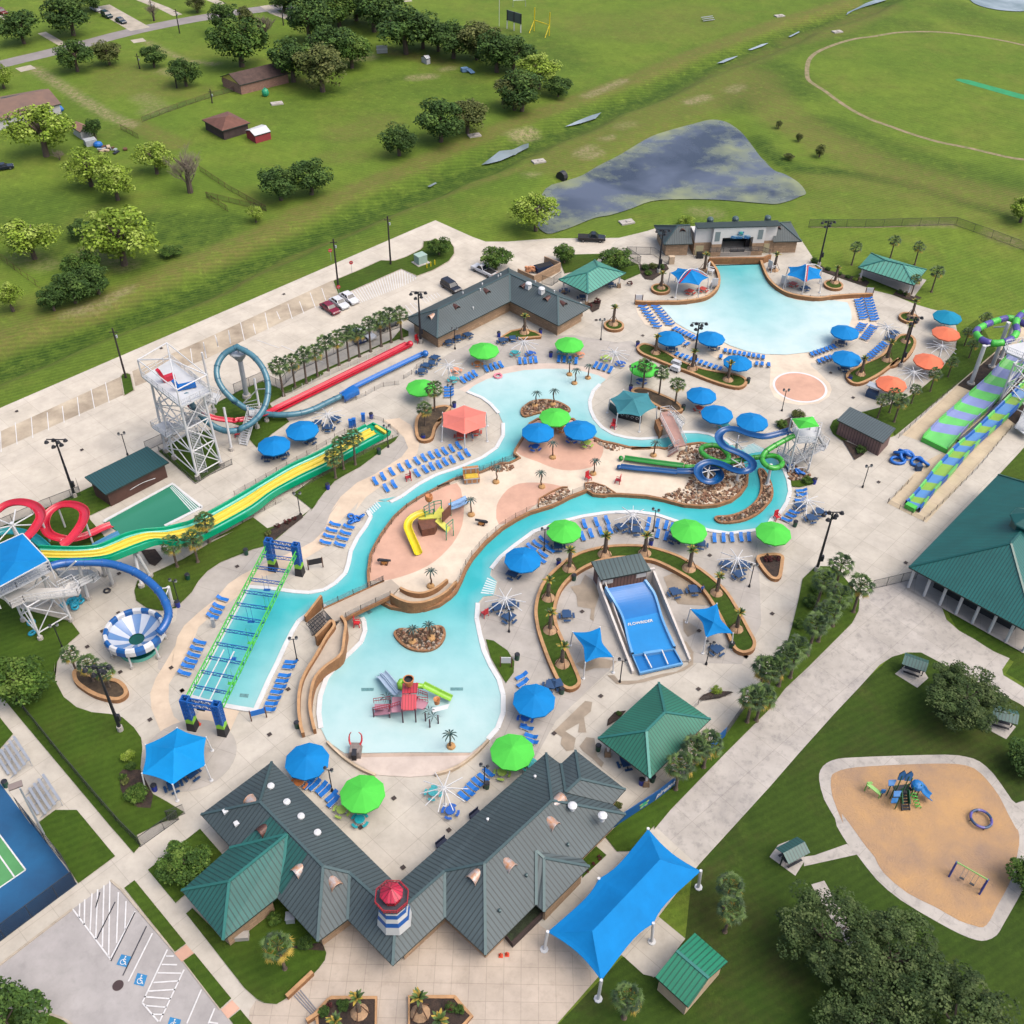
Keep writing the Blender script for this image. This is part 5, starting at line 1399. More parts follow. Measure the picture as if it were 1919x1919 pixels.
MB().wall([q[0],q[1],q[2],q[3]],2.0,.25).B('wall',M_BRICK,DE,uv=True)
t=thing('dumpster','dark blue dumpster inside the tan enclosure','dumpster',S1('@7 1240,590',.6)-VE((0,0,.6)),R(28))
MB().box((0,0,.7),(3.4,1.7,1.3),0,0,1.08).B('bin',mat('dumpster_blue',(26,56,96),.6,.1,1),t)
MB().box((0,0,1.4),(3.3,1.6,.08)).B('lid',M_DARK,t)
b=MB()
rnd=random.Random(4)
p=S1('@7 1122,600',.6)
for i in range(14):
 b.box((p.x+rnd.uniform(-.9,.9),p.y+rnd.uniform(-.5,.5),rnd.uniform(.1,1.2)),(.7,.5,.4),rnd.uniform(0,3))
tag(b.B('cardboard_pile',mat('orange_pile',(226,160,116),.8,.15,1)),'orange tan pile of boxes in the enclosure','boxes')
#fabric shades
def shade(name,label,cor,anchors,m,sag=.10,post=.09,posts=True,n=8,cat='shade canopy',pm=None,group=None,trim=None):
 """tensioned fabric: corners joined by inward curving hems, each tied to a point of the ridge"""
 t=thing(name,label,cat,(0,0,0),0,group)
 C=S(cor)
 K=len(C)
 b=MB()
 cen=sum(C,VE())/K
 for i in range(K):
  j=(i+1)%K
  a0,a1=anchors[i],anchors[j]
  rows=[]
  for k in range(n+1):
   s_=k/n
   e=C[i].lerp(C[j],s_)
   L=(C[j]-C[i]).length
   inw=(cen-e);inw.z=0;inw.normalize()
   e=e+inw*sag*L*4*s_*(1-s_)
   g_=a0 .lerp(a1,s_)
   row=[]
   for w_ in range(6):
    u_=w_/5
    p=e.lerp(g_,u_)
    p.z=e.z+(g_.z-e.z)*(u_**1.25)
    row.append(p)
   rows.append(row)
  vs=[p for r_ in rows for p in r_]
  fs=[(k*6+w_,(k+1)*6+w_,(k+1)*6+w_+1,k*6+w_+1)for k in range(n)for w_ in range(5)]
  fs2=[]
  for f in fs:
   a_,b2,c_=vs[f[0]],vs[f[1]],vs[f[2]]
   fs2 .append(f if(b2-a_).cross(c_-a_).z>0 else tuple(reversed(f)))
  b.add(vs,fs2)
  lo=[p-VE((0,0,.04))for p in vs]
  b.add(lo,[tuple(reversed(f))for f in fs2])
 b.B('canopy',m,t)
 if posts:
  for c_ in C:
   o=(c_-cen);o.z=0;o.normalize()
   MB().tube([c_+VE((0,0,.1)),VE((c_.x,c_.y,0))+o*.25],post,8).lathe([(post*2.6,.0),(post*2.6,.12),(.01,.13)],(c_.x+o.x*.25,c_.y+o.y*.25,.03),8).B('post',pm or MW,t)
 return t
ap=S1('@12 243,692',4.6)
shade('shade_tent','coral hexagonal shade tent over red picnic tables','@12 45,640,3 240,572,3 435,635,3 435,765,3 243,835,3 45,765,3',[ap]*6,M_CORAL,.03)
ap=S1('@13 215,400',4.8)
shade('shade_tent','teal shade tent with dark painted skirt by the lazy river','@13 15,400,3 130,325,3 340,352,3 415,470,3 275,552,3 80,527,3',[ap]*6,M_TEALF,.07)
ap=S1('@20 1358,930',4.6)
shade('shade_tent','bright blue hexagonal shade tent by the rope course gantry','@20 1385,768,2.9 1612,842,2.9 1605,1062,2.9 1350,1212,2.9 1110,1125,2.9 1138,900,2.9',[ap]*6,M_BLUEF2,.05)
ap=S1('@18 510,1185',3.9)
shade('shade_sail','square blue shade sail left of the surf simulator','@18 320,1066,2.9 543,1028,2.9 652,1272,2.9 422,1316,2.9',[ap]*4,M_BLUEF,.11)
ap=S1('@18 1470,985',3.9)
shade('shade_sail','square blue shade sail right of the surf simulator','@18 1283,878,2.9 1498,835,2.9 1630,1077,2.9 1410,1112,2.9',[ap]*4,M_BLUEF,.11)
p1,p2=S1('@29 1600,352',5.4),S1('@29 1112,868',5.4)
pm_=p1 .lerp(p2,.5)
shade('shade_canopy','long blue six post shade canopy over the entry walk','@29 1515,132,3.6 1893,435,3.6 1552,812,3.6 1178,1222,3.6 792,873,3.6 1160,490,3.6',[p1,p1,pm_,p2,p2,pm_],M_BLUEF,.07,post=.17)
for k,(s,apx,l)in enumerate((('@8 557,628,3.2 625,586,3.2 800,590,3.2 900,672,3.2 818,742,3.2 625,722,3.2','@8 733,600','blue star shaped canopy with white arches left of the wave pool'),('@8 1605,650,3.2 1622,575,3.2 1770,552,3.2 1919,600,3.2 1919,680,3.2 1765,712,3.2','@8 1780,565','blue star shaped canopy with white arches right of the wave pool'))):
 ap=S1(apx,5)
 t=shade('star_canopy',l,s,[ap]*6,M_BLUEF,.12,post=.1)
 C=S(s)
 b=MB()
 for i in(3,5):
  a0=C[i]+VE((0,0,.1));pts=[a0 .lerp(ap,q_/6)+VE((0,0,.15+.5*sin(PI*q_/6)))for q_ in range(7)]
  b.tube(pts,.09,6)
 b.B('arch',MW,t)
 b=MB()
 for i in(3,5):
  a0=C[i]
  sd_=(ap-a0).cross(VE((0,0,1))).normalized()*.3
  pts=[a0 .lerp(ap,q_/6)+sd_+VE((0,0,.12))for q_ in range(7)]
  b.sweep(pts,[(-.15,0),(.15,0)])
 b.B('red_stripe',M_REDP,t)
#umbrellas
def make_umbrella(name,m,n=10,r=2.68,label=''):
 t=thing(name,label,'umbrella')
 prof=[(r*.98,2.28),(r,2.52),(r*.97,2.56),(.04,3.55),(.01,3.6)]
 MB().lathe(prof,(0,0,0),n,a0=.17).B('canopy',m,t)
 MB().lathe([(r*.9,2.55),(.1,3.45)],(0,0,0),n,a0=.17).B('lining',m,t)
 MB().tube([(0,0,0),(0,0,3.5)],.06,8).lathe([(.3,0),(.3,.06),(.01,.07)],(0,0,0),10).B('pole',MW,t)
 b=MB()
 for k in range(n):
  a_=.17+2*PI*k/n
  b.bar((0,0,3.42),(cos(a_)*r*.96,sin(a_)*r*.96,2.5),.05)
 b.B('ribs',MW,t)
 return t
def make_spider(label=''):
 t=thing('bare_umbrella',label,'umbrella frame')
 MB().tube([(0,0,0),(0,0,3.55)],.07,8).lathe([(.3,0),(.3,.06),(.01,.07)],(0,0,0),10).B('pole',MW,t)
 for k in range(10):
  a_=.3+2*PI*k/10
  MB().bar((cos(a_)*.1,sin(a_)*.1,3.45),(cos(a_)*2.75,sin(a_)*2.75,2.75),.085).B('rib',MW,t)
 b=MB()
 for k in range(10):
  a_=.3+2*PI*k/10
  b.bar((0,0,2.6),(cos(a_)*1.1,sin(a_)*1.1,3.15),.05)
 b.B('struts',MW,t)
 return t
U={'b':make_umbrella('umbrella',M_BLUEF),'g':make_umbrella('umbrella',M_GREENF),'o':make_umbrella('umbrella',M_ORANGE),'t':make_umbrella('umbrella',M_CYANF)}
GU={'b':'blue umbrellas round the park','g':'lime green umbrellas round the park','o':'orange umbrellas by the right lawn','t':'teal umbrella by the right lawn'}
ULIST=[('b','@0 575,1423','nearest blue umbrella, beside the left entry roof'),('g','@0 679,1484','lime umbrella nearest the lighthouse'),('g','@0 960,1406','lime umbrella at the tip of the right entry roof'),('b','@0 1001,1310','blue umbrella above the lime one, right of the lower pool'),('b','@0 980,1046','blue umbrella by the white river steps'),('g','@0 1057,992','lime umbrella on the river bank nearest the island bridge'),('g','@0 1291,993','lime umbrella in the middle of the horseshoe deck'),('g','@0 1450,996','lime umbrella nearest the lamp mast'),('g','@0 907,655','lime umbrella in front of the locker building'),('g','@0 1067,643','lime umbrella behind the upper pool'),('g','@0 789,723','lime umbrella half behind two palms'),('g','@0 1208,688','lime umbrella behind three palms'),('b','@0 1315,738','blue umbrella by the three palm planter'),('b','@0 1344,774','blue umbrella between two others above the blue slide'),('b','@0 1410,788','blue umbrella nearest the green topped tower'),('b','@0 1256,631','left blue umbrella at the wave pool'),('b','@0 1333,631','blue umbrella with curved seat wall at the wave pool'),('b','@0 1383,677','blue umbrella behind a trimmed palm at the wave pool'),('b','@0 1584,620','upper blue umbrella right of the wave pool'),('b','@0 1587,669','lower blue umbrella right of the wave pool'),('b','@0 513,832','lower of two blue umbrellas by the loop slide'),('b','@0 566,804','upper of two blue umbrellas by the loop slide'),('b','@0 1008,812','left blue umbrella on the pool island'),('b','@0 1087,808','right blue umbrella on the pool island'),('g','@0 1040,783','lime umbrella on the pool island'),('o','@0 1774,622','top orange umbrella, just below the teal one'),('o','@0 1741,675','middle orange umbrella, between two bare frames'),('o','@0 1671,717','lowest orange umbrella, beside the small kiosk'),('t','@0 1776,592','teal umbrella above the orange ones')]
UPOS=[]
for k,s,l in ULIST:
 p=S1(s,2.85)
 UPOS.append((p.x,p.y))
 place(U[k],(p.x,p.y,.5 if 'pool island' in l else.03),RU(0,.6),l,GU[k],RU(.97,1.03))
SP=make_spider()
for s,l in(('@0 832,1477','bare white umbrella frame near the entry roofs'),('@0 947,1122','bare white frame by the red chair at the lower pool'),('@0 1186,965','bare white frame on the river bank above the surf area'),('@0 1382,1047','bare white frame by the triangular planter'),('@0 1513,938','bare white frame below the green topped tower'),('@0 981,640','bare white frame behind the upper pool between lime umbrellas'),('@0 1152,660','bare white frame right of the upper pool'),('@0 840,684','bare white frame left of the upper pool'),('@0 614,776','bare white frame by the loop slide'),('@0 1663,612','bare white frame by the turf planter right of the wave pool'),('@0 1766,648','bare white frame between two orange umbrellas'),('@0 1713,697','bare white frame above the lowest orange umbrella')):
 p=S1(s,3.4)
 place(SP,(p.x,p.y,.03),RU(0,.6),l,'bare umbrella frames',1.0)
M_SG=mat('slide_green',(0,176,128),.25,.06,.5)
M_SY=mat('slide_yellow',(250,226,84),.25,.05,.5)
M_SR=mat('slide_red',(222,40,66),.25,.08,.5)
M_SB=mat('slide_blue',(20,116,206),.25,.06,.5)
M_STB=mat('tube_teal_blue',(84,140,160),.22,.12,.6)
M_SNB=mat('tube_blue',(34,104,184),.22,.08,.6)
M_SNG=mat('tube_green',(70,186,62),.25,.08,.6)
M_SLG=mat('slide_lime',(116,222,110),.3,.06,.5)
M_SLV=mat('slide_lavender',(150,164,222),.3,.06,.5)
M_PURP=mat('tube_purple',(96,88,172),.3,.06,.5)
M_LIME=mat('lime_steel',(86,216,78),.45,.05,1)
M_CBLUE=mat('course_blue',(14,104,196),.45,.06,1)
M_STEEL=mat('galvanised',(196,204,212),.4,.08,1,metal=.2)
MK=mat('black_metal',(34,36,46),.55,.1,1)
M_CONC=mat('footing',(200,194,186),.85,.1,1)
M_DECKM=mat('tower_deck',(228,232,236),.6,.06,.6)
M_WOOD=mat('brown_wood',(110,72,48),.8,.2,1)
def ribbon(name,prs,prof,mats,mfun=None,parent=None,sm=4):
 """chute between two edge lines, prof = [(fraction across, height)...]"""
 q=S(prs)
 Ls,Rs=CS(q[0::2],sm),CS(q[1::2],sm)
 b=MB()
 n=len(prof)
 for i in range(len(Ls)):
  for f,h in prof:
   p=Ls[i].lerp(Rs[i],f)
   b.v.append((p.x,p.y,p.z+h))
 for i in range(len(Ls)-1):
  for k in range(n-1):
   b.f.append((i*n+k,i*n+k+1,(i+1)*n+k+1,(i+1)*n+k))
   b.mi.append(mfun(i,k,len(Ls))if mfun else 0)
 return b.B(name,mats,parent,smooth=False)
def trough(w,h,n=7,th=.05):
 """closed cross section of an open half-round chute"""
 out=[(-w/2-th*2.2,h),(-w/2,h)]
 for k in range(1,n):
  a=PI+PI*k/n
  out.append((cos(a)*w/2,h+sin(a)*h))
 out+=[(w/2,h),(w/2+th*2.2,h)]
 for k in range(1,n):
  a=-PI*k/n
  out.append((cos(a)*(w/2+th),h+sin(a)*(h+th)))
 return out
def OS(name,s,w,h,m,parent,sm=5,step=.5):
 q=resample(CS(S(s)if isinstance(s,str)else s,sm),step)
 return MB().sweep(q,trough(w,h),closedp=True).B(name,m,parent,smooth=True)
def tube_slide(name,s,r,m,parent,mb=None,step=.45,ring=2.6,seg=None,mats=None):
 q=resample(CS(S(s),6),step)
 if seg:
  k=0
  i=0
  while i<len(q)-1:
   j=min(len(q)-1,i+seg)
   MB().tube(q[i:j+1],r,12).B(name,mats[k%len(mats)],parent,smooth=True)
   i=j;k+=1
  return
 b=MB().tube(q,r,12)
 st=int(ring/step)
 for i in range(st,len(q)-1,st):
  b.tube([q[i]-(q[i+1]-q[i]).normalized()*.05,q[i]+(q[i+1]-q[i]).normalized()*.05],r+.06,12,1)
 return b.B(name,[m,mb or m],parent,smooth=True)
def posts(lst,r,m,parent,foot=True):
 """lst: 'base pixel' 'top pixel,h' pairs"""
 for s in lst:
  a=S(s)
  b=MB().tube([a[0],a[1]],r,8)
  if foot:
   b.lathe([(r*2.2,0),(r*2,.55),(.01,.56)],(a[0].x,a[0].y,.03),8,1)
  b.B('post',[m,M_CONC],parent)
def rail(pts,h,parent,m=None,infill=True,name='railing',post_d=1.4,w=.06):
 b=MB()
 for a,c in zip(pts,pts[1:]):
  for hh in((h,h*.5)if infill else(h,)):
   b.bar(a+VE((0,0,hh)),c+VE((0,0,hh)),w)
  n=max(1,int((c-a).length/post_d))
  for k in range(n+1):
   p=a.lerp(c,k/n)
   b.bar(p,p+VE((0,0,h)),w)
  if infill:
   n=max(1,int((c-a).length/.3))
   for k in range(n):
    p=a.lerp(c,k/n)
    b.bar(p+VE((0,0,.08)),p+VE((0,0,h)),.03)
 return b.B(name,m or MW,parent)
def deck(s,th,parent,m=None,rails=True,name='platform',h=1.05,skip=()):
 q=S(s)if isinstance(s,str)else s
 z=q[0].z
 MB().prism(q,z-th,z).B(name,m or M_DECKM,parent)
 if rails:
  for i in range(len(q)):
   if i in skip:
    continue
   rail([q[i],q[(i+1)%len(q)]],h,parent)
def stair(a,c,w,parent,m=None,name='stairs',rails=True,n=None):
 """straight flight between two points"""
 a,c=VE(a),VE(c)
 d=c-a;d.z=0;d.normalize();u=VE((-d.y,d.x,0))
 n=n or max(3,int(abs(c.z-a.z)/.2))
 b=MB()
 yw_=math.atan2(d.y,d.x)
 L=(VE((c.x,c.y,0))-VE((a.x,a.y,0))).length
 for k in range(n):
  p=a.lerp(c,(k+.5)/n)
  b.box((p.x,p.y,p.z),(L/n*.95,w,.06),yw_)
 for s_ in(-1,1):
  b.bar(a+u*s_*w/2,c+u*s_*w/2,.08,.28)
 b.B(name,m or M_DECKM,parent)
 if rails:
  for s_ in(-1,1):
   rail([a+u*s_*w/2,c+u*s_*w/2],1.0,parent)
def braces(legs,levels,r,m,parent,x=True):
 """legs: list of (base, top); horizontal ties and crosses between neighbours"""
 b=MB()
 n=len(legs)
 def at(l,z):
  a,c=l
  return a.lerp(c,(z-a.z)/(c.z-a.z))
 for i in range(n):
  l,k=legs[i],legs[(i+1)%n]
  for j,z in enumerate(levels):
   b.tube([at(l,z),at(k,z)],r,6)
   if x and j:
    z0=levels[j-1]
    b.tube([at(l,z0),at(k,z)],r*.8,5)
    b.tube([at(k,z0),at(l,z)],r*.8,5)
 b.B('bracing',m,parent)
#yellow and green racer
t=thing('racing_slide','wide four lane green and yellow slide running from the left tower','water slide')
PR='@15 320,470,8 395,590,8 480,478,7.8 560,590,7.8 640,480,7.5 740,583,7.5 800,465,7.1 900,562,7.1 920,420,6.6 1030,515,6.6 1040,368,6 1150,470,6 1180,335,5.2 1290,425,5.2 1340,322,4.4 1440,440,4.4 1480,290,3.6 1590,420,3.6 @16 200,190,2.1 310,322,2.1 400,88,1.7 520,212,1.7 640,-50,1.4 760,75,1.4 @11 250,1278,1.1 365,1375,1.1 500,1130,1 625,1236,1 700,1038,.95 820,1142,.95 870,950,.9 986,1049,.9 1080,822,.8 1195,932,.8 1180,770,.75 1325,862,.75'
lane=[]
for k in range(4):
 for f,h in((0,.62),(.08,.58),(.14,.1),(.3,0),(.5,0),(.7,0),(.86,.1),(.92,.58)):
  lane.append(((k+f)/4,h*(1 if(k==0 and f<.5)or(k==3 and f>.5)else.6)))
lane.append((1.0,.62))
M_SPLASHG=mat('slide_pale_green',(120,216,196),.2,.05,.5)
ribbon('chute',PR,lane,[M_SG,M_SY,M_SPLASHG],lambda i,k,n:(2 if k%8 in(2,3,4,5)else 0)if(k<8 or k>23)else 1,t)
ribbon('side_skirt',PR,[(1,.62),(1.04,.6),(1.05,-.3),(1.0,-.35)],[M_SG],None,t)
ribbon('side_skirt',PR,[(0,.62),(-.04,.6),(-.05,-.3),(0,-.35)],[M_SG],None,t)
ribbon('underside',PR,[(0,-.35),(1,-.35)],[M_SG],None,t)
q=S('@11 1185,770,.6 1240,742,.6 1398,818,.6 1330,865,.6')
MB().prism(q,.1,.5,0).wall(q,.5,.3,.4,closed=True).B('end_tray',M_SG,t)
q=S('@11 1255,760,1.0 1275,748,1.0 1368,808,1.0 1350,822,1.0')
MB().prism(q,.55,1.0).B('end_block',M_SY,t)
posts(['@15 1160,785,0 1095,500,5.0','@15 1230,700,0 1120,510,5.2','@15 925,770,0 870,610,6.0','@15 860,690,0 830,600,6.2','@15 725,885,0 640,600,6.8'],.22,MW,t)
#left tower
LT=thing('slide_tower','white slide tower with blue canopy at the left edge','slide tower')
deck('@15 -260,700,8 170,420,8 430,640,8 140,790,8 -110,910,8',.25,LT)
deck('@15 0,850,6 95,950,6 200,900,6 640,845,6 660,800,6 600,730,6 480,790,6 150,800,6',.25,LT,mat('landing_white',(228,226,222),.6,.05,.6),skip=(6,7))
deck('@15 445,650,3.6 740,640,3.6 820,700,3.6 770,742,3.6 650,742,3.6 480,700,3.6',.2,LT)
C=S('@15 185,348,11.2 395,570,11.2 -60,815,11.2 -290,560,11.2')
ap=S1('@15 120,580',12.8)
b=MB().add([*C,ap],[(0,1,4),(1,2,4),(2,3,4),(3,0,4)])
for f in range(len(b.f)):
 a_,c_,d_=(VE(b.v[i])for i in b.f[f])
 if(c_-a_).cross(d_-a_).z<0:
  b.f[f]=tuple(reversed(b.f[f]))
b.B('canopy',M_BLUEF,LT)
b=MB()
for i in range(4):
 b.bar(C[i],C[(i+1)%4],.14);b.tube([C[i],VE((C[i].x,C[i].y,8))],.1,6)
b.B('canopy_frame',MW,LT)
legs=[]
for s in('@15 585,1065,0','@15 335,1215,0','@15 195,1065,0','@15 440,930,0'):
 p=S1(s)
 legs.append((p,VE((p.x-.3,p.y+.4,5.9))))
 MB().tube([p,legs[-1][1]],.16,8).lathe([(.4,0),(.36,.6),(.01,.62)],p,8,1).B('leg',[MW,M_CONC],LT)
braces([legs[0],legs[1],legs[2],legs[3]],(1.2,5.8),.1,MW,LT)
b=MB().tube(S('@15 200,830,5.9 400,700,8.0'),.1,6).tube([S1('@15 480,700',5.9),S1('@15 620,575',9.0)],.12,6).tube([S1('@15 725,885'),S1('@15 640,610',6.3)],.14,6)
b.B('brace',MW,LT)
stair(S1('@15 560,800',6),S1('@15 760,700',3.6),1.2,LT)
#blue tube into the bowl
t=thing('tube_slide','curved blue tube slide feeding the blue and white bowl','water slide')
tube_slide('tube','@15 400,620,8.4 450,605,8.2 520,590,8 620,582,7.8 750,583,7.5 880,592,7.2 1000,622,6.9 1120,672,6.5 1220,742,6.1 1300,822,5.7 1350,905,5.3 1376,985,5 1368,1050,4.8 1335,1115,4.5 1290,1165,4.2',.55,M_SNB,t)
posts(['@15 1410,935,0 1375,785,3.8'],.25,MW,t)
MB().tube([S1('@15 1375,790',3.6),S1('@15 1300,800',5.2)],.1,6).tube([S1('@15 1375,880',2),S1('@15 1350,900',4.8)],.1,6).tube([S1('@15 1375,795',3.5),S1('@15 1340,905',4.8)],.08,6).B('arm',MW,t)
BW=S1('@15 1100,1158',3.0)
t=thing('bowl_slide','blue and white striped bowl slide on white legs','water slide',(BW.x,BW.y,0))
MB().lathe([(1.0,1.75),(1.15,1.8),(2.2,2.35),(3.15,2.95),(3.3,3.05)],(0,0,0),48,mfun=lambda i,k:(k//3)%2).B('bowl',[mat('bowl_blue',(104,146,200),.25,.05,.6),mat('bowl_pale',(206,216,232),.25,.05,.6)],t,smooth=True)
MB().lathe([(3.3,3.05),(3.32,3.6),(3.45,3.8),(3.75,3.75),(3.95,3.4),(3.95,2.7),(3.5,2.45)],(0,0,0),40,mfun=lambda i,k:(k//2)%2).B('rim',[mat('rim_blue',(36,104,178),.25,.05,.6),MW],t,smooth=False)
MB().lathe([(3.6,2.5),(2.6,1.9),(1.1,1.6),(1.0,1.75)],(0,0,0),32).B('underside',mat('bowl_under',(150,190,200),.4,.05,1),t)
MB().lathe([(1.02,1.62),(.01,1.6)],(0,0,0),20).B('drain_pool',mat('drain_green',(22,92,80),.15,.1,1),t)
MB().lathe([(2.6,.06),(2.6,.5),(2.45,.5),(2.45,.3),(.01,.3)],(0,0,0),32,mfun=lambda i,k:1 if i==3 else 0).B('splash_tank',[M_SPLASHG,mat('drain_green',(22,92,80))],t)
for a_ in range(6):
 x,y=cos(a_*PI/3+.52),sin(a_*PI/3+.52)
 MB().tube([(x*3.5,y*3.5,0),(x*3.4,y*3.4,2.6)],.13,8).lathe([(.3,0),(.26,.4),(.01,.41)],(x*3.5,y*3.5,.03),8,1).B('leg',[MW,M_CONC],t)
for s,l in(('@15 520,460,5.6 570,420,5.5 640,340,5.2 690,250,4.9 690,175,4.6 610,130,4.2 500,132,3.8 405,195,3.4 372,290,2.9 410,370,2.4 520,408,1.9 640,400,1.5 760,358,1.1 850,315,.8 930,285,.6','red open slide curling down into the green catch pool'),('@15 225,400,6.6 300,310,6.3 342,215,5.9 290,140,5.5 185,108,5.1 80,120,4.7 0,165,4.3 -90,240,4 -160,330,3.6','red open slide loop at the left edge')):
 t=thing('spiral_slide',l,'water slide')
 OS('chute',s,1.25,.5,M_SR,t)
 q=resample(S(s),7)
 for p in q[1:-1]:
  MB().tube([(p.x,p.y,0),(p.x,p.y,p.z)],.15,8).B('post',MW,t)
t=thing('spiral_slide','teal slide under the left tower canopy','water slide')
OS('chute','@15 -90,420,3.2 20,350,3.1 150,350,3 270,390,2.8 350,450,2.5 420,520,2.2',1.2,.5,mat('slide_teal',(30,160,170),.3,.06,.5),t)
t=thing('slide_end','short blue slide end at the green catch pool','water slide')
OS('chute','@15 780,470,1.6 880,415,1.2 1010,352,.7',1.2,.5,mat('slide_midblue',(40,130,180),.3,.06,.5),t)
t=thing('slide_support','white star shaped support mast inside the red loop','support mast')
p=S1('@15 135,470');top=S1('@15 95,260',6.2)
b=MB().tube([(top.x,top.y,0),top],.28,10)
for k in range(7):
 a_=k*2*PI/7
 b.tube([top-VE((0,0,.5)),top+VE((cos(a_)*3.2,sin(a_)*3.2,-.3-.2*(k%2)))],.1,6)
b.B('mast',MW,t)
#loop tower
T2=thing('loop_tower','tall white steel stair tower above the loop slide','slide tower')
bs=[S1(s)for s in('@10 1300,950','@10 1550,1160','@10 1735,1055','@10 1480,830')]
legs=[]
for p in bs:
 c_=sum(bs,VE())/4
 tp=p.lerp(c_,.12);tp.z=14.2
 legs.append((p,tp))
 MB().tube([p,tp],.2,8).lathe([(.5,0),(.45,.8),(.01,.82)],p,8,1).B('leg',[MW,M_CONC],T2)
braces(legs,(1,5.2,9.4,13.6),.11,MW,T2)
for s in('@10 1365,1005,0 1330,850,5','@10 1680,640,0 1640,560,4'):
 a=S(s);MB().tube([a[0],a[0]+VE((0,0,12))],.18,8).lathe([(.45,0),(.4,.8),(.01,.82)],a[0],8,1).B('leg',[MW,M_CONC],T2)
tops=[l[1]for l in legs]
cen=sum(tops,VE())/4
dk=[cen+(p-cen)*1.32+VE((0,0,.3))for p in tops]
deck(dk,.3,T2)
b=MB()
fr=[p+VE((0,0,3.0))for p in dk]
for i in range(4):
 b.tube([dk[i],fr[i]],.12,6);b.tube([fr[i],fr[(i+1)%4]],.1,6)
hub=cen+VE((0,0,4.6))
for p in fr:
 b.tube([p,hub],.1,6)
b.B('roof_frame',MW,T2)
L1=S('@10 1185,750,6.2 1290,700,6.2 1440,745,6.2 1300,830,6.2')
deck(L1,.2,T2)
L2=S('@10 1630,470,10.5 1725,500,10.5 1690,570,10.5 1600,545,10.5')
deck(L2,.2,T2)
stair(S1('@10 1440,735',6.2),S1('@10 1650,540',10.5),1.3,T2)
stair(S1('@10 1650,500',10.5),dk[2].lerp(dk[3],.4),1.2,T2)
stair(S1('@10 1590,1110',.2),S1('@10 1510,760',6.2),1.3,T2)
stair(S1('@10 1330,800',6.2).lerp(S1('@10 1330,800',6.2),1),S1('@10 1560,700',3.0),1.2,T2)
MB().bar(S1('@10 1230,305',17),S1('@10 1280,380',15),.7,.5).bar(S1('@10 1275,380',15),S1('@10 1360,350',15),.8,.8).B('red_capsule',M_SR,T2)
MB().bar(S1('@10 1355,390',16.4),S1('@10 1390,440',15),.6,.5).bar(S1('@10 1385,445',15),S1('@10 1530,415',15),.8,.7).B('blue_capsule',M_SB,T2)
t=thing('loop_slide','teal blue looping tube slide beside the white tower','water slide')
tube_slide('tube','@10 1460,505,14.3 1490,560,11 1530,625,7.5 1590,685,4.8 1680,750,3.4 1780,785,2.8 1880,772,2.8 @11 40,790,3 140,740,3.4 225,660,4.2 280,560,5.2 300,440,6.4 288,330,7.6 240,220,8.9 150,120,10 30,55,10.6 @10 1850,128,10.6 1755,180,9.8 1700,270,8.6 1700,370,7.2 1750,465,5.8 1830,545,4.4 @11 0,535,3.2 100,600,2.2 240,645,1.5 400,660,1.3 560,650,1.2 700,612,1.1 850,540,1 965,488,.9',.5,M_STB,t,mat('flange_teal',(56,110,136),.3,.08,1))
a=S('@11 110,505,0 45,120,9.3')
MB().tube([a[0],VE((a[0].x,a[0].y,9))],.42,12).lathe([(.8,0),(.7,.7),(.01,.72)],a[0],10,1).B('column',[M_STEEL,M_CONC],t)
b=MB().lathe([(.5,-1.6),(1.6,0),(1.65,.2),(1.4,.3),(.01,.1)],(a[0].x,a[0].y,9.2),10)
b.tube([(a[0].x,a[0].y,9),S1('@11 30,60',10.2)],.15,6)
b.B('column_head',M_STEEL,t)
posts(['@11 225,610,0 175,330,5.2','@10 1812,935,0 1750,600,7.5','@11 205,780,0 190,700,2.5','@11 290,720,0 285,650,1.2'],.2,MW,t)
MB().tube([S1('@11 75,555',.5),S1('@11 205,430',3.5)],.1,6).tube([S1('@11 80,555',.5),S1('@11 210,520',1.6)],.08,6).tube([S1('@11 205,430',3.5),S1('@11 270,425',5.6)],.1,6).B('arm',MW,t)
OS('run_out','@11 960,490,.5 1030,450,.6 1110,405,.5 1400,262,.45 1712,112,.45',1.0,.42,M_SB,t,3)
b=MB().ball(S1('@11 1712,108',.8),.62,10,6)
b.B('end_cap',M_SB,t)
ribbon('entry_box','@11 958,480,1.1 985,512,1.1 1010,432,1.5 1060,470,1.5 1060,400,1.4 1120,440,1.4',[(0,0),(.1,.35),(.9,.35),(1,0),(1,-.8)],[M_SB],None,t)
t=thing('speed_slide','long straight red speed slide beside the parking lot','water slide')
OS('chute','@10 1430,530,13 1480,590,9 1530,640,6 1600,668,4 1700,700,3 1850,716,2.4 @11 0,722,2.2 100,712,2 220,680,1.6 330,640,1.1 400,600,.7 700,455,.5 1000,310,.45 1300,165,.45 1575,28,.45',1.0,.45,M_SR,t,4)
MB().ball(S1('@11 1575,22',.8),.62,10,6).B('end_cap',M_SR,t)
MB().bar(S1('@11 330,632',.5),S1('@11 1560,22',.5),1.9,.16).B('base',M_SR,t)
stb=thing('stairs','small white stair leading up to the loop slide','stairs')
stair(S1('@11 75,930',.1),S1('@11 160,640',3.4),1.3,stb,n=14)
deck('@11 110,620,3.4 250,600,3.4 240,660,3.4 130,665,3.4',.15,stb)
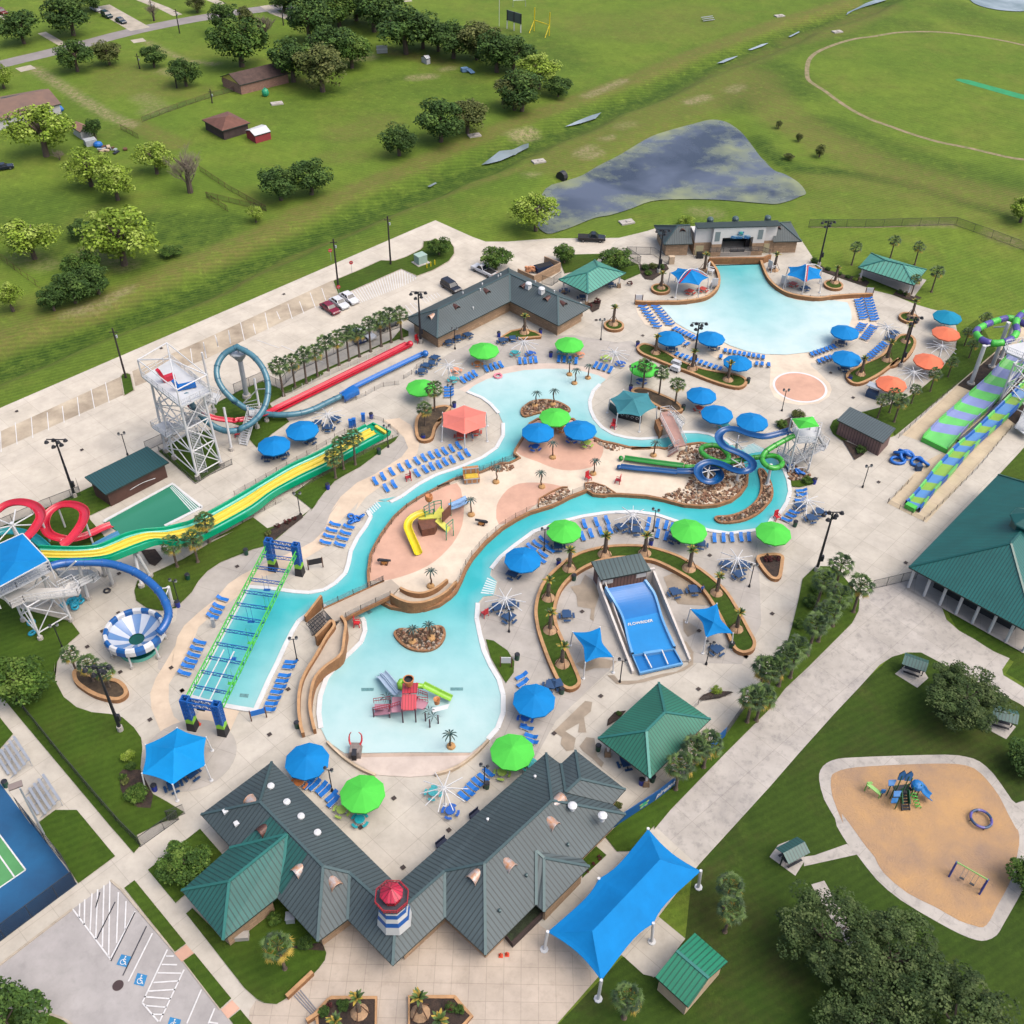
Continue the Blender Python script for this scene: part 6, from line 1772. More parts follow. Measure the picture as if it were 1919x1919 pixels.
#centre slides
t=thing('open_slide','navy blue open slide winding over the rock bed','water slide')
OS('chute','@13 1570,680,6.3 1450,715,6.1 1330,738,5.9 1200,715,5.6 1090,675,5.3 1000,678,5.0 945,725,4.8 955,785,4.5 1010,835,4.2 1100,872,3.9 1180,912,3.7 1232,965,3.5 1215,1018,3.3 1140,1038,3.1 1050,1015,2.8 960,972,2.6 860,955,2.4 780,990,2.2 765,1050,2 810,1110,1.8 890,1125,1.6 950,1085,1.45 935,1030,1.35 870,1010,1.25 780,1022,1.15 680,1035,1.1 560,1030,1.0',1.15,.45,M_NAVY,t)
posts(['@13 1095,1125,0 1130,960,3.2','@13 845,1145,0 858,1010,1.6','@13 1095,900,0 1100,770,3.8'],.22,MW,t)
for s in('@13 858,1015,1.9','@13 1100,775,4.0','@13 1132,960,3.2'):
 p=S(s)[0]
 b=MB()
 for k in range(5):
  b.tube([p,p+VE((cos(k*1.256)*1.7,sin(k*1.256)*1.7,.3))],.08,6)
 b.B('arm_star',MW,t)
OS('run_out','@13 590,1040,.9 400,1020,.85 250,1008,.8 100,990,.75',1.0,.4,M_NAVY,t,2)
MB().ball(S1('@13 92,985',.95),.5,10,6,0,(.8,1,.8)).B('end_cap',M_NAVY,t)
t=thing('tube_slide','bright green tube slide with two coils over the lazy river','water slide')
tube_slide('tube','@13 1590,715,6.4 1500,760,6 1400,815,5.6 1335,865,5.2 1318,925,4.9 1360,975,4.6 1430,992,4.4 1488,960,4.1 1465,908,3.9 1400,885,3.8 1320,895,3.6 1230,905,3.4 1150,918,3.1 1060,938,2.8 960,940,2.5 860,905,2.3 795,850,2.15 810,812,2.05 880,796,1.95 960,812,1.8 1010,860,1.65 1030,905,1.5 980,955,1.3 860,980,1.15 750,984,1.0 640,982,.9',.42,M_SNG,t,mat('flange_green',(44,130,44),.3,.08,1),ring=2.2)
posts(['@13 1358,1150,0 1395,960,4.3','@13 820,960,0 825,890,2','@13 1060,985,0 1065,930,2.4'],.24,MW,t)
OS('run_out','@13 645,985,.8 400,955,.8 120,915,.75',1.0,.4,mat('slide_deep_green',(30,150,50),.3,.06,.5),t,2)
MB().ball(S1('@13 108,908',.95),.5,10,6,0,(.8,1,.8)).B('end_cap',MATS['slide_deep_green'],t)
CT=thing('slide_tower','white stair tower with lime canopy at the river bend','slide tower')
deck('@13 1570,650,6.2 1690,625,6.2 1820,650,6.2 1790,765,6.2 1620,770,6.2',.25,CT)
C=S('@13 1570,570,8.8 1752,550,8.8 1808,636,8.8 1632,656,8.8');ap=S1('@13 1690,590',9.8)
b=MB().add([*C,ap],[(1,0,4),(2,1,4),(3,2,4),(0,3,4)])
b.f=[f if(VE(b.v[f[1]])-VE(b.v[f[0]])).cross(VE(b.v[f[2]])-VE(b.v[f[0]])).z>0 else tuple(reversed(f))for f in b.f]
b.B('canopy',M_GREENF,CT)
for p in C:
 MB().tube([p,VE((p.x,p.y,0))],.14,8).B('leg',MW,CT)
braces([(VE((p.x,p.y,0)),p)for p in C],(.8,5.9),.08,MW,CT)
L1=S('@13 1770,830,3.6 1840,760,3.6 1885,790,3.6 1850,840,3.6')
deck(L1,.15,CT)
stair(S1('@13 1790,700',6.2),S1('@13 1840,790',3.6),1.2,CT)
stair(S1('@13 1800,820',3.6),S1('@13 1590,930',1.6),1.3,CT)
deck('@13 1450,850,1.4 1560,890,1.4 1620,940,1.4 1560,950,1.4 1440,880,1.4',.12,CT)
for s in('@13 1575,1030','@13 1705,1030','@13 1700,940'):
 p=S1(s);MB().tube([p,p+VE((0,0,2))],.16,8).lathe([(.35,0),(.3,.4),(.01,.4)],p,8,1).B('leg',[MW,M_CONC],CT)
#foot bridges
FB=thing('foot_bridge','white railed foot bridge with pink deck over the lazy river','bridge')
q=S('@13 440,560,2.0 555,548,2.0 665,795,2.0 565,810,2.0')
MB().prism(q,1.8,2.0).B('deck',mat('bridge_pink',(196,154,142),.8,.1,.5),FB)
rail([q[0],q[3]],1.1,FB);rail([q[1],q[2]],1.1,FB)
q2=S('@13 440,560,2.0 445,515,2.0 520,505,2.0 555,548,2.0');MB().prism(q2,1.8,2.0).B('deck',MATS['bridge_pink'],FB);rail([q2[0],q2[1],q2[2]],1.1,FB)
stair(S1('@13 520,520',2),S1('@13 640,630',.2),1.4,FB)
stair(S1('@13 600,815',2),S1('@13 510,870',.5),1.6,FB,MATS['bridge_pink'])
MB().prism(S('@13 400,580,1.7 440,560,1.7 470,650,1.7 440,680,1.7'),0,1.7).B('abutment',M_WALLB,FB,uv=True)
for s in('@13 450,700','@13 660,880','@13 560,870'):
 p=S1(s);MB().box((p.x,p.y,.9),(.3,.3,1.8)).B('pier',M_CONC,FB)
MB_=thing('island_bridge','long concrete foot bridge joining the pool island to the landing','bridge')
q=S('@16 1370,965,1.8 1919,712,1.8 @17 160,960,1.8 350,890,1.8 430,960,1.8 345,1045,1.8 0,1210,1.8 @16 1565,1055,1.8 1470,1075,1.8')
MB().prism(q,1.55,1.8).B('deck',mat('bridge_concrete',(200,186,168),.8,.1,.5),MB_)
b=MB().wall([q[1],q[2]],.15,.2,1.8).wall([q[0],q[1]],.15,.2,1.8).wall([q[5],q[6],q[7]],.15,.25,1.8).wall([q[5]+VE((0,-.02,0)),q[6],q[7]],.5,.15,1.3)
b.B('kerb_edge',M_WALLB,MB_,uv=True)
M_RAILB=mat('brown_post',(84,66,54),.7,.1,1)
M_MESH=mat('clear_mesh',(150,150,150),.6,.05,1,alpha=.22)
for ln in([q[0],q[1],q[2]],[q[5],q[6],q[7]]):
 r_=resample(ln,2.3)
 b=MB()
 for p in r_:
  b.tube([p,p+VE((0,0,1.1))],.05,6)
 b.B('rail_posts',M_RAILB,MB_)
 MB().wall(ln,1.0,.02,1.85).B('rail_mesh',M_MESH,MB_)
b=MB()
ro=CS(S('@17 345,1020,2.4 420,1065,2.35 520,1095,2.2 640,1090,2.0 760,1050,1.8 860,985,1.5 935,905,1.2'),4)
b.wall(ro,[p.z for p in ro],.35,0,mtop=1)
b.B('ramp_wall',[M_WALLB,M_WALLT],MB_,uv=True)
b=MB()
ri=CS(S('@17 430,962,2.4 520,1000,2.35 640,1008,2.1 760,960,1.8 855,888,1.3'),4)
b.wall(ri,[p.z for p in ri],.35,0,mtop=1)
b.B('ramp_wall',[M_WALLB,M_WALLT],MB_,uv=True)
b=MB()
n_=min(len(ro),len(ri))
vs=[]
for i in range(n_):
 a_=ro[int(i*(len(ro)-1)/(n_-1))];c_=ri[int(i*(len(ri)-1)/(n_-1))]
 z_=1.78-1.2*i/(n_-1)
 vs+=[(a_.x,a_.y,z_),(c_.x,c_.y,z_)]
b.add(vs,[(2*i,2*i+2,2*i+3,2*i+1)for i in range(n_-1)])
b.B('ramp_floor',MATS['bridge_concrete'],MB_)
RP=thing('landing_ramp','curving brown walled ramp down from the bridge landing','ramp')
rl=CS(S('@16 1300,1210,1.9 1370,1140,2.4 1440,1068,2.5 1468,1110,2.4 1400,1210,2.2 @21 1300,330,1.9 1225,450,1.7 1175,560,1.5 1152,680,1.4 1150,820,1.2 1168,950,1.1 1188,1022,1.0'),4)
MB().wall(rl,[p.z for p in rl],.38,0,mtop=1).B('ramp_wall',[M_WALLB,M_WALLT],RP,uv=True)
rl2=CS(S('@16 1530,1025,2.4 1572,1090,2.4 1560,1200,2.3 @21 1530,310,2.1 1390,420,1.9 1300,520,1.7 1262,640,1.5 1250,780,1.3 1272,910,1.1 1292,990,1.0'),4)
MB().wall(rl2,[p.z for p in rl2],.38,0,mtop=1).B('ramp_wall',[M_WALLB,M_WALLT],RP,uv=True)
vs=[]
n_=20
for i in range(n_):
 a_=rl[12+int(i*(len(rl)-13)/(n_-1))];c_=rl2[int(i*(len(rl2)-1)/(n_-1))]
 z_=1.78-1.6*i/(n_-1)
 vs+=[(a_.x,a_.y,z_),(c_.x,c_.y,z_)]
MB().add(vs,[(2*i,2*i+2,2*i+3,2*i+1)for i in range(n_-1)]).B('ramp_floor',MATS['bridge_concrete'],RP)
MB().wall(S('@16 1215,1085,0 1370,950,0'),[1.2,2.4],.35,0,mtop=1).B('side_wall',[M_WALLB,M_WALLT],RP,uv=True)
stair(S1('@16 1395,1035',1.8),S1('@16 1255,1150',.1),2.3,RP,mat('stair_grey',(150,140,130),.7,.1,1),rails=False,n=9)
b=MB()
for k in range(5):
 a_=S1('@16 1340,1000',1.9).lerp(S1('@16 1420,1075',1.9),k/4);c_=S1('@16 1215,1100',.9).lerp(S1('@16 1300,1195',.9),k/4)
 b.bar(a_,c_,.06)
for k in range(7):
 b.bar(S1('@16 1340,1000',1.9).lerp(S1('@16 1215,1100',.9),k/6),S1('@16 1420,1075',1.9).lerp(S1('@16 1300,1195',.9),k/6),.06)
b.B('handrails',MK,RP)
#rope course
RC=thing('rope_course','green and blue truss obstacle course spanning the activity pool','obstacle course')
HR=5.0
def truss(a,c,hgt,parent,m,name,w=.09,nb=None):
 b=MB()
 n=nb or max(2,int((c-a).length/1.1))
 d_=VE((0,0,-hgt))
 b.bar(a,c,w);b.bar(a+d_,c+d_,w)
 for k in range(n):
  p,q_=a.lerp(c,k/n),a.lerp(c,(k+1)/n)
  b.bar(p if k%2 else p+d_,q_+d_ if k%2 else q_,w*.6)
  b.bar(p,p+d_,w*.6)
 b.bar(c,c+d_,w)
 b.B(name,m,parent)
ra,rb=S('@16 862,380 @21 140,690',HR),S('@16 1140,412 @21 462,755',HR)
truss(ra[0],ra[1],.9,RC,M_LIME,'side_truss',.12)
truss(rb[0],rb[1],.9,RC,M_LIME,'side_truss',.12)
for k in range(11):
 f=(k+.75)/11.6
 truss(ra[0].lerp(ra[1],f)-VE((0,0,.35)),rb[0].lerp(rb[1],f)-VE((0,0,.35)),.55,RC,M_CBLUE,'cross_truss',.08,6)
b=MB()
for(x0,x1)in((.3,.45),(.6,.45)):
 b.bar(ra[0].lerp(rb[0],x0).lerp(ra[1].lerp(rb[1],x0),.7)-VE((0,0,.5)),ra[1].lerp(rb[1],x0)-VE((0,0,.5)),.12)
b.B('beam',MW,RC)
for k,f in enumerate((.2,.32,.42,.55,.66,.8)):
 p=ra[0].lerp(rb[0],.35+.3*(k%2)).lerp(ra[1].lerp(rb[1],.35+.3*(k%2)),f)
 b=MB()
 for dx in(-.3,.3):
  b.bar(p+VE((dx,0,-.6)),p+VE((dx,0,-3.3)),.035)
 b.box(p+VE((0,0,-3.4)),(.9,.4,.1))
 b.B('hanging_step',M_LIME if k%2 else M_CBLUE,RC)
for nm,bases in(('gantry','@16 925,612 1165,652'),('gantry','@21 205,982 478,1030')):
 q=S(bases)
 for p in q:
  o=thing('gantry_tower',None,None);o.parent=RC;o.location=(p.x,p.y,0)
  yw_=yaw(q[0],q[1])
  MB().box((0,0,.75),(1.15,1.15,1.5),yw_,0,.85).B('base',MK,o)
  MB().box((0,0,1.85),(.98,.98,.7),yw_,0,.97).B('band',mat('band_lime',(150,226,60),.5,.05,1),o)
  b=MB()
  cs,sn=cos(yw_),sin(yw_)
  cr4=[VE((x*cs-y*sn,x*sn+y*cs,0))for x,y in((-.42,-.42),(.42,-.42),(.42,.42),(-.42,.42))]
  for i in range(4):
   a_,c_=cr4[i],cr4[(i+1)%4]
   b.bar(a_+VE((0,0,2.2)),a_+VE((0,0,5.8)),.17)
   for k in range(5):
    z0,z1=2.2+k*.72,2.2+(k+1)*.72
    b.bar(a_+VE((0,0,z0)),c_+VE((0,0,z1)),.13)
    b.bar(c_+VE((0,0,z0)),a_+VE((0,0,z1)),.13)
    b.bar(a_+VE((0,0,z1)),c_+VE((0,0,z1)),.12)
  b.B('lattice',M_CBLUE,o)
 for dy in(-.32,.32):
  u_=(q[1]-q[0]).normalized();n2=VE((-u_.y,u_.x,0))*dy
  truss(q[0]+n2+VE((0,0,5.5)),q[1]+n2+VE((0,0,5.5)),.75,RC,M_CBLUE,'gantry_beam',.13,9)
tag(MB().wall(S('@21 245,848 318,862',1.9),.5,.08,2.6).B('screen',MK,RC),None,None)
#right slides
t=thing('mat_slide','wide lime and lavender banded slide at the right edge','water slide')
def band(i,k,n):
 return(int(i/(n-1)*15.99)+0)%2 if 0<k<7 else(int(i/(n-1)*15.99)%2)
PR='@14 1005,775,.5 1225,885,.5 1095,680,.6 1370,715,.6 1190,590,.7 1440,645,.7 1280,512,.8 1520,575,.8 1370,430,1 1605,500,1 1460,350,1.3 1690,410,1.3 1550,272,1.8 1770,330,1.8 1640,180,2.6 1850,240,2.6 1730,80,3.6 1930,140,3.6 1810,0,4.8 2010,50,4.8 1900,-90,6.4 2100,-50,6.4'
ribbon('chute',PR,[(-.02,-.5),(-.02,.7),(.0,.72),(.03,.1),(.25,0),(.5,0),(.75,0),(.97,.1),(1,.72),(1.02,.7),(1.02,-.5)],[M_SLG,M_SLV],lambda i,k,n:int(i/n*13.99)%2,t)
q=S('@14 1000,780,.5 1225,890,.5');MB().bar(q[0]+VE((0,0,0)),q[1],.3,.9).B('end_wall',M_LIME,t)
tag(MB().tube(S('@14 1680,470,.6 1560,600,.6 1400,740,.6 1330,800,.6'),.28,8).B('pipe',mat('dark_pipe',(84,96,112),.5,.1,1)),'dark pipe along the foot of the banded slide','pipe')
t=thing('wave_slide','narrow lime, blue and lavender stepped slide at the right','water slide')
PR='@14 862,1358,.5 970,1418,.5 905,1320,.6 1025,1345,.6 1010,1200,.7 1130,1215,.7 1120,1060,.8 1250,1090,.8 1230,940,.9 1360,960,.9 1330,835,1 1460,850,1 1440,745,1.2 1560,755,1.2 1560,630,1.5 1680,650,1.5 1680,515,2 1800,540,2 1800,395,3 1920,420,3 1930,265,4.4 2050,290,4.4'
ribbon('chute',PR,[(-.12,-.6),(-.12,.55),(0,.5),(.08,0),(.5,0),(.92,0),(1,.5),(1.12,.55),(1.12,-.6)],[M_SLG,M_CBLUE,mat('slide_sky',(96,156,220),.3,.06,.5),mat('slide_olive',(150,196,70),.3,.05,.5)],lambda i,k,n:(0 if int(i/2.2)%2 else 1)if k in(0,1,2,5,6,7)else(3 if int(i/2.2)%2 else 2),t)
q=S('@14 858,1370,.5 945,1415,.5');MB().bar(q[0],q[1],.9,.8).B('end_block',M_LIME,t)
t=thing('tube_slide','purple and lime banded tube slide bend at the right edge','water slide')
tube_slide('tube','@9 2100,900,10 1990,960,9.6 1890,1010,9.3 1845,1080,9.1 1855,1160,8.8 1800,1228,8.5 1700,1262,8.2 1590,1255,7.9 1505,1205,7.7 1492,1150,7.6 1560,1105,7.5 1680,1060,7.4 1800,1040,7.2 1950,1100,7',.62,None,t,step=.5,seg=4,mats=[M_LIME,M_PURP])
for s,z_ in(('@14 1440,285',8.0),('@14 1630,135',9.4),('@14 1710,60',8.6)):
 p=S1(s);MB().tube([p,p+VE((0,0,z_))],.36,12).lathe([(.75,0),(.7,.3),(.01,.32)],p,10,1).B('column',[MW,M_CONC],t)
MB().tube([S1('@14 1440,285')+VE((0,0,7.8)),S1('@9 1850,1225',8)],.14,6).tube([S1('@14 1630,135')+VE((0,0,8.6)),S1('@9 1650,1120',7)],.14,6).B('arm',MW,t)
RTW=thing('slide_tower','white slide tower with crossed braces at the right edge','slide tower')
deck('@9 1740,1290,9 1919,1250,9 2100,1300,9 2100,1420,9 1900,1400,9 1760,1340,9',.3,RTW)
legs=[]
for s in('@14 1685,480','@14 2000,640','@14 2180,380','@14 1900,250'):
 p=S1(s);legs.append((p,p+VE((0,0,8.8))))
 MB().tube([p,p+VE((0,0,8.8))],.2,8).lathe([(.45,0),(.4,.5),(.01,.5)],p,8,1).B('leg',[MW,M_CONC],RTW)
braces(legs,(1,4.8,8.5),.12,MW,RTW)
MB().prism(S('@14 1835,670,1.2 1919,540,1.2 2050,640,1.2 1960,760,1.2'),1.0,1.2).B('landing',M_DECKM,RTW)
stair(S1('@14 1880,700',1.2),S1('@14 1990,450',5.5),1.4,RTW)
#surf simulator
FR=thing('surf_simulator','blue surf simulator with sloping wave bed and pale side walls','surf simulator')
M_FRB=mat('surf_blue',(0,126,208),.4,.06,.3)
M_FRL=mat('surf_pale_blue',(112,180,236),.4,.05,.4)
M_FRM=mat('surf_mid_blue',(24,150,228),.4,.05,.3)
PR='@18 592,712,2.5 908,655,2.5 620,762,1.9 940,700,2.0 665,835,1.3 985,770,1.5 715,925,1.0 1015,860,1.1 745,1010,.85 1040,950,.9 765,1100,.8 1075,1040,.85 785,1180,.8 1110,1120,.8 808,1250,.75 1148,1200,.75'
ribbon('wave_bed',PR,[(-.035,-.6),(-.035,.42),(.02,.42),(.04,.02),(.5,0),(.96,.02),(.98,.42),(1.035,.42),(1.035,-.6)],[M_FRL,M_FRB,M_FRM],lambda i,k,n:(1 if i<n*.47 else 2)if k in(3,4)else 0,FR)
q=S('@18 808,1250,.7 1148,1200,.7 1215,1318,.7 870,1395,.7')
MB().prism(q,.1,.35,0).wall(q,.35,.28,.35,1,closed=True).B('basin',[M_FRB,M_FRL],FR)
b=MB().bar(S1('@18 900,1232',.75),S1('@18 965,1358',.75),.16,.12).bar(S1('@18 1048,1212',.75),S1('@18 1098,1328',.75),.16,.12)
b.B('divider',MW,FR)
q=S('@18 895,1230,.8 1045,1205,.8 1050,1225,.8 905,1248,.8');MB().prism(q,.3,.85).B('step_pad',M_FRL,FR)
b=MB().wall(S('@18 525,705,0 545,770,0 810,1408,0'),[2.2,1.7,.55],.3).wall(S('@18 575,720,0 795,1270,0'),[1.8,.5],.15)
b.wall(S('@18 970,655,0 1275,1310,0'),[2.2,.55],.3).wall(S('@18 525,712,0 590,705,0'),2.4,.3).wall(S('@18 905,655,0 975,640,0'),2.4,.3)
b.B('side_wall',mat('pale_side_wall',(236,228,220),.8,.08,.6),FR)
b=MB().poly(S('@18 535,730,.3 600,730,.3 800,1270,.3 830,1395,.3 800,1400,.3'),.2).poly(S('@18 930,660,.3 975,670,.3 1270,1300,.3 1200,1300,.3'),.2)
b.B('side_channel',M_GREY,FR)
c_=S1('@18 868,988',.9)
d_=S1('@18 950,975',.9)-S1('@18 790,1003',.9)
text_obj('lettering','FLOWRIDER',S1('@18 869,989',.93),(0,0,math.atan2(d_.y,d_.x)),.64,MW,FR,.01,.25,.015)
def leafm(name,c,c2=None):
 return mat(name,c,.75,.22,1.2,col2=c2,spec=.2)
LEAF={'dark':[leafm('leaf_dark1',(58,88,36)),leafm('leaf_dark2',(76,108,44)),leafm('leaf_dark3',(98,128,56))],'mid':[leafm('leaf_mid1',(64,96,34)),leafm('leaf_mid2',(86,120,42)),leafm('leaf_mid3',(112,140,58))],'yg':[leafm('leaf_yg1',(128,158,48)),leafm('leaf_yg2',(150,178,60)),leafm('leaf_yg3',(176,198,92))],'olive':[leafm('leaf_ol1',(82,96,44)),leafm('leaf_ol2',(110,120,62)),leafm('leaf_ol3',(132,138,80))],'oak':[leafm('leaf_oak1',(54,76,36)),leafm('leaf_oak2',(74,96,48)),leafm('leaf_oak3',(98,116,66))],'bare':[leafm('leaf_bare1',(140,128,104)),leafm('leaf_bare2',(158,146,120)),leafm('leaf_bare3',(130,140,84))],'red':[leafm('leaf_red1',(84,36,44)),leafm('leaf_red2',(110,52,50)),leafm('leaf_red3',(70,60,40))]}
M_TRUNK=mat('bark',(110,96,84),.95,.25,3)
M_PTRUNK=mat('palm_trunk',(120,104,90),.95,.3,5)
M_FROND=mat('palm_frond',(54,84,30),.7,.25,2,col2=(34,58,20))
M_FROND2=mat('palm_frond_light',(92,122,50),.7,.2,2)
M_FRONDY=mat('palm_frond_dry',(192,164,60),.8,.25,2)
def crown_mesh(name,kind,seed,clumps=40,leaves=5200,ls=.047,rc=(.15,.36),flat=.8,up=.45,dens_low=.3,spread=.72):
 rnd=random.Random(seed)
 b=MB()
 cl=[]
 for k in range(clumps):
  while True:
   v=VE((rnd.uniform(-1,1),rnd.uniform(-1,1),rnd.uniform(-.9,1)))
   if.25<v.length<1:
    break
  v=v.normalized()*spread*rnd.uniform(.55,1.08)
  v.z*=flat
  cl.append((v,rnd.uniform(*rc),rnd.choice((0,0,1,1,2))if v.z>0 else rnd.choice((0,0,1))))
 for k in range(leaves):
  c,r,m=cl[rnd.randrange(clumps)]
  while True:
   d=VE((rnd.gauss(0,1),rnd.gauss(0,1),rnd.gauss(0,1)))
   if d.length>.1:
    break
  d.normalize()
  if d.z<0 and rnd.random()>dens_low:
   d.z=-d.z
  p=c+d*r*rnd.uniform(.75,1.12)
  p.z*=1
  n=(d*.7+VE((rnd.gauss(0,.5),rnd.gauss(0,.5),up+rnd.gauss(0,.4)))).normalized()
  u=n.cross(VE((rnd.gauss(0,1),rnd.gauss(0,1),rnd.gauss(0,1)))).normalized()
  w_=n.cross(u)
  s=ls*rnd.uniform(.6,1.4)
  mm=m if rnd.random()<.7 else rnd.randrange(3)
  b.add([p+u*s,p+w_*s*.7,p-u*s,p-w_*s*.7],[(0,1,2,3)],mm)
 return b.mesh(name,LEAF[kind])
def bare_mesh(seed):
 rnd=random.Random(seed)
 b=MB()
 def br(p,d,L,r,lv):
  q=p+d*L
  b.tube([p,q],r,4,0,r1=r*.6)
  if lv:
   for k in range(4 if lv>1 else 5):
    dd=(d+VE((rnd.gauss(0,.5),rnd.gauss(0,.5),rnd.uniform(-.1,.5)))).normalized()
    br(p.lerp(q,rnd.uniform(.45,1)),dd,L*rnd.uniform(.55,.8),r*.55,lv-1)
 for k in range(6):
  a=k*1.05
  br(VE((0,0,-.75)),VE((cos(a)*.6,sin(a)*.6,1)).normalized(),.6,.022,4)
 return b.mesh('crown',mat('twig',(150,138,122),.95,.1,3))
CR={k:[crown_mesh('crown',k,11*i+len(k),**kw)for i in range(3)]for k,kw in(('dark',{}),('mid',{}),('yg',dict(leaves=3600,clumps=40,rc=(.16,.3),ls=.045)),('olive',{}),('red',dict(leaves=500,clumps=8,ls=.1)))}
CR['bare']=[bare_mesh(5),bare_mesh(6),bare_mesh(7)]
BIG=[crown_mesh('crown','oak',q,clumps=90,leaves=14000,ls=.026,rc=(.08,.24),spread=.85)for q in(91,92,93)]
tb=MB().tube([(0,0,0),(.02,0,.35),(0,.02,.62)],.055,8,r1=.035)
for k in range(6):
 a=k*1.1
 tb.tube([(0,0,.34+.04*k),(cos(a)*.18,sin(a)*.18,.62+.03*k)],.022,5,r1=.01)
TRUNK=tb.mesh('trunk',M_TRUNK)
tcount=0
def ppm(y):
 return.75*(y+766)/105
def tree(s,wpx,kind,label,group='trees round the park',hk=1.0,big=None,name='tree',trunk=True,lowz=None):
 """s: trunk foot; wpx: crown width in pixels of that crop"""
 global tcount
 t_=TL[int(s.split()[0][1:])]
 x,y=[float(v)for v in s.split()[1].split(',')]
 fy=t_[1]+y/t_[2]
 r=wpx/t_[2]/ppm(fy)/2
 p=S1(s)
 H=r*1.9*hk
 t=thing(name,label,'tree',p,RU(0,6.28),group)
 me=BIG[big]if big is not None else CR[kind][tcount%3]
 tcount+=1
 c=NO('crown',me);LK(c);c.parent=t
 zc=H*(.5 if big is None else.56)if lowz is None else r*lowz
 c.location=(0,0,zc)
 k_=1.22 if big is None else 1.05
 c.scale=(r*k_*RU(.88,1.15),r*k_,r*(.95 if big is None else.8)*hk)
 if trunk:
  k=NO('trunk',TRUNK);LK(k);k.parent=t
  k.scale=(H,H,H*.9)
 return t
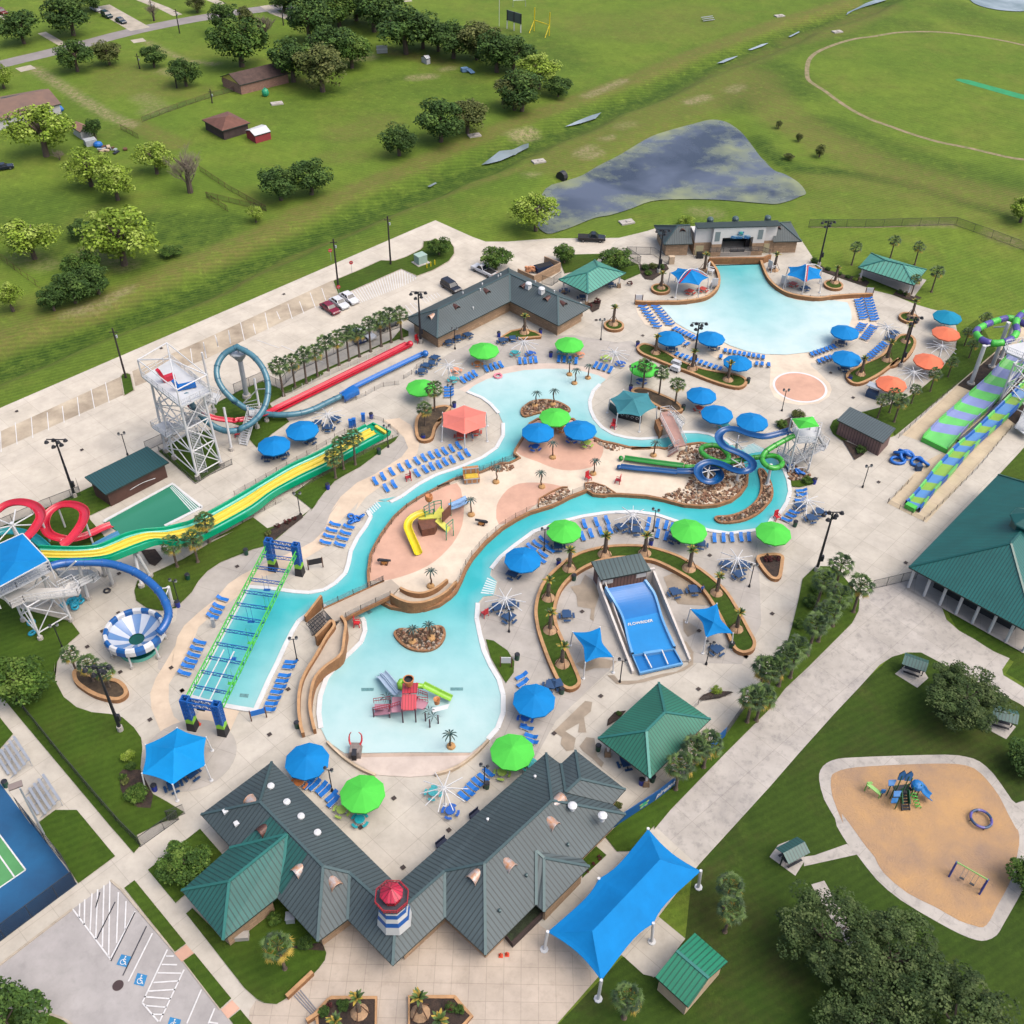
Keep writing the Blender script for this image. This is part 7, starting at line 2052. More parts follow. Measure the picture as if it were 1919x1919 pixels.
TREES=[('@1 530,255',300,'dark','large dark tree across the street near the parked cars'),('@1 175,315',250,'dark','round dark tree left of the street driveway'),('@1 560,515',240,'dark','dark spreading tree on the near side of the street'),('@1 790,468',190,'olive','thin grey green tree beside the street'),('@1 1110,485',170,'dark','small dark tree with a bare pole beside it'),('@1 1340,620',220,'dark','round dark tree in the middle of the yard'),('@1 1640,255',190,'dark','tall dark tree at the street bend',1.3),('@1 1740,480',400,'mid','big round green tree above the yellow gabled house'),('@1 30,635',150,'yg','yellow green sapling at the left edge by the street',1.3),('@1 335,1125',430,'yg','large yellow green tree hiding part of the white house'),('@1 690,1000',110,'dark','narrow dark tree behind the gambrel shed',1.5),('@1 1370,1385',320,'bare','bare grey tree in the meadow',1.25),('@1 1110,150',110,'bare','small bare tree by the street',1.4),('@1 1420,90',120,'olive','thin tree beyond the street',1.1),('@1 690,80',220,'dark','dark tree behind the parked white car'),('@1 1780,195',130,'olive','grey green tree right of the street bend',1.2),('@1 1905,275',110,'bare','pale bare tree near the top',1.3),('@1 660,1340',320,'yg','left of the yellow green tree cluster'),('@1 1130,1250',270,'yg','yellow green tree behind the bare tree'),('@1 850,1440',300,'yg','middle of the yellow green tree cluster'),('@1 430,1150',120,'bare','low bare brush under the large yellow green tree',.7),('@5 315,505',460,'yg','large pale yellow green tree at the left'),('@5 120,975',250,'yg','slim yellow green tree near the left edge',1.3),('@5 1120,560',620,'yg','largest yellow green tree, nearest the ditch'),('@5 740,330',200,'dark','dark tree beside the largest yellow green one'),('@5 490,970',250,'dark','leftmost dark tree of the thicket by the ditch'),('@5 680,900',330,'dark','middle dark tree of the thicket by the ditch'),('@5 890,820',300,'dark','rightmost dark tree of the thicket by the ditch'),('@5 760,700',330,'mid','green tree at the back of the thicket by the ditch'),('@5 1540,480',190,'mid','low green bush at the fence corner',.6),('@5 -60,300',220,'yg','yellow green tree cut by the left edge'),('@2 70,275',140,'bare','bare tree at the top by the driveway',1.5),('@2 200,85',150,'dark','dark tree at the top beside the bend'),('@2 390,310',330,'dark','dark tree behind the brick house trees'),('@2 270,590',330,'dark','dark tree touching the yellow gabled house'),('@2 480,660',380,'olive','large olive tree in front of the dark ones'),('@2 690,490',280,'mid','leaning green tree with a visible trunk'),('@2 560,480',320,'dark','dark tree in the middle of the big clump'),('@2 350,90',220,'dark','first dark tree of the hedge row at the top'),('@2 480,110',220,'dark','second dark tree of the hedge row'),('@2 600,200',240,'mid','greyer tree of the hedge row'),('@2 720,150',240,'dark','dark hedge row tree above the greyer one'),('@2 850,230',260,'dark','broad dark hedge row tree'),('@2 960,160',220,'dark','hedge row tree on the field side'),('@2 1080,390',300,'dark','dark hedge row tree over the bare brown ground'),('@2 1200,350',250,'dark','dark tree above the tiny white shed'),('@2 1310,370',220,'dark','dark tree right of the tiny white shed'),('@2 1420,420',240,'dark','hedge row tree near the blue tarp'),('@2 1590,430',250,'olive','yellowish tree of the hedge row'),('@2 1730,520',260,'dark','dark tree near the end of the hedge row'),('@2 1850,510',220,'dark','last dark tree of the hedge row'),('@2 1860,790',280,'olive','olive tree beside the ditch path'),('@2 1330,1020',340,'dark','big dark round tree in the meadow'),('@2 1520,960',280,'olive','olive tree merged with the big dark one'),('@2 1030,1120',260,'dark','smaller dark tree left of the big round one'),('@2 400,1400',290,'dark','right of two dark trees near the ditch'),('@2 180,1440',280,'dark','left of two dark trees near the ditch'),('@3 70,800',260,'dark','dark tree at the ditch path end of the hedge'),('@3 190,640',230,'yg','yellow green tree by the hedge end'),('@3 330,695',160,'dark','low dark tree at the hedge tip',.8),('@7 1170,250',460,'yg','weeping willow beside the pond',.85),('@7 300,470',200,'mid','small tree on the long lot island'),('@7 815,600',250,'mid','dense tree beside the white pickup'),('@7 1425,545',190,'mid','small tree behind the dumpster enclosure',1.1),('@8 60,590',270,'mid','round tree left of the wave building',.8),('@8 700,200',140,'yg','bright bush behind the wave building',.7),('@6 480,175',150,'yg','small yellow green tree above the ditch',1.2),('@4 1890,1600',220,'yg','small tree at the right edge beyond the fence'),('@4 150,925',50,'olive','first grey sapling by the pond',1.4),('@4 297,1018',50,'olive','second grey sapling by the pond',1.4),('@4 445,1130',75,'olive','third grey sapling by the pond',1.4),('@4 225,1150',70,'olive','low round shrub at the pond bank',.8),('@0 44,1310',105,'mid','round tree beside the left fence'),('@25 1345,430',360,'mid','feathery low tree beside the ticket building',.7),('@25 80,1600',500,'dark','dark tree in the accessible parking island'),('@0 1920,1440',75,'dark','dark tree at the right edge above the playground'),('@0 1925,1660',80,'mid','tree cut by the right edge beside the swings')]
for row in TREES:
 s,wpx,kind,lab=row[:4]
 if 'hedge' in lab:
  wpx*=1.22
 tree(s,wpx,kind,lab,hk=row[4]if len(row)>4 else 1.0)
for s,wpx,bg_,lab,hk in(('@0 1795,1345',155,0,'large feathery tree over the service road corner',.75),('@0 1535,1790',205,1,'large oak nearest the lower picnic shelter',.8),('@0 1660,1830',185,0,'large oak between path and playground',.8),('@0 1765,1960',220,2,'dark oak at the bottom right',.8),('@0 1610,1960',170,1,'oak cut by the bottom edge',.8)):
 tree(s,wpx,'mid',lab,'large oaks of the lower right lawn',hk,bg_)
def fan_palm(seed,dry=.15,n=42,r=2.05):
 rnd=random.Random(seed)
 b=MB()
 for k in range(n):
  a=k*2.4+rnd.uniform(-.2,.2)
  el=1.25-1.9*(k/n)**.8+rnd.uniform(-.12,.12)
  d=VE((cos(a)*cos(el),sin(a)*cos(el),sin(el)))
  L=r*rnd.uniform(.42,.68)
  c=d*L
  side=d.cross(VE((0,0,1))).normalized()
  up=side.cross(d)
  m=2 if(k>n*(1-dry)and rnd.random()<.8)else(1 if rnd.random()<.45 else 0)
  b.bar((0,0,0),c,.04,.04,m)
  for j in range(9):
   t=(j-4)*.25
   q=(d*cos(t)+side*sin(t))
   tip=c+q*r*rnd.uniform(.3,.5)+VE((0,0,-.22-abs(t)*.12))
   w_=q.cross(up).normalized()*.055
   mid=c+q*r*.22
   b.add([c,mid+w_,tip,mid-w_],[(0,1,2,3)],m)
 return b.mesh('crown',[M_FROND,M_FROND2,M_FRONDY])
def make_palm(h,seed,dry=.15,label='',r=1.75):
 t=thing('palm_tree',label,'palm tree')
 rnd=random.Random(seed)
 lean=(rnd.uniform(-.2,.2),rnd.uniform(-.2,.2))
 MB().tube([(0,0,0),(lean[0]*.4,lean[1]*.4,h*.5),(lean[0],lean[1],h)],.19,8,r1=.14).lathe([(.34,0),(.2,.4)],(0,0,0),8).B('trunk',M_PTRUNK,t)
 c=NO('crown',fan_palm(seed,dry,r=r));LK(c);c.parent=t;c.location=(lean[0],lean[1],h)
 return t
PALMS=[make_palm(5.4,3,.05),make_palm(4.9,5,.2),make_palm(4.4,9,.25)]
GP='fan palms round the park'
row='@11 440,490 545,415 645,375 745,315 @6 1130,1510 1225,1462 1315,1420 1410,1385 1510,1340 1605,1292 1695,1256 1790,1230'
for i,p in enumerate(S(row)):
 place(PALMS[i%2],p,i*1.3,f'tall fan palm, {ordn(i)} from the loop slide in the row along the lot fence',GP,RU(1.04,1.16))
for s,k,l,sc in(('@11 1085,1112',0,'right fan palm of three beside the yellow and green slide',1),('@11 980,1152',0,'middle fan palm of three beside the yellow and green slide',.95),('@11 908,1232',2,'front fan palm of three beside the yellow and green slide',1),('@11 1797,642',1,'taller fan palm in the bare soil planter',1),('@11 1712,775',2,'shorter fan palm in the bare soil planter',.9),('@15 1712,425',2,'fan palm in front of the wide slide, rightmost',1),('@16 245,548',2,'yellowing fan palm beside the wide slide',1.05),('@16 60,590',2,'fan palm leftmost beside the wide slide',1.0),('@20 740,425',2,'middle fan palm in the curved planter near the bowl',.9),('@20 868,470',2,'right fan palm in the curved planter near the bowl',.8),('@20 600,330',2,'left fan palm in the curved planter near the bowl',.8),('@13 292,330',0,'left fan palm behind the teal tent',.95),('@13 432,382',0,'middle fan palm behind the teal tent',.95),('@13 572,452',1,'right fan palm behind the teal tent',.9),('@9 368,560',1,'left fan palm beyond the far right pavilion',.85),('@9 715,500',1,'second fan palm beyond the far right pavilion',.85),('@9 935,558',1,'third fan palm beyond the far right pavilion',.85),('@9 1085,802',1,'fan palm alone right of the far pavilion',.95),('@9 905,830',1,'fan palm at the corner of the far right pavilion',.75),('@14 600,595',1,'leftmost fan palm beside the storage building',.8),('@14 705,548',1,'fan palm before the lowest orange umbrella',.8),('@14 748,632',1,'fan palm nearest the banded slide by the storage building',.95),('@14 903,465',2,'thin fan palm on the grass strip by the orange umbrellas',.7),('@14 1072,358',1,'fan palm on the strip beside the middle orange umbrella',.8),('@14 1232,228',2,'small fan palm on the strip near the mulch bed',.75),('@9 1380,1290',2,'fan palm below the tube slide bend',.7),('@9 1420,1400',2,'lower fan palm below the tube slide bend',.7),('@9 1530,1180',2,'fan palm behind the tube slide bend',.8),('@0 1358,1746',1,'nearer fan palm above the small green hut',.95),('@0 1357,1700',2,'farther fan palm above the small green hut',1.0),('@29 1340,1490',2,'drooping fan palm left of the small green hut',1.0)):
 place(PALMS[k],S1(s),RU(0,6),l,GP,sc)
p=S1('@27 278,1010')
PY=make_palm(5.0,21,.45,'fan palm with yellow tips in the rounded lawn',1.75)
PY.location=p;PY['group']=GP
for i,(s,k)in enumerate((('@19 615,455',0),('@19 755,600',1),('@19 480,570',0),('@19 610,680',0),('@19 505,790',0),('@19 425,890',0),('@19 300,1050',0),('@19 215,1110',0),('@19 110,1205',2),('@19 40,1400',2),('@23 1890,140',2),('@23 1790,400',2),('@23 1410,790',2),('@23 1290,830',2),('@23 1165,980',2))):
 h=(5.4,4.9,4.4)[k]
 p=S1(s,h*1.1)
 place(PALMS[k],(p.x,p.y,0),i*2.1,f'full fan palm, {ordn(i)} down the verge from the lamp mast towards the entry roof','fan palms of the road verge',1.12)
def make_date(label=''):
 t=thing('date_palm',label,'palm tree')
 MB().tube([(0,0,0),(.05,0,1.6),(0,.05,3.3)],.3,9,r1=.24).B('trunk',M_PTRUNK,t)
 MB().lathe([(.95,0),(.7,.25),(.35,.42),(.01,.45)],(0,0,0),12).B('mound',mat('tan_mound',(196,160,124),.95,.15,2),t)
 for k in range(4):
  a=k*PI/2+.4
  MB().bar((cos(a)*.3,sin(a)*.3,1.5),(cos(a)*1.05,sin(a)*1.05,.05),.08).B('brace',M_WOOD,t)
 rnd=random.Random(8)
 b=MB()
 for k in range(16):
  a=k*2.4;el=rnd.uniform(.3,1.35)
  d=VE((cos(a)*cos(el),sin(a)*cos(el),sin(el)))
  side=d.cross(VE((0,0,1))).normalized()
  p0=VE((0,0,3.25));pts=[p0+d*t_*1.1+VE((0,0,-.35*t_*t_))for t_ in(0,.33,.66,1)]
  w_=(.06,.16,.14,.03)
  vs=[]
  for q,ww in zip(pts,w_):
   vs+=[q+side*ww,q-side*ww]
  b.add(vs,[(2*i,2*i+1,2*i+3,2*i+2)for i in range(3)],2 if rnd.random()<.25 else(1 if rnd.random()<.6 else 0))
 b.B('crown',[M_FROND,M_FROND2,M_FRONDY],t)
 return t
DP=make_date()
GD='trimmed date palms in planters'
for s,z_,l in([(f'@18 {x}',.56,f'trimmed date palm, {ordn(i)} clockwise along the horseshoe planter')for i,x in enumerate(('235,1325','135,1050','120,785','290,545','580,430','908,420','1270,545','1495,745','1660,1040'))]+[('@8 475,765',.45,'trimmed palm stub in the round planter left of the wave canopy'),('@8 45,1090',.45,'trimmed palm stub in the round planter over the left deck'),('@9 215,715',.45,'trimmed palm stub right of the right wave canopy'),('@8 1490,605',.05,'braced date palm in front of the wave building, right'),('@8 862,610',.05,'braced date palm in front of the wave building, left'),('@9 905,1020',.45,'date palm in the round planter by the teal umbrella'),('@9 855,1245',.5,'date palm at the top of the right turf planter'),('@9 685,1410',.5,'date palm in the middle of the right turf planter'),('@14 450,195',.5,'date palm at the foot of the right turf planter'),('@13 1025,235',.5,'date palm at the right end of the left turf planter'),('@8 425,1345',.5,'date palm at the left end of the left turf planter'),('@8 755,1490',.5,'date palm stub in the middle of the left turf planter'),('@7 1068,1165',.4,'date palm in the triangular planter by the lockers'),('@27 990,1420',.35,'left braced date palm in the bottom flower bed'),('@27 1575,1430',.35,'right braced date palm in the bottom flower bed'),('@27 785,1640',.35,'leafy date palm at the bottom edge, left bed'),('@27 1770,1640',.35,'leafy date palm at the bottom edge, right bed')]):
 p=S1(s,z_)
 place(DP,p,RU(0,6),l,GD,RU(.95,1.1))
def make_metal(label=''):
 t=thing('metal_palm',label,'palm sculpture')
 MB().tube(CS([VE(v)for v in((0,0,.2),(.22,0,.9),(.1,.05,1.7),(.25,.05,2.6))],3),.13,7,r1=.08).B('trunk',mat('metal_trunk',(112,76,52),.6,.15,2),t)
 MB().lathe([(.55,0),(.5,.25),(.25,.4),(.01,.42)],(0,0,0),9).B('base',mat('sand_base',(206,160,104),.9,.1,2),t)
 b=MB()
 for k in range(10):
  a=k*PI/5
  d=VE((cos(a),sin(a),0));sd_=VE((-d.y,d.x,0))
  p0=VE((.25,.05,2.6))
  pts=[p0,p0+d*.35+VE((0,0,.2)),p0+d*.75+VE((0,0,.02)),p0+d*.95+VE((0,0,-.25))]
  vs=[]
  for q,ww in zip(pts,(.03,.09,.08,.01)):
   vs+=[q+sd_*ww,q-sd_*ww]
  b.add(vs,[(2*i,2*i+1,2*i+3,2*i+2)for i in range(3)])
 b.B('leaves',mat('metal_leaf',(36,74,66),.5,.15,2),t)
 return t
MP=make_metal()
for s,z_,l in(('@12 875,580',.4,'left metal palm on the crescent rock island'),('@12 1035,568',.4,'right metal palm on the crescent rock island'),('@12 1185,300',.1,'metal palm at the beach edge, left of three'),('@12 1230,378',.1,'metal palm standing in the upper pool shallows'),('@12 1352,330',.1,'metal palm at the beach edge, right of three'),('@12 1035,1045',.5,'metal palm on pink paving before the island umbrellas'),('@12 525,1265',.5,'metal palm beside the treasure chest'),('@12 938,1308',.5,'metal palm in the middle of the cream island deck'),('@12 1397,1190',.5,'metal palm near the green run out lane'),('@13 385,885',.5,'metal palm below the white foot bridge'),('@17 1070,312',.5,'metal palm right of the pirate ship'),('@17 705,955',.5,'metal palm above the curved ramp wall'),('@17 540,1455',.4,'left metal palm on the kidney shaped island'),('@17 710,1422',.4,'right metal palm on the kidney shaped island'),('@22 1095,918',.1,'metal palm standing in the lower pool shallows')):
 place(MP,S1(s,z_),RU(0,6),l,'metal palm sculptures',1.05)
def shrub(s,wpx,kind,label,hk=.8,z=0.1,group='shrubs in the planting beds',name='shrub'):
 t_=TL[int(s.split()[0][1:])]
 y=float(s.split()[1].split(',')[1])
 r=wpx/t_[2]/ppm(t_[1]+y/t_[2])/2
 p=S1(s)
 o=NO(name,CR[kind][int(wpx)%3]);LK(o)
 o.location=(p.x,p.y,z+r*.45);o.scale=(r,r,r*hk);o.rotation_euler=(0,0,wpx)
 return tag(o,label,'shrub',group)
for s,wpx,k,l in(('@20 1005,1010',130,'yg','round clipped bright green bush left of the blue tent'),('@20 985,1200',80,'olive','small yellowing shrub in the bed by the blue tent'),('@20 1080,1310',200,'mid','largest shrub in the bed by the blue tent'),('@20 1030,1080',90,'dark','dark shrub below the clipped bush'),('@20 965,1160',70,'mid','small green shrub at the left of that bed'),('@23 1470,350',110,'yg','leafy plant in the little rock garden'),('@23 635,545',60,'dark','small shrub beside the green pavilion'),('@16 960,230',70,'red','leftmost red shrub of the mulch strip'),('@16 1055,195',80,'red','middle red shrub of the mulch strip'),('@16 1110,160',60,'red','right red shrub of the mulch strip'),('@16 880,300',80,'olive','faded shrub at the strip end'),('@19 80,430',90,'red','left clump of red flowers in the triangular planter'),('@19 130,430',70,'red','right clump of red flowers in the triangular planter'),('@27 660,1440',130,'dark','dark shrub at the left of the left flower bed'),('@27 840,1380',140,'dark','dark shrub in the left flower bed'),('@27 720,1360',90,'red','pink flowering shrub in the left flower bed'),('@27 1870,1400',120,'dark','dark shrub in the right flower bed'),('@29 100,1420',90,'red','pink flowering shrub in the right flower bed'),('@29 160,1450',80,'dark','dark shrub at the tip of the right flower bed'),('@27 480,780',170,'dark','dark shrub under the projecting entry roof'),('@27 180,560',160,'mid','leafy plant in the shade beside the teal wing'),('@29 1165,345',50,'red','first round purple shrub by the entry roof'),('@29 1112,392',42,'red','second round purple shrub by the entry roof'),('@29 1075,440',38,'red','third round purple shrub by the entry roof'),('@28 1620,500',90,'olive','brownish shrub by the banner fence'),('@8 330,600',90,'dark','first dark shrub below the tall mast'),('@8 400,590',90,'olive','second dark shrub below the tall mast'),('@8 470,595',80,'dark','third dark shrub below the tall mast'),('@8 360,650',80,'mid','fourth dark shrub below the tall mast'),('@9 330,680',60,'dark','first shrub beside the far right pavilion'),('@9 400,700',60,'yg','second shrub beside the far right pavilion'),('@9 460,705',70,'dark','third shrub beside the far right pavilion'),('@9 250,650',60,'dark','fourth shrub beside the far right pavilion'),('@9 150,610',60,'dark','fifth shrub beside the far right pavilion'),('@9 30,540',90,'dark','dark shrub at the foot of the far mast'),('@9 800,820',70,'dark','shrub below the far right pavilion corner'),('@9 860,840',70,'dark','right shrub below the far right pavilion corner'),('@7 1730,900',90,'red','purple shrub at the locker building end'),('@7 1650,940',70,'red','small purple shrub at the locker building end'),('@8 190,740',70,'red','purple shrub beside the turquoise pavilion'),('@13 1480,640',120,'mid','leafy bush behind the green topped tower'),('@13 1620,560',130,'olive','straggly bush above the green topped tower'),('@13 1700,1120',110,'mid','low hedge by the rocks of the green topped tower'),('@14 445,900',110,'dark','dark ground plant beside the storage building'),('@19 380,740',130,'dark','dark bush between the verge palms'),('@19 300,900',110,'mid','green bush at the verge edge'),('@19 440,650',130,'mid','green bush under the upper verge palms')):
 shrub(s,wpx,k,l,z=.35 if s.startswith(('@27 6','@27 8','@27 7','@27 18','@29 100','@29 160','@19 80','@19 130'))else.1)
M_LBL=mat('lounger_blue',(0,126,226),.6,.06,1)
M_NAVYF=mat('table_navy',(36,78,124),.5,.08,1)
M_REDC=mat('chair_red',(220,44,56),.5,.06,1)
def make_lounger(label=''):
 t=thing('sun_lounger',label,'sun lounger')
 MB().box((.25,0,.36),(1.3,.62,.07)).B('seat',M_LBL,t)
 b=MB()
 b.add([(-.38,-.31,.34),(-.38,.31,.34),(-1.0,.31,.66),(-1.0,-.31,.66),(-.38,-.31,.41),(-.38,.31,.41),(-1.0,.31,.73),(-1.0,-.31,.73)],[(0,1,2,3),(4,7,6,5),(0,4,5,1),(2,6,7,3),(1,5,6,2),(0,3,7,4)])
 b.B('backrest',M_LBL,t)
 b=MB()
 for y in(-.33,.33):
  b.bar((-.7,y,.3),(.9,y,.3),.06)
  b.bar((.55,y,.3),(.75,y,.03),.06);b.bar((-.3,y,.3),(-.55,y,.03),.06)
 b.B('frame',MW,t)
 return t
LG=make_lounger()
GL='blue sun loungers on the decks'
def loungers(pts,foot,desc,side='left',z=.05):
 """pts: pixel centres; foot: pixel direction from head to foot"""
 P_=S(pts,z+.3)
 t_=TL[int(pts.split()[0][1:])]
 x,y=[float(v)for v in pts.split()[1].split(',')]
 a=P(t_[0]+x/t_[2],t_[1]+y/t_[2]);c=P(t_[0]+(x+foot[0])/t_[2],t_[1]+(y+foot[1])/t_[2])
 yw_=yaw(a,c)
 for i,p in enumerate(P_):
  place(LG,(p.x,p.y,z),yw_+RU(-.05,.05),f'blue lounger, {ordn(i)} from {side} {desc}',GL,.9)
def lerp_pts(tile,a,b,n):
 return f'@{tile} '+' '.join(f'{a[0] + (b[0] - a[0]) * i / (n - 1):.1f},{a[1] + (b[1] - a[1]) * i / (n - 1):.1f}' for i in range(n))
loungers('@11 1265,1260 1335,1218 1413,1175 1493,1140 1562,1108 1640,1078 1703,1050 1768,1028 1828,1010 @12 67,990 130,965 193,940',(30,42),'in the upper row below the coral tent')
loungers('@11 1362,1322 1433,1288 1640,1187 1715,1153 1775,1128 @12 15,1110 72,1085 135,1065 210,1035 270,1005',(30,42),'in the row nearest the river coping')
loungers('@16 1480,205 1450,258 1425,312 1395,368',(60,10),'in the left column beside the stacked tubes','top')
loungers('@16 1605,228 1575,283 1548,333 1525,388',(60,12),'in the right column beside the stacked tubes','top')
loungers('@16 470,875 435,943 410,990 380,1033',(60,16),'left of the rope course, upper group','top')
loungers('@21 265,210 238,268 212,325 187,378 160,425 128,488',(60,12),'left of the rope course, lower group','top')
loungers('@21 1080,388 1060,432',(-60,-6),'in the pair by the lamp right of the activity pool','top')
loungers('@21 1022,508 1000,558 983,608 953,657 932,710 905,762 885,813',(-60,-8),'in the column right of the activity pool','top')
loungers('@17 1725,540 1668,578 1615,605 1780,622 1720,665 1700,715',(36,22),'in the cluster behind the blue umbrella on the river bank','top')
loungers('@18 417,187 515,172 602,157',(14,30),'in the river row left of the bare frame')
loungers('@18 402,287 470,263 550,250 625,233',(14,30),'in the planter side row left of the bare frame')
loungers('@18 940,172 1012,182 1082,198 1130,215',(-8,32),'in the river row right of the bare frame')
loungers('@18 920,250 1013,267 1083,287',(-8,32),'in the planter side row right of the bare frame')
loungers('@18 1478,302 1553,300 1622,297 1697,295 1760,293',(4,34),'between the two right lime umbrellas')
loungers('@22 1600,412 1608,462',(-36,20),'in the pair above the big blue umbrella','top')
loungers('@22 1638,783 1668,842 1672,880',(-36,-12),'below the big blue umbrella','top')
loungers('@22 1185,1275 1222,1242 1250,1208 1283,1173 1325,1143 1365,1105',(-34,-30),'along the right entry roof')
loungers('@26 915,265 958,275 1005,293 1033,320 1078,355 1090,395',(-28,26),'along the left entry roof')
loungers('@12 740,180 788,178 838,172 883,168',(6,34),'of four behind the upper pool, centre left')
loungers('@12 1090,162 1140,165 1190,168 1245,178',(-4,34),'of four behind the upper pool, centre right')
loungers('@12 1418,215 1460,228 1507,240 1552,258',(-22,32),'of four at the right end of the upper pool arc')
loungers('@12 440,248 485,235 528,222 572,212',(20,32),'of four left of the upper pool arc')
loungers('@12 230,350 270,328 302,310 337,292',(26,26),'of four at the left end of the upper pool arc')
loungers('@12 100,410 100,435 100,462 100,488',(-36,2),'in the stack of four by the lamp','top')
loungers(lerp_pts(8,(305,930),(440,1112),8),(-30,-3),'in the outer column left of the wave pool','top')
loungers(lerp_pts(8,(420,930),(552,1092),8),(-30,-3),'in the inner column left of the wave pool','top')
loungers(lerp_pts(8,(597,1130),(780,1218),7),(22,-16),'in the front row between two blue umbrellas')
loungers('@8 665,1250 705,1270',(22,-16),'of two beside the left wave pool umbrella')
loungers(lerp_pts(8,(615,1360),(1003,1492),10),(18,-22),'in the row along the left turf planter')
loungers(lerp_pts(8,(1053,1330),(1393,1390),9),(3,-26),'in the front row at the wave beach')
loungers('@8 1013,1383 1335,1447 1383,1450 1443,1457',(2,-26),'in the back row at the wave beach')
loungers(lerp_pts(9,(515,862),(572,1050),9),(-30,2),'in the outer column right of the wave pool','top')
loungers(lerp_pts(9,(428,872),(475,1036),8),(-30,2),'in the inner column right of the wave pool','top')
loungers(lerp_pts(9,(470,1090),(430,1148),4),(-28,-8),'in the short column beside the upper blue umbrella','top')
loungers(lerp_pts(9,(568,1110),(485,1220),7),(-28,-10),'in the curved column behind the upper blue umbrella','top')
loungers(lerp_pts(9,(668,1265),(500,1410),9),(-24,-18),'in the diagonal row along the right turf planter')
loungers(lerp_pts(9,(15,1362),(215,1292),7),(-14,-24),'in the front row near the splash pad, right side')
loungers('@9 80,1425 115,1412 150,1398 185,1390',(-14,-24),'in the back row near the splash pad, right side')
loungers('@13 1650,1185 1655,1220 1640,1265',(-36,2),'of three beside the bare frame at the bend','top')
loungers('@13 1590,1370 1560,1400 1525,1435',(-34,-14),'of three above the lime umbrella at the bend','top')
def make_round(m,label=''):
 t=thing('round_table',label,'table')
 MB().lathe([(.01,.7),(.58,.7),(.6,.74),(.58,.78),(.01,.78)],(0,0,0),14).B('tabletop',m,t)
 b=MB()
 for k in range(4):
  a=k*PI/2
  b.bar((0,0,.5),(cos(a)*.8,sin(a)*.8,.3),.06)
 b.tube([(0,0,0),(0,0,.7)],.06,6)
 b.B('frame',MW,t)
 for k in range(4):
  a=k*PI/2
  q=[VE((cos(a+d)*.92,sin(a+d)*.92,.45))for d in(-.45,-.15,.15,.45)]
  MB().sweep(q,[(-.15,0),(.15,0),(.15,.05),(-.15,.05)],closedp=True).B('seat',m,t)
 return t
def make_picnic(m,label=''):
 t=thing('picnic_table',label,'picnic table')
 MB().box((0,0,.74),(1.25,1.25,.07)).B('tabletop',m,t)
 for k in range(4):
  a=k*PI/2
  c,s_=cos(a),sin(a)
  MB().box((c*.95,s_*.95,.45),(.3,.95,.06),a).B('bench',m,t)
 b=MB()
 for k in range(4):
  a=k*PI/2
  b.bar((0,0,.6),(cos(a)*.95,sin(a)*.95,.42),.06);b.bar((cos(a)*.5,sin(a)*.5,.7),(cos(a)*.6,sin(a)*.6,0),.06)
 b.B('frame',MK,t)
 return t
CT_={'aqua':(70,190,196),'blue':(30,104,204),'orange':(236,142,74),'peach':(250,170,130),'lime':(176,206,90),'teal':(20,176,190),'red':(216,80,60)}
RT_={k:make_round(mat('table_'+k,c,.5,.06,1))for k,c in CT_.items()}
for s,k,l in(('@7 985,1345','aqua','beside the frame behind the upper pool, left one'),('@7 1122,1350','blue','beside the frame behind the upper pool, right one'),('@7 645,1440','orange','under the lime umbrella by the lockers'),('@7 455,1500','peach','right of the frame at the upper pool left'),('@7 1410,1340','aqua','under the lime umbrella behind the pool'),('@7 1562,1358','peach','right of the lime umbrella behind the pool'),('@7 1805,1390','lime','left of the frame right of the upper pool'),('@12 140,333','aqua','beside the loungers at the arc left end'),('@12 1643,192','blue','right of the frame right of the upper pool'),('@13 285,242','blue','under the lime umbrella behind three palms'),('@13 780,478','red','under the blue umbrella by the palm planter'),('@13 992,625','aqua','under the middle blue umbrella'),('@22 965,1245','aqua','under the frame near the entry roofs'),('@22 1090,1378','blue','below the frame near the entry roofs'),('@22 308,1372','lime','left of the nearest lime umbrella'),('@22 438,1442','teal','in front of the nearest lime umbrella'),('@22 1628,712','blue','in front of the big blue umbrella'),('@22 1462,1102','lime','in front of the lime umbrella at the roof tip'),('@22 1662,1045','aqua','right of the lime umbrella at the roof tip'),('@12 875,965','blue','under the left island umbrella'),('@12 1108,798','orange','under the lime island umbrella'),('@12 1342,932','lime','right of the right island umbrella'),('@12 1205,895','blue','under the right island umbrella'),('@26 845,252','orange','under the blue umbrella at the left entry roof')):
 p=S1(s,.7)
 place(RT_[k],(p.x,p.y,.5 if 'island' in l else.05),RU(0,1.5),f'round {k} table {l}','round coloured tables')
PN=make_picnic(M_NAVYF)
PR_=make_picnic(mat('table_red',(196,40,58),.5,.06,1))
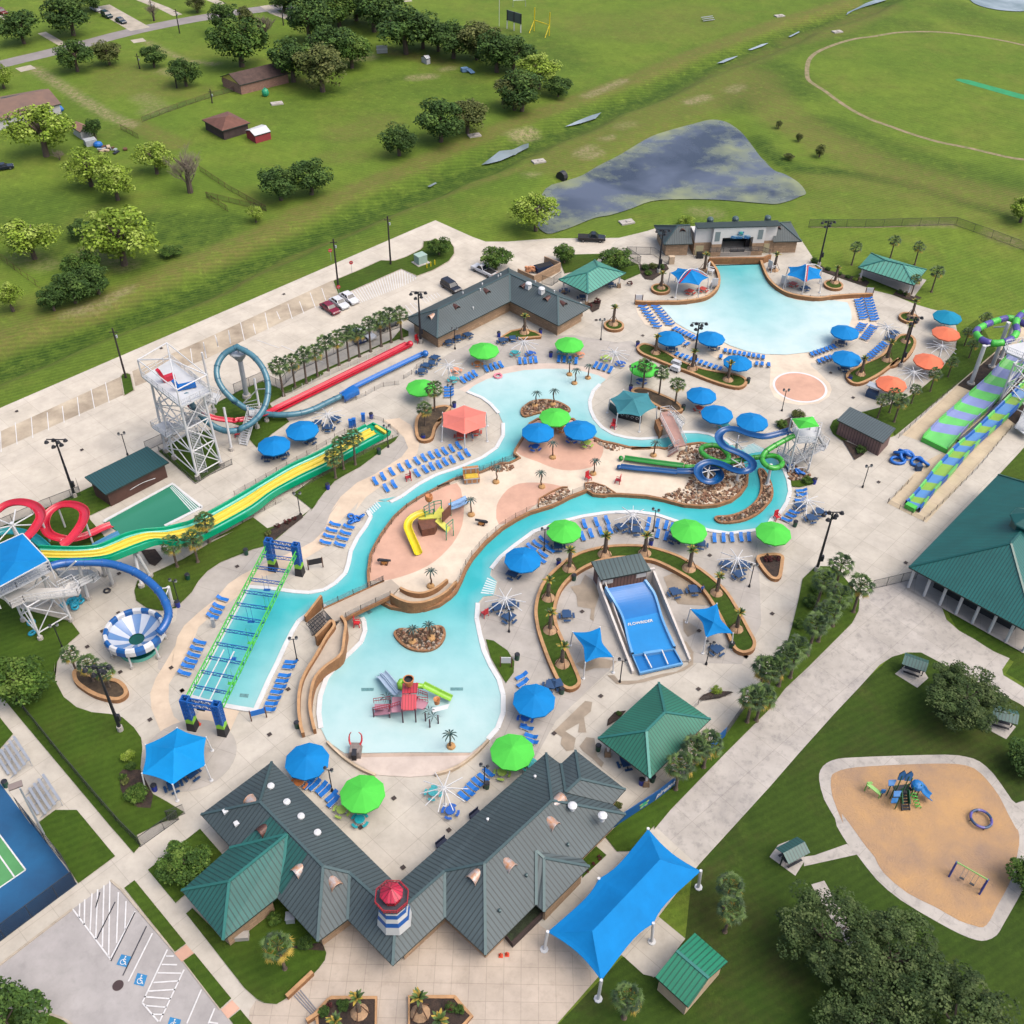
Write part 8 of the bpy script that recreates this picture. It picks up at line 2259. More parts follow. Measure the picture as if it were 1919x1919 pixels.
for s,l in(('@18 715,215','left of the frame over the surf area'),('@18 835,238','in front of the frame over the surf area'),('@18 815,168','behind the frame over the surf area'),('@18 1150,310','under the left edge of the middle lime umbrella'),('@18 1368,350','right of the middle lime umbrella'),('@18 1155,745','left of two on the wet patch'),('@18 1305,725','beside the standing person'),('@18 270,930','alone left of the surf simulator'),('@18 1495,1215','below the right blue sail'),('@18 1580,520','behind the frame by the triangular planter'),('@18 1710,520','right of the frame by the triangular planter'),('@18 1675,600','before the frame by the triangular planter'),('@18 200,368','under the bank side lime umbrella'),('@13 1640,1325','below the frame at the river bend'),('@13 1735,1425','nearest the lamp mast'),('@13 1810,1370','right of the frame at the river bend'),('@11 745,738','beside the upper blue umbrella by the loop'),('@11 845,778','below the frame by the loop slide'),('@11 900,702','right of the frame by the loop slide'),('@17 1305,1150','left of the frame at the lower pool'),('@17 1430,1115','behind the frame at the lower pool'),('@17 1410,1240','in front of the frame at the lower pool'),('@17 1450,850','under the river bank blue umbrella'),('@9 748,1172','beside the frame right of the wave pool'),('@9 720,1215','below the frame right of the wave pool'),('@8 570,1312','under the left wave pool umbrella'),('@8 950,1300','under the right wave pool umbrella'),('@8 1160,1440','under the umbrella with the trimmed palm'),('@9 275,1262','under the upper blue umbrella right'),('@9 300,1490','under the lower blue umbrella right'),('@11 300,1042','left under the lower blue umbrella by the loop'),('@11 430,1022','right under the lower blue umbrella by the loop'),('@11 680,892','under the upper blue umbrella by the loop'),('@7 560,1192','right of three beside the lockers'),('@7 468,1215','middle of three beside the lockers'),('@7 385,1255','left of three beside the lockers'),('@7 870,1240','left before the triangular planter'),('@7 962,1222','right before the triangular planter'),('@11 1680,270','lowest of the crowded tables'),('@11 1720,220','left of the crowded tables'),('@11 1770,200','middle of the crowded tables'),('@11 1800,150','top of the crowded tables'),('@22 1810,480','left of the stacked pair at the planter end'),('@22 1860,470','right of the stacked pair at the planter end'),('@20 1355,1222','front under the bright blue tent'),('@20 1500,1130','right under the bright blue tent'),('@7 1430,790','left under the turquoise pavilion'),('@7 1590,850','front under the turquoise pavilion'),('@8 20,735','right under the turquoise pavilion'),('@8 1770,770','dark, under the right wave canopy'),('@23 700,960','under the green pavilion edge')):
 place(PN,S1(s,.5)-VE((0,0,.47)),R(RU(-20,60)),f'navy picnic table {l}','navy picnic tables')
for s,l in(('@8 735,800','left under the left wave canopy'),('@8 850,780','right under the left wave canopy'),('@8 1662,735','under the right wave canopy'),('@12 205,848','left under the coral tent'),('@12 340,812','right under the coral tent')):
 place(PR_,S1(s,.5)-VE((0,0,.47)),R(RU(0,60)),f'red picnic table {l}','red picnic tables')
def make_chair(m,label='',tall=1.0):
 t=thing('deck_chair',label,'chair')
 MB().box((0,0,.42*tall),(.55,.5,.06)).B('seat',m,t)
 MB().box((-.27,0,.8*tall),(.06,.55,.75)).B('backrest',m,t)
 for y in(-.27,.27):
  MB().box((0,y,.62*tall),(.5,.08,.05)).B('armrest',m,t)
 b=MB()
 for x in(-.24,.24):
  for y in(-.25,.25):
   b.bar((x,y,.42*tall),(x*1.2,y*1.2,0),.07)
 b.B('legs',m,t)
 return t
RC_=make_chair(M_REDC)
for s,z_,l in(('@12 1580,775',.05,'by the teal tent'),('@12 1355,1245',.5,'behind the small rock bed on the island'),('@12 1620,1268',.5,'on the island right of the steps'),('@11 1560,1242',.05,'between the lounger rows'),('@16 1675,1115',.05,'on the landing beside the ramp'),('@17 1190,1218',.05,'on the deck left of the bare frame'),('@7 110,1255',.05,'at the end of the red slide'),('@11 25,850',.05,'near the small loop stair'),('@13 1440,1430',.05,'behind the lime umbrella at the bend')):
 place(RC_,S1(s,z_),RU(0,6),'red lifeguard chair '+l,'red chairs',1.35)
WC_=make_chair(MW)
for s,l in(('@8 918,640','upper left of the wave pool'),('@8 948,765','lower left of the wave pool'),('@8 1462,610','upper right of the wave pool'),('@8 1578,745','lower right of the wave pool')):
 place(WC_,S1(s,.05),RU(0,6),'tall white lifeguard chair '+l,'white lifeguard chairs',2.1)
def make_bin(m,m2,label=''):
 t=thing('trash_can',label,'bin')
 MB().lathe([(.01,0),(.3,0),(.36,.95),(.38,1.0)],(0,0,0),10).B('bin',m,t)
 MB().lathe([(.38,1.0),(.3,1.12),(.01,1.1)],(0,0,0),10).B('lid',m2,t)
 return t
BB=make_bin(mat('bin_blue',(24,58,176),.5,.06,1),MK)
BG=make_bin(mat('bin_green',(20,84,66),.5,.06,1),MK)
BINS={'b':('@7 310,1278|at the locker building corner','@7 838,1205|left of the triangular planter','@7 1212,1180|right of the triangular planter','@7 1305,1385|between two lime umbrellas','@8 262,1290|at the tip of the left turf planter','@11 838,1325|on the grass by the yellow slide','@11 1695,880|at the foot of the bare soil planter','@11 1228,690|by the slide end rail','@12 150,590|beside the coral tent','@13 190,325|beside the palm planter behind the teal tent','@13 1760,1125|by the green topped tower','@14 350,255|at the foot of the right turf planter','@15 1457,945|by the blue tube support','@18 958,352|behind the horseshoe planter','@18 203,515|left of the horseshoe planter','@20 1212,1255|under the bright blue tent','@23 830,1140|left at the green pavilion post'),'g':('@11 1298,1010|at the lawn tip by the slide end','@13 640,495|right end of the three palm planter','@13 1195,265|right end of the left turf planter','@13 1595,1490|below the frame at the bend','@16 680,475|on the lawn edge by the rope course','@18 328,640|inside the horseshoe, left of the hut','@18 1615,1195|at the right end of the horseshoe','@21 1140,975|at the foot of the landing ramp','@22 1570,290|by the half moon lawn','@22 1890,535|by the horseshoe planter foot','@22 1352,1215|by the loungers at the right roof','@23 460,850|left corner of the green pavilion','@23 925,1115|right at the green pavilion post','@20 50,1225|by the bleachers','@16 157,700|in the long lawn')}
for k,pr in(('b',BB),('g',BG)):
 for r_ in BINS[k]:
  s,l=r_.split('|')
  place(pr,S1(s,.05),0,('blue' if k=='b' else 'dark green')+' trash can '+l,'trash cans')
def mast_h(base,top):
 best=(1e9,5)
 b=S1(base)
 for i in range(20,200):
  h=i/10
  q=S1(top,h)
  d=math.hypot(q.x-b.x,q.y-b.y)
  best=min(best,(d,h))
 return b,best[1]
def make_mast(base,top,label,heads=6,w_=.24):
 b,h=mast_h(base,top)
 t=thing('light_mast',label,'light mast',b,0,'tall light masts')
 MB().tube([(0,0,0),(0,0,h)],w_,8,r1=w_*.5).lathe([(w_*1.6,0),(w_*1.5,.9),(.01,.92)],(0,0,0),8,1).B('pole',[MK,M_CONC],t)
 MB().bar((-1.3,0,h),(1.3,0,h),.12).bar((0,-.5,h-.9),(0,.5,h-.9),.1).B('crossarm',MK,t)
 for k in range(heads):
  x=-1.3+2.6*(k%4)/3 if k<4 else(-.5+(k-4))
  z_=h-.25 if k<4 else h-1.1
  MB().lathe([(.05,.2),(.2,.15),(.36,-.2),(.01,-.22)],(x,.25 if k%2 else-.25,z_),10).B('floodlight',MK,t)
 MB().box((.3,0,2.6),(.4,.4,1.0)).B('control_box',MK,t)
for i,(bs_,tp_,l)in enumerate((('@10 588,1300','@10 435,850','light mast beside the pump house'),('@20 945,790','@20 760,285','light mast by the palms near the bowl'),('@19 425,500','@19 545,75','light mast with stacked lamps by the verge palms'),('@9 72,570','@9 155,165','light mast right of the wave building'),('@9 805,1475','@9 950,1030','light mast at the right turf planter'),('@8 755,1500','@8 820,1080','light mast at the left turf planter'),('@7 137,1262','@7 118,800','light mast at the locker building corner'),('@8 450,630','@8 492,240','light mast left of the wave building'))):
 make_mast(bs_,tp_,l)
for bs_,tp_,l in(('@0 236.3,708.7','@0 210.5,614.5','dark wooden utility pole in the small lot island'),('@0 732.3,495.7','@0 723.9,405','dark utility pole on the long lot island'),('@0 634.3,540','@0 627,447.7','dark utility pole beside the parked cars'),('@1 1293,240','@1 1262,62','utility pole beside the street'),('@1 1108,152','@1 1075,-5','utility pole across the street'),('@1 1273,635','@1 1250,500','leaning pole by the round yard tree'),('@1 1005,495','@1 990,385','thin pole by the small yard tree'),('@1 1527,742','@1 1500,640','pole at the meadow fence'),('@2 197,182','@2 180,75','utility pole near the top driveway')):
 b,h=mast_h(bs_,tp_)
 t=thing('utility_pole',l,'utility pole',b,0,'utility poles')
 MB().tube([(0,0,0),(0,0,h)],.2,8,r1=.13).B('pole',mat('pole_wood',(52,44,44),.9,.15,2),t)
 MB().bar((-.7,0,h-.8),(.7,0,h-.8),.12).B('crossarm',MATS['pole_wood'],t)
 MB().lathe([(.16,0),(.18,.5),(.01,.55)],(.35,0,h-1.9),8).B('transformer',M_STEEL,t)
def make_lamp(label=''):
 t=thing('lamp_post',label,'lamp post')
 MB().tube([(0,0,0),(0,0,4.2)],.07,6).lathe([(.2,0),(.12,.4)],(0,0,0),8).B('pole',MK,t)
 MB().bar((-.4,0,4.1),(.4,0,4.1),.06).B('crossarm',MK,t)
 for x in(-.42,.42):
  MB().lathe([(.08,0),(.2,.1),(.22,.4),(.1,.55),(.01,.6)],(x,0,4.05),8,mfun=lambda i,k:1 if i==1 else 0).B('lantern',[MK,mat('frosted_glass',(170,176,176),.3,.05,1)],t)
 return t
LP_=make_lamp()
for i,(s,l)in enumerate((('@7 445,1315','near the lockers'),('@7 1755,1232','on the deck left of the wave pool'),('@10 998,970','behind the pump house'),('@11 1380,950','beside the end of the yellow slide'),('@11 590,1560','beside the concrete pad in the lawn'),('@12 120,582','left of the coral tent'),('@13 190,300','left of the palms behind the teal tent'),('@13 1485,502','at the splash pad edge'),('@13 382,1535','on the river bank above the surf area'),('@14 467,1215','alone on the right deck'),('@15 1462,912','by the blue tube support'),('@15 510,1280','on the lawn under the left tower'),('@17 1725,632','on the river bank beside the lime umbrella'),('@17 1410,1362','in front of the frame at the lower pool'),('@18 705,1475','in front of the surf simulator, left'),('@18 1410,1330','in front of the surf simulator, right'),('@18 1762,695','beside the triangular planter'),('@21 1136,372','right of the activity pool'),('@22 240,1237','by the left entry roof'),('@22 1335,1212','by the right entry roof'))):
 place(LP_,S1(s,.05),RU(-.4,.4),'black lamp post '+l,'black lamp posts')
#fences
M_CHAIN=mat('chain_link',(70,76,78),.6,.05,1,alpha=.18)
M_FPOST=mat('fence_post',(58,60,62),.6,.1,1)
def fence(s,h,label,step=3.0,pm=None,mesh=None,name='fence',rail_=True,z=0.0,w=.05,parent=None,group=None):
 q=S(s)if isinstance(s,str)else s
 if z:
  q=[VE((p.x,p.y,z))for p in q]
 t=thing(name,label,'fence',(0,0,0),0,group)
 b=MB()
 if rail_:
  for a,c in zip(q,q[1:]):
   b.bar(a+VE((0,0,h)),c+VE((0,0,h)),w)
   b.bar(a+VE((0,0,.12)),c+VE((0,0,.12)),w*.7)
  b.B('rails',pm or M_FPOST,t)
 pts=resample(q,step)
 for p in pts[:95]:
  MB().tube([p,p+VE((0,0,h+.05))],w*.75,5).B('post',pm or M_FPOST,t)
 if mesh is not False:
  MB().wall([p for p in q],h-.05,.015,z).B('mesh',mesh or M_CHAIN,t)
 return t
fence('@11 0,465 255,355 410,428 @6 850,1515 1100,1400 1400,1262 1790,1115',1.9,'dark chain link fence along the parking lot behind the palms')
fence('@15 -200,440 0,320 300,190 @10 350,1400 500,1342 635,1290 615,1225',1.9,'dark chain link fence by the red spiral slide')
fence('@10 1245,945 1530,1200 1640,1130 1820,1045',1.1,'low fence round the loop tower lawn')
fence('@10 1145,940 1300,870 1400,800',1.9,'short fence between pump house and tower')
fence('@20 -200,160 0,405 240,700 480,1000 760,1330 960,1560 @25 1012,262',1.9,'long black fence along the left path',mesh=mat('dark_mesh',(40,48,52),.7,.05,1,alpha=.45))
fence('@25 1012,262 1290,65 @20 1310,1495 1450,1440',1.9,'fence corner beside the entry path')
fence('@9 -20,222 550,222 900,210 1290,200 1600,310 1919,430 2300,590',1.9,'chain link fence across the far right lawn',4.2)
fence('@25 150,0 350,250 480,400 552,530 0,945 -400,1240',2.6,'tall dark fence round the tennis court',mesh=mat('court_mesh',(16,40,66),.7,.05,1,alpha=.4))
fence('@19 820,632 960,600 1060,575 1140,560',1.8,'black gate panels beside the teal pavilion',2.4)
fence('@23 1130,1140 1390,880 1545,735 1715,495',1.8,'grey mesh fence along the palm verge',mesh=mat('grey_mesh',(110,112,118),.7,.05,1,alpha=.5))
fence('@8 -130,640 290,555 160,465 400,470 540,560',1.8,'fence behind the round bushes left of the wave building')
fence('@7 1225,725 1312,750 1400,690',1.8,'short fence behind the locker building')
fence('@5 -100,420 0,500 180,640 360,770',1.4,'brown meadow fence at the left',mesh=False,pm=M_WOOD)
fence('@1 870,930 1000,1000',1.3,'short wooden fence at the gate',mesh=M_CHAIN,pm=M_WOOD)
fence('@1 1022,880 1200,810 1400,740 1560,690 1700,655',1.4,'wooden rail fence across the meadow',3.0,pm=M_WOOD)
fence('@1 1440,1230 1650,1370 1919,1520 @6 30,-50 230,80',1.3,'wire fence with leafy vines in the meadow',3.0,pm=M_WOOD)
fence('@8 900,497 1365,485 1445,515',1.0,'black railing before the stage',1.5,mesh=M_MESH,z=1.35)
M_RMESH=mat('rail_mesh',(150,146,140),.6,.05,1,alpha=.12)
RL='low brown post railings'
for s,l in(('@11 520,1372 840,1192 1140,1032 1320,935 1480,852','railing along the lower side of the yellow slide'),('@11 0,1385 350,1190 660,1020 870,900','railing along the upper side of the yellow slide'),('@11 900,870 1050,800 1250,700 1320,718 1400,780 1480,850','railing round the yellow slide end'),('@16 340,370 560,245 770,120 1000,0','railing between yellow slide and lawn'),('@11 1000,560 1160,500 1320,410 1480,390','railing beside the blue run out'),('@11 1520,340 1600,290 1650,230 1730,180','brown railing by the crowded tables'),('@14 690,1360 1015,1525 1240,1310 1500,1050 1800,690','railing round the right slide pad'),('@14 700,1350 910,1150','short railing at the narrow slide foot'),('@14 790,775 1060,520 1320,290','railing along the banded slide pad'),('@23 1150,620 1350,430 1600,380','railing by the little rock garden'),('@11 440,500 760,345 1100,200 1400,70','white railing beside the red slide')):
 fence(s,.95,l,2.0,M_RAILB if 'white' not in l else MW,M_RMESH,'railing',False,group=RL)
ip=[VE((p.x,p.y,.5))for p in inset(ISLE,.35)]
fence([VE((p.x,p.y,.5))for p in ip[1:16]],1.0,'railing along the upper river edge of the pool island',2.1,M_RAILB,M_RMESH,'railing',False,z=.5,group=RL)
fence([VE((p.x,p.y,.5))for p in ip[47:64]],1.0,'railing along the lower river edge of the pool island',2.1,M_RAILB,M_RMESH,'railing',False,z=.5,group=RL)
for s,l in(('@8 350,915 500,910 750,898 870,870 940,820 978,755','railing left of the wave pool'),('@8 1455,720 1535,790 1625,835 1750,862 1890,872 @9 200,860 380,848','railing right of the wave pool')):
 fence(s,.95,l,2.0,M_RAILB,M_RMESH,'railing',False,group=RL)
#banner on the fence
BN=thing('banner_fence','blue banner fence with turtle emblem and white lettering by the entry roof','banner')
q=S('@23 590,1515 970,1268 1128,1142')
MB().wall(q,1.9,.06).B('banner',mat('banner_blue',(0,96,168),.6,.06,.6),BN)
MB().wall(S('@23 1392,882 1440,835 1545,735'),1.9,.06).B('banner',MATS['banner_blue'],BN)
d_=(q[1]-q[0]).normalized()
yb=math.atan2(d_.y,d_.x)
nb=VE((d_.y,-d_.x,0))*.06
text_obj('lettering','pirates',q[1].lerp(q[2],.35)+nb*1.2+VE((0,0,1.0)),(R(90),0,math.atan2((q[2]-q[1]).y,(q[2]-q[1]).x)),1.15,MW,BN,.01,.3,.02)
e0=q[0].lerp(q[1],.66)+nb+VE((0,0,1.0))
b=MB()
for(dx,dz,rx,rz,m)in((0,0,.55,.42,0),(.55,.2,.24,.2,1),(-.3,-.38,.3,.14,1),(.35,-.35,.3,.14,1),(-.45,.3,.3,.12,1)):
 vs=[e0+d_*(dx+cos(k*PI/6)*rx)+VE((0,0,dz+sin(k*PI/6)*rz))+nb*(.2+.1*m)for k in range(12)]
 b.add(vs,[tuple(range(12))],m)
b.B('turtle_emblem',[mat('emblem_green',(60,190,150),.5,.05,1),mat('emblem_yellow',(200,220,130),.5,.05,1)],BN)
#vehicles
M_TYRE=mat('tyre',(28,28,30),.9,.1,1)
M_RIM=mat('wheel_rim',(150,152,156),.35,.05,1,metal=.6)
M_GLS=mat('car_glass',(34,44,54),.08,.05,1)
M_TAIL=mat('tail_light',(170,24,24),.3,.05,1)
M_HEAD=mat('head_light',(226,230,234),.15,.05,1)
def car(name,kind,col,s,d,label,group='vehicles around the park'):
 m=mat('paint_%d_%d_%d'%col,col,.22,.04,1)
 p=S1(s,.05)
 t_=TL[int(s.split()[0][1:])]
 x,y=[float(v)for v in s.split()[1].split(',')]
 c=P(t_[0]+(x+d[0])/t_[2],t_[1]+(y+d[1])/t_[2],.05)
 t=thing(name,label,'pickup truck' if kind=='pickup' else 'car',p,yaw(p,c),group)
 L,W={'sedan':(4.7,1.8),'suv':(4.9,1.95),'pickup':(5.9,2.0)}[kind]
 prof={'sedan':[(-.5,.35),(-.5,.82),(-.36,.95),(-.3,.97),(.2,.95),(.46,.82),(.5,.62),(.5,.35)],'suv':[(-.5,.4),(-.5,1.05),(-.45,1.1),(.22,1.08),(.45,.98),(.5,.75),(.5,.4)],'pickup':[(-.5,.5),(-.5,1.1),(-.08,1.12),(.22,1.12),(.46,1.02),(.5,.8),(.5,.5)]}[kind]
 b=MB()
 n=len(prof)
 vs=[]
 for yy,k in((-.5,.93),(-.5,1),(.5,1),(.5,.93)):
  pass
 for yy in(-.5,-.44,.44,.5):
  for(u,z_)in prof:
   zz=z_ if abs(yy)<.5 else(z_-.06 if z_>.6 else z_)
   vs.append((u*L*(1 if abs(yy)<.5 else.985),yy*W,zz))
 fs=[]
 for k in range(3):
  for i in range(n-1):
   fs.append((k*n+i,k*n+i+1,(k+1)*n+i+1,(k+1)*n+i))
  fs.append((k*n+n-1,k*n,(k+1)*n,(k+1)*n+n-1))
 fs+=[tuple(reversed(range(n))),tuple(3*n+i for i in range(n))]
 b.add(vs,fs)
 bd=b.B('body',m,t)
 x0,x1,z0,z1={'sedan':(-.36,.2,.93,1.42),'suv':(-.47,.22,1.06,1.72),'pickup':(-.1,.24,1.1,1.78)}[kind]
 b=MB()
 f0,f1=x0+.09,x1-.12
 if kind=='suv':
  f0=x0+.03
 lo=[(x0*L,-.45*W,z0),(x1*L,-.45*W,z0),(x1*L,.45*W,z0),(x0*L,.45*W,z0)]
 hi=[(f0*L,-.38*W,z1),(f1*L,-.38*W,z1),(f1*L,.38*W,z1),(f0*L,.38*W,z1)]
 b.add(lo+hi,[(0,1,5,4),(1,2,6,5),(2,3,7,6),(3,0,4,7)])
 b.B('windows',M_GLS,t)
 b=MB().box(((f0+f1)/2*L,0,z1+.02),((f1-f0)*L+.08,.78*W,.06))
 for(a_,c_)in((0,4),(1,5),(2,6),(3,7)):
  b.bar((lo+hi)[a_],(lo+hi)[c_],.09)
 if kind!='pickup':
  b.bar(((x0+x1)/2*L,-.45*W,z0),((x0+x1)/2*L,-.38*W,z1),.09).bar(((x0+x1)/2*L,.45*W,z0),((x0+x1)/2*L,.38*W,z1),.09)
 b.B('roof',m,t)
 if kind=='pickup':
  MB().box((-.3*L,0,1.13),(.36*L,.8*W,.03)).B('bed',M_TYRE,t)
 for u in(-.31,.31):
  for v in(-.46,.46):
   w_=MB().tube([(u*L,v*W-.11,.34),(u*L,v*W+.11,.34)],.35,12).B('wheel',M_TYRE,t)
   MB().tube([(u*L,v*W-.12,.34),(u*L,v*W+.12,.34)],.2,8).B('rim',M_RIM,w_)
 for v in(-.36,.36):
  MB().box((.497*L,v*W,.72 if kind=='sedan' else.86),(.06,.34,.16)).B('headlight',M_HEAD,t)
  MB().box((-.5*L,v*W,.76 if kind=='sedan' else.92),(.05,.3,.16)).B('tail_light',M_TAIL,t)
 return t
car('parked_car','sedan',(138,24,54),'@6 1147,970',(62,42),'dark red sedan parked left of two white ones')
car('parked_car','sedan',(232,236,240),'@6 1230,922',(62,42),'white sedan parked in the middle, between red and white')
car('parked_car','sedan',(240,242,246),'@6 1318,878',(62,42),'white sedan with dark glass roof beside the hatched area')
car('parked_car','sedan',(236,238,240),'@6 1462,1200',(62,36),'white car half hidden behind the palm row')
car('parked_car','suv',(30,50,90),'@6 1380,1228',(20,20),'navy car half hidden behind the palm row')
car('parked_car','suv',(130,134,142),'@6 1660,1115',(60,-26),'grey car behind the last palms of the row')
car('parked_car','suv',(36,38,50),'@7 410,778',(70,45),'black car parked behind the locker building')
car('pickup_truck','pickup',(238,240,244),'@7 705,632',(-72,-34),'white pickup truck beside the dense tree')
car('pickup_truck','pickup',(26,28,38),'@7 1672,340',(100,4),'black pickup truck on the drive by the pond')
car('parked_car','sedan',(214,216,220),'@1 690,75',(50,22),'white car in the far driveway')
car('parked_car','suv',(24,60,70),'@1 772,122',(50,25),'dark teal car in the far driveway')
car('parked_car','sedan',(40,56,70),'@1 872,162',(50,22),'dark car nearest the street in the far driveway')
car('parked_car','suv',(130,40,36),'@1 15,100',(50,18),'red car cut by the left edge')
car('parked_car','sedan',(26,34,56),'@1 28,1218',(60,-10),'dark blue car at the left edge of the meadow')
#white utility carts
for s,l in(('@8 608,1462','white folded cart upper one on the planter edge'),('@8 598,1512','white folded cart lower one on the deck')):
 t=thing('utility_cart',l,'cart',S1(s,.1),R(-35))
 MB().box((0,0,.55),(1.9,.9,.5),0,0,.9).B('body',MW,t)
 MB().box((.1,0,1.0),(1.5,.85,.1)).B('cover',MW,t)
 for x in(-.6,.6):
  MB().tube([(x,-.48,.2),(x,.48,.2)],.2,10).B('wheels',M_TYRE,t)
#themed play pieces
M_GOLD=mat('gold_yellow',(236,200,70),.5,.15,3)
M_YEL=mat('play_yellow',(248,222,30),.35,.05,1)
M_PYEL=mat('play_pale_yellow',(236,232,96),.5,.06,1)
M_HULL=mat('hull_brown',(124,76,54),.7,.2,2)
M_PGRN=mat('play_green',(30,160,120),.5,.06,1)
M_PBLU=mat('play_pale_blue',(150,190,236),.4,.05,1)
p=S1('@12 305,1255',.5)
t=thing('treasure_chest','open wooden treasure chest filled with gold on the island','treasure chest',p,R(10))
MB().box((0,0,.5),(2.3,1.3,1.0),0,0,1.1).B('box',mat('chest_wood',(206,148,98),.7,.2,2),t)
MB().box((0,0,1.05),(2.2,1.15,.2),0,0,.8).B('gold',M_GOLD,t)
b=MB()
for k in range(7):
 a0,a1=PI*k/7,PI*(k+1)/7
 b.add([(-1.25,.7+.25-cos(a0)*.25+.1,1.1+sin(a0)*.6+k*.1),(1.25,.95-cos(a0)*.25+.1,1.1+sin(a0)*.6+k*.1),(1.25,.95-cos(a1)*.25+.1,1.1+sin(a1)*.6+(k+1)*.1),(-1.25,.95-cos(a1)*.25+.1,1.1+sin(a1)*.6+(k+1)*.1)],[(0,1,2,3)])
b.box((0,.75,1.55),(2.5,.3,.9))
b.B('lid',MATS['chest_wood'],t)
b=MB()
for x in(-.8,0,.8):
 b.box((x,-.68,.5),(.14,.08,1.05));b.box((x,.58,1.6),(.14,.1,.95))
b.box((0,-.7,.98),(2.5,.1,.12)).box((0,.58,2.02),(2.6,.12,.12)).box((0,-.66,.06),(2.2,.1,.12))
b.B('iron_band',M_STEEL,t)
for s,r_,l in(('@17 290,752',-.1,'left toy cannon near the bridge end of the island'),('@17 1162,398',2.9,'right toy cannon between the pirate ship and river')):
 t=thing('cannon',l,'cannon',S1(s,.5),r_)
 MB().box((0,0,.3),(1.0,.6,.4),0,0,.8).B('carriage',mat('cannon_orange',(206,140,70),.6,.1,2),t)
 MB().tube([(-.75,0,.72),(.95,0,.78)],.24,10,r1=.17).lathe([(.01,-.05),(.26,-.02),(.28,.1)],(-.75,0,.62),8).B('barrel',MK,t)
 for x in(-.35,.35):
  MB().tube([(x,-.36,.18),(x,.36,.18)],.18,10).B('wheels',M_WOOD,t)
PS=thing('pirate_ship','pirate ship play structure with curved yellow slide on pink paving','play structure')
q=S('@17 600,370,1.3 735,340,1.3 750,420,1.3 620,440,1.3')
MB().prism(S('@17 590,365,1.9 640,320,1.9 740,330,1.9 760,390,1.9 740,425,1.9 625,445,1.9'),.5,1.85).B('hull',M_HULL,PS)
MB().prism(S('@17 590,345,2.0 650,270,2.0 730,300,2.0 800,225,2.0 835,290,2.0 790,345,2.0 740,340,2.0 620,350,2.0'),1.85,2.0).B('deck',M_PYEL,PS)
MB().bar(S1('@17 760,350',2.0),S1('@17 870,450',.6),1.1,.12).B('stair_ramp',M_PYEL,PS)
q=S('@17 810,300,3.6 885,190,4.4 885,300,2.6 840,345,2.0')
MB().wall([q[0].lerp(q[1],0),q[1]],1.9,.12,1.9).B('stern_wall',M_HULL,PS)
mp=S1('@17 697,300',2.0)
MB().tube([VE((mp.x,mp.y,.5)),VE((mp.x,mp.y,4.8))],.12,8).B('mast',M_STEEL,PS)
MB().lathe([(.45,0),(.6,.4),(.55,.95),(.48,1.0),(.45,.9),(.01,.6)],(mp.x,mp.y,4.6),12).B('crows_nest',mat('barrel_orange',(216,140,80),.6,.15,3),PS)
for s in('@17 645,240,3.2','@17 735,190,3.4','@17 800,180,3.6','@17 655,285,3','@17 730,260,3','@17 845,400,2.4','@17 905,350,2.4','@17 845,490,1.6','@17 910,450,1.6','@17 885,170,3.8'):
 v=S(s)[0]
 MB().tube([VE((v.x,v.y,.5)),v],.07,6).B('post',M_PGRN,PS)
b=MB()
for a_,c_ in(('645,240,3.2','735,190,3.4'),('735,190,3.4','800,180,3.6'),('655,285,2.9','735,260,2.9'),('845,400,2.3','905,350,2.3'),('845,490,1.5','845,400,2.3'),('905,350,2.3','910,450,1.5')):
 v=S('@17 '+a_+' '+c_);b.bar(v[0],v[1],.09);b.bar(v[0]-VE((0,0,.6)),v[1]-VE((0,0,.6)),.06)
b.B('rails',M_PGRN,PS)
OS('yellow_slide','@17 650,300,2.1 580,325,2.0 520,370,1.85 500,425,1.6 515,480,1.35 550,560,1.0 600,680,.65',1.05,.42,M_YEL,PS)
for dy in(0,34):
 OS('blue_slide',f'@17 880,{235 + dy * .8},2.1 950,{205 + dy},1.6 1000,{180 + dy},1.0 1050,{152 + dy},.65',.7,.28,M_PBLU,PS)
RH=thing('playhouse','red roofed water playhouse with blue and green slides in the lower pool','play structure')
for s in('@22 742,540,3.6 847,540,3.6 845,655,2.5 735,655,2.5','@22 745,462,3.2 860,458,3.2 850,530,3.9 742,535,3.9'):
 v=S(s);rf=RM(v,[(0,1,2,3)],.1);rf.B('roof',[mat('roof_red',(226,74,90),.5,.06,.5,kind='seam',p=.35),M_REDP],RH,uv=True)
M_PINKD=mat('play_pink',(206,150,168),.6,.06,1)
for s in('@22 670,560,1.6 850,560,1.6 850,640,1.6 740,665,1.6 665,670,1.6','@22 850,560,1.6 930,600,1.6 900,650,1.6 850,640,1.6','@22 545,610,1.0 660,600,1.3 665,645,1.3 545,650,1.0'):
 q=S(s);z_=q[0].z
 MB().prism(q,z_-.15,z_).B('deck',M_PINKD,RH)
for a_,c_ in(('540,605,1','660,590,1.4'),('535,670,.6','650,645,1.2'),('655,650,1.4','730,625,1.6'),('860,540,1.7','925,565,1.7'),('850,590,1.6','930,600,1.6')):
 v=S('@22 '+a_+' '+c_);rail(v,.9,RH,M_REDP)
MB().bar(S1('@22 665,660',1.4),S1('@22 545,675',.15),1.0,.1).B('ramp',M_PINKD,RH)
for s in('@22 540,705','@22 655,710','@22 750,745','@22 843,742','@22 1003,752','@22 943,780','@22 912,735','@22 660,640','@22 860,620'):
 p=S1(s,.1);MB().tube([p,p+VE((0,0,2.6 if '750' in s or '843' in s else 1.6))],.09,6).B('post',mat('post_maroon',(92,60,72),.6,.1,1),RH)
bp=S1('@22 790,450',4.6)
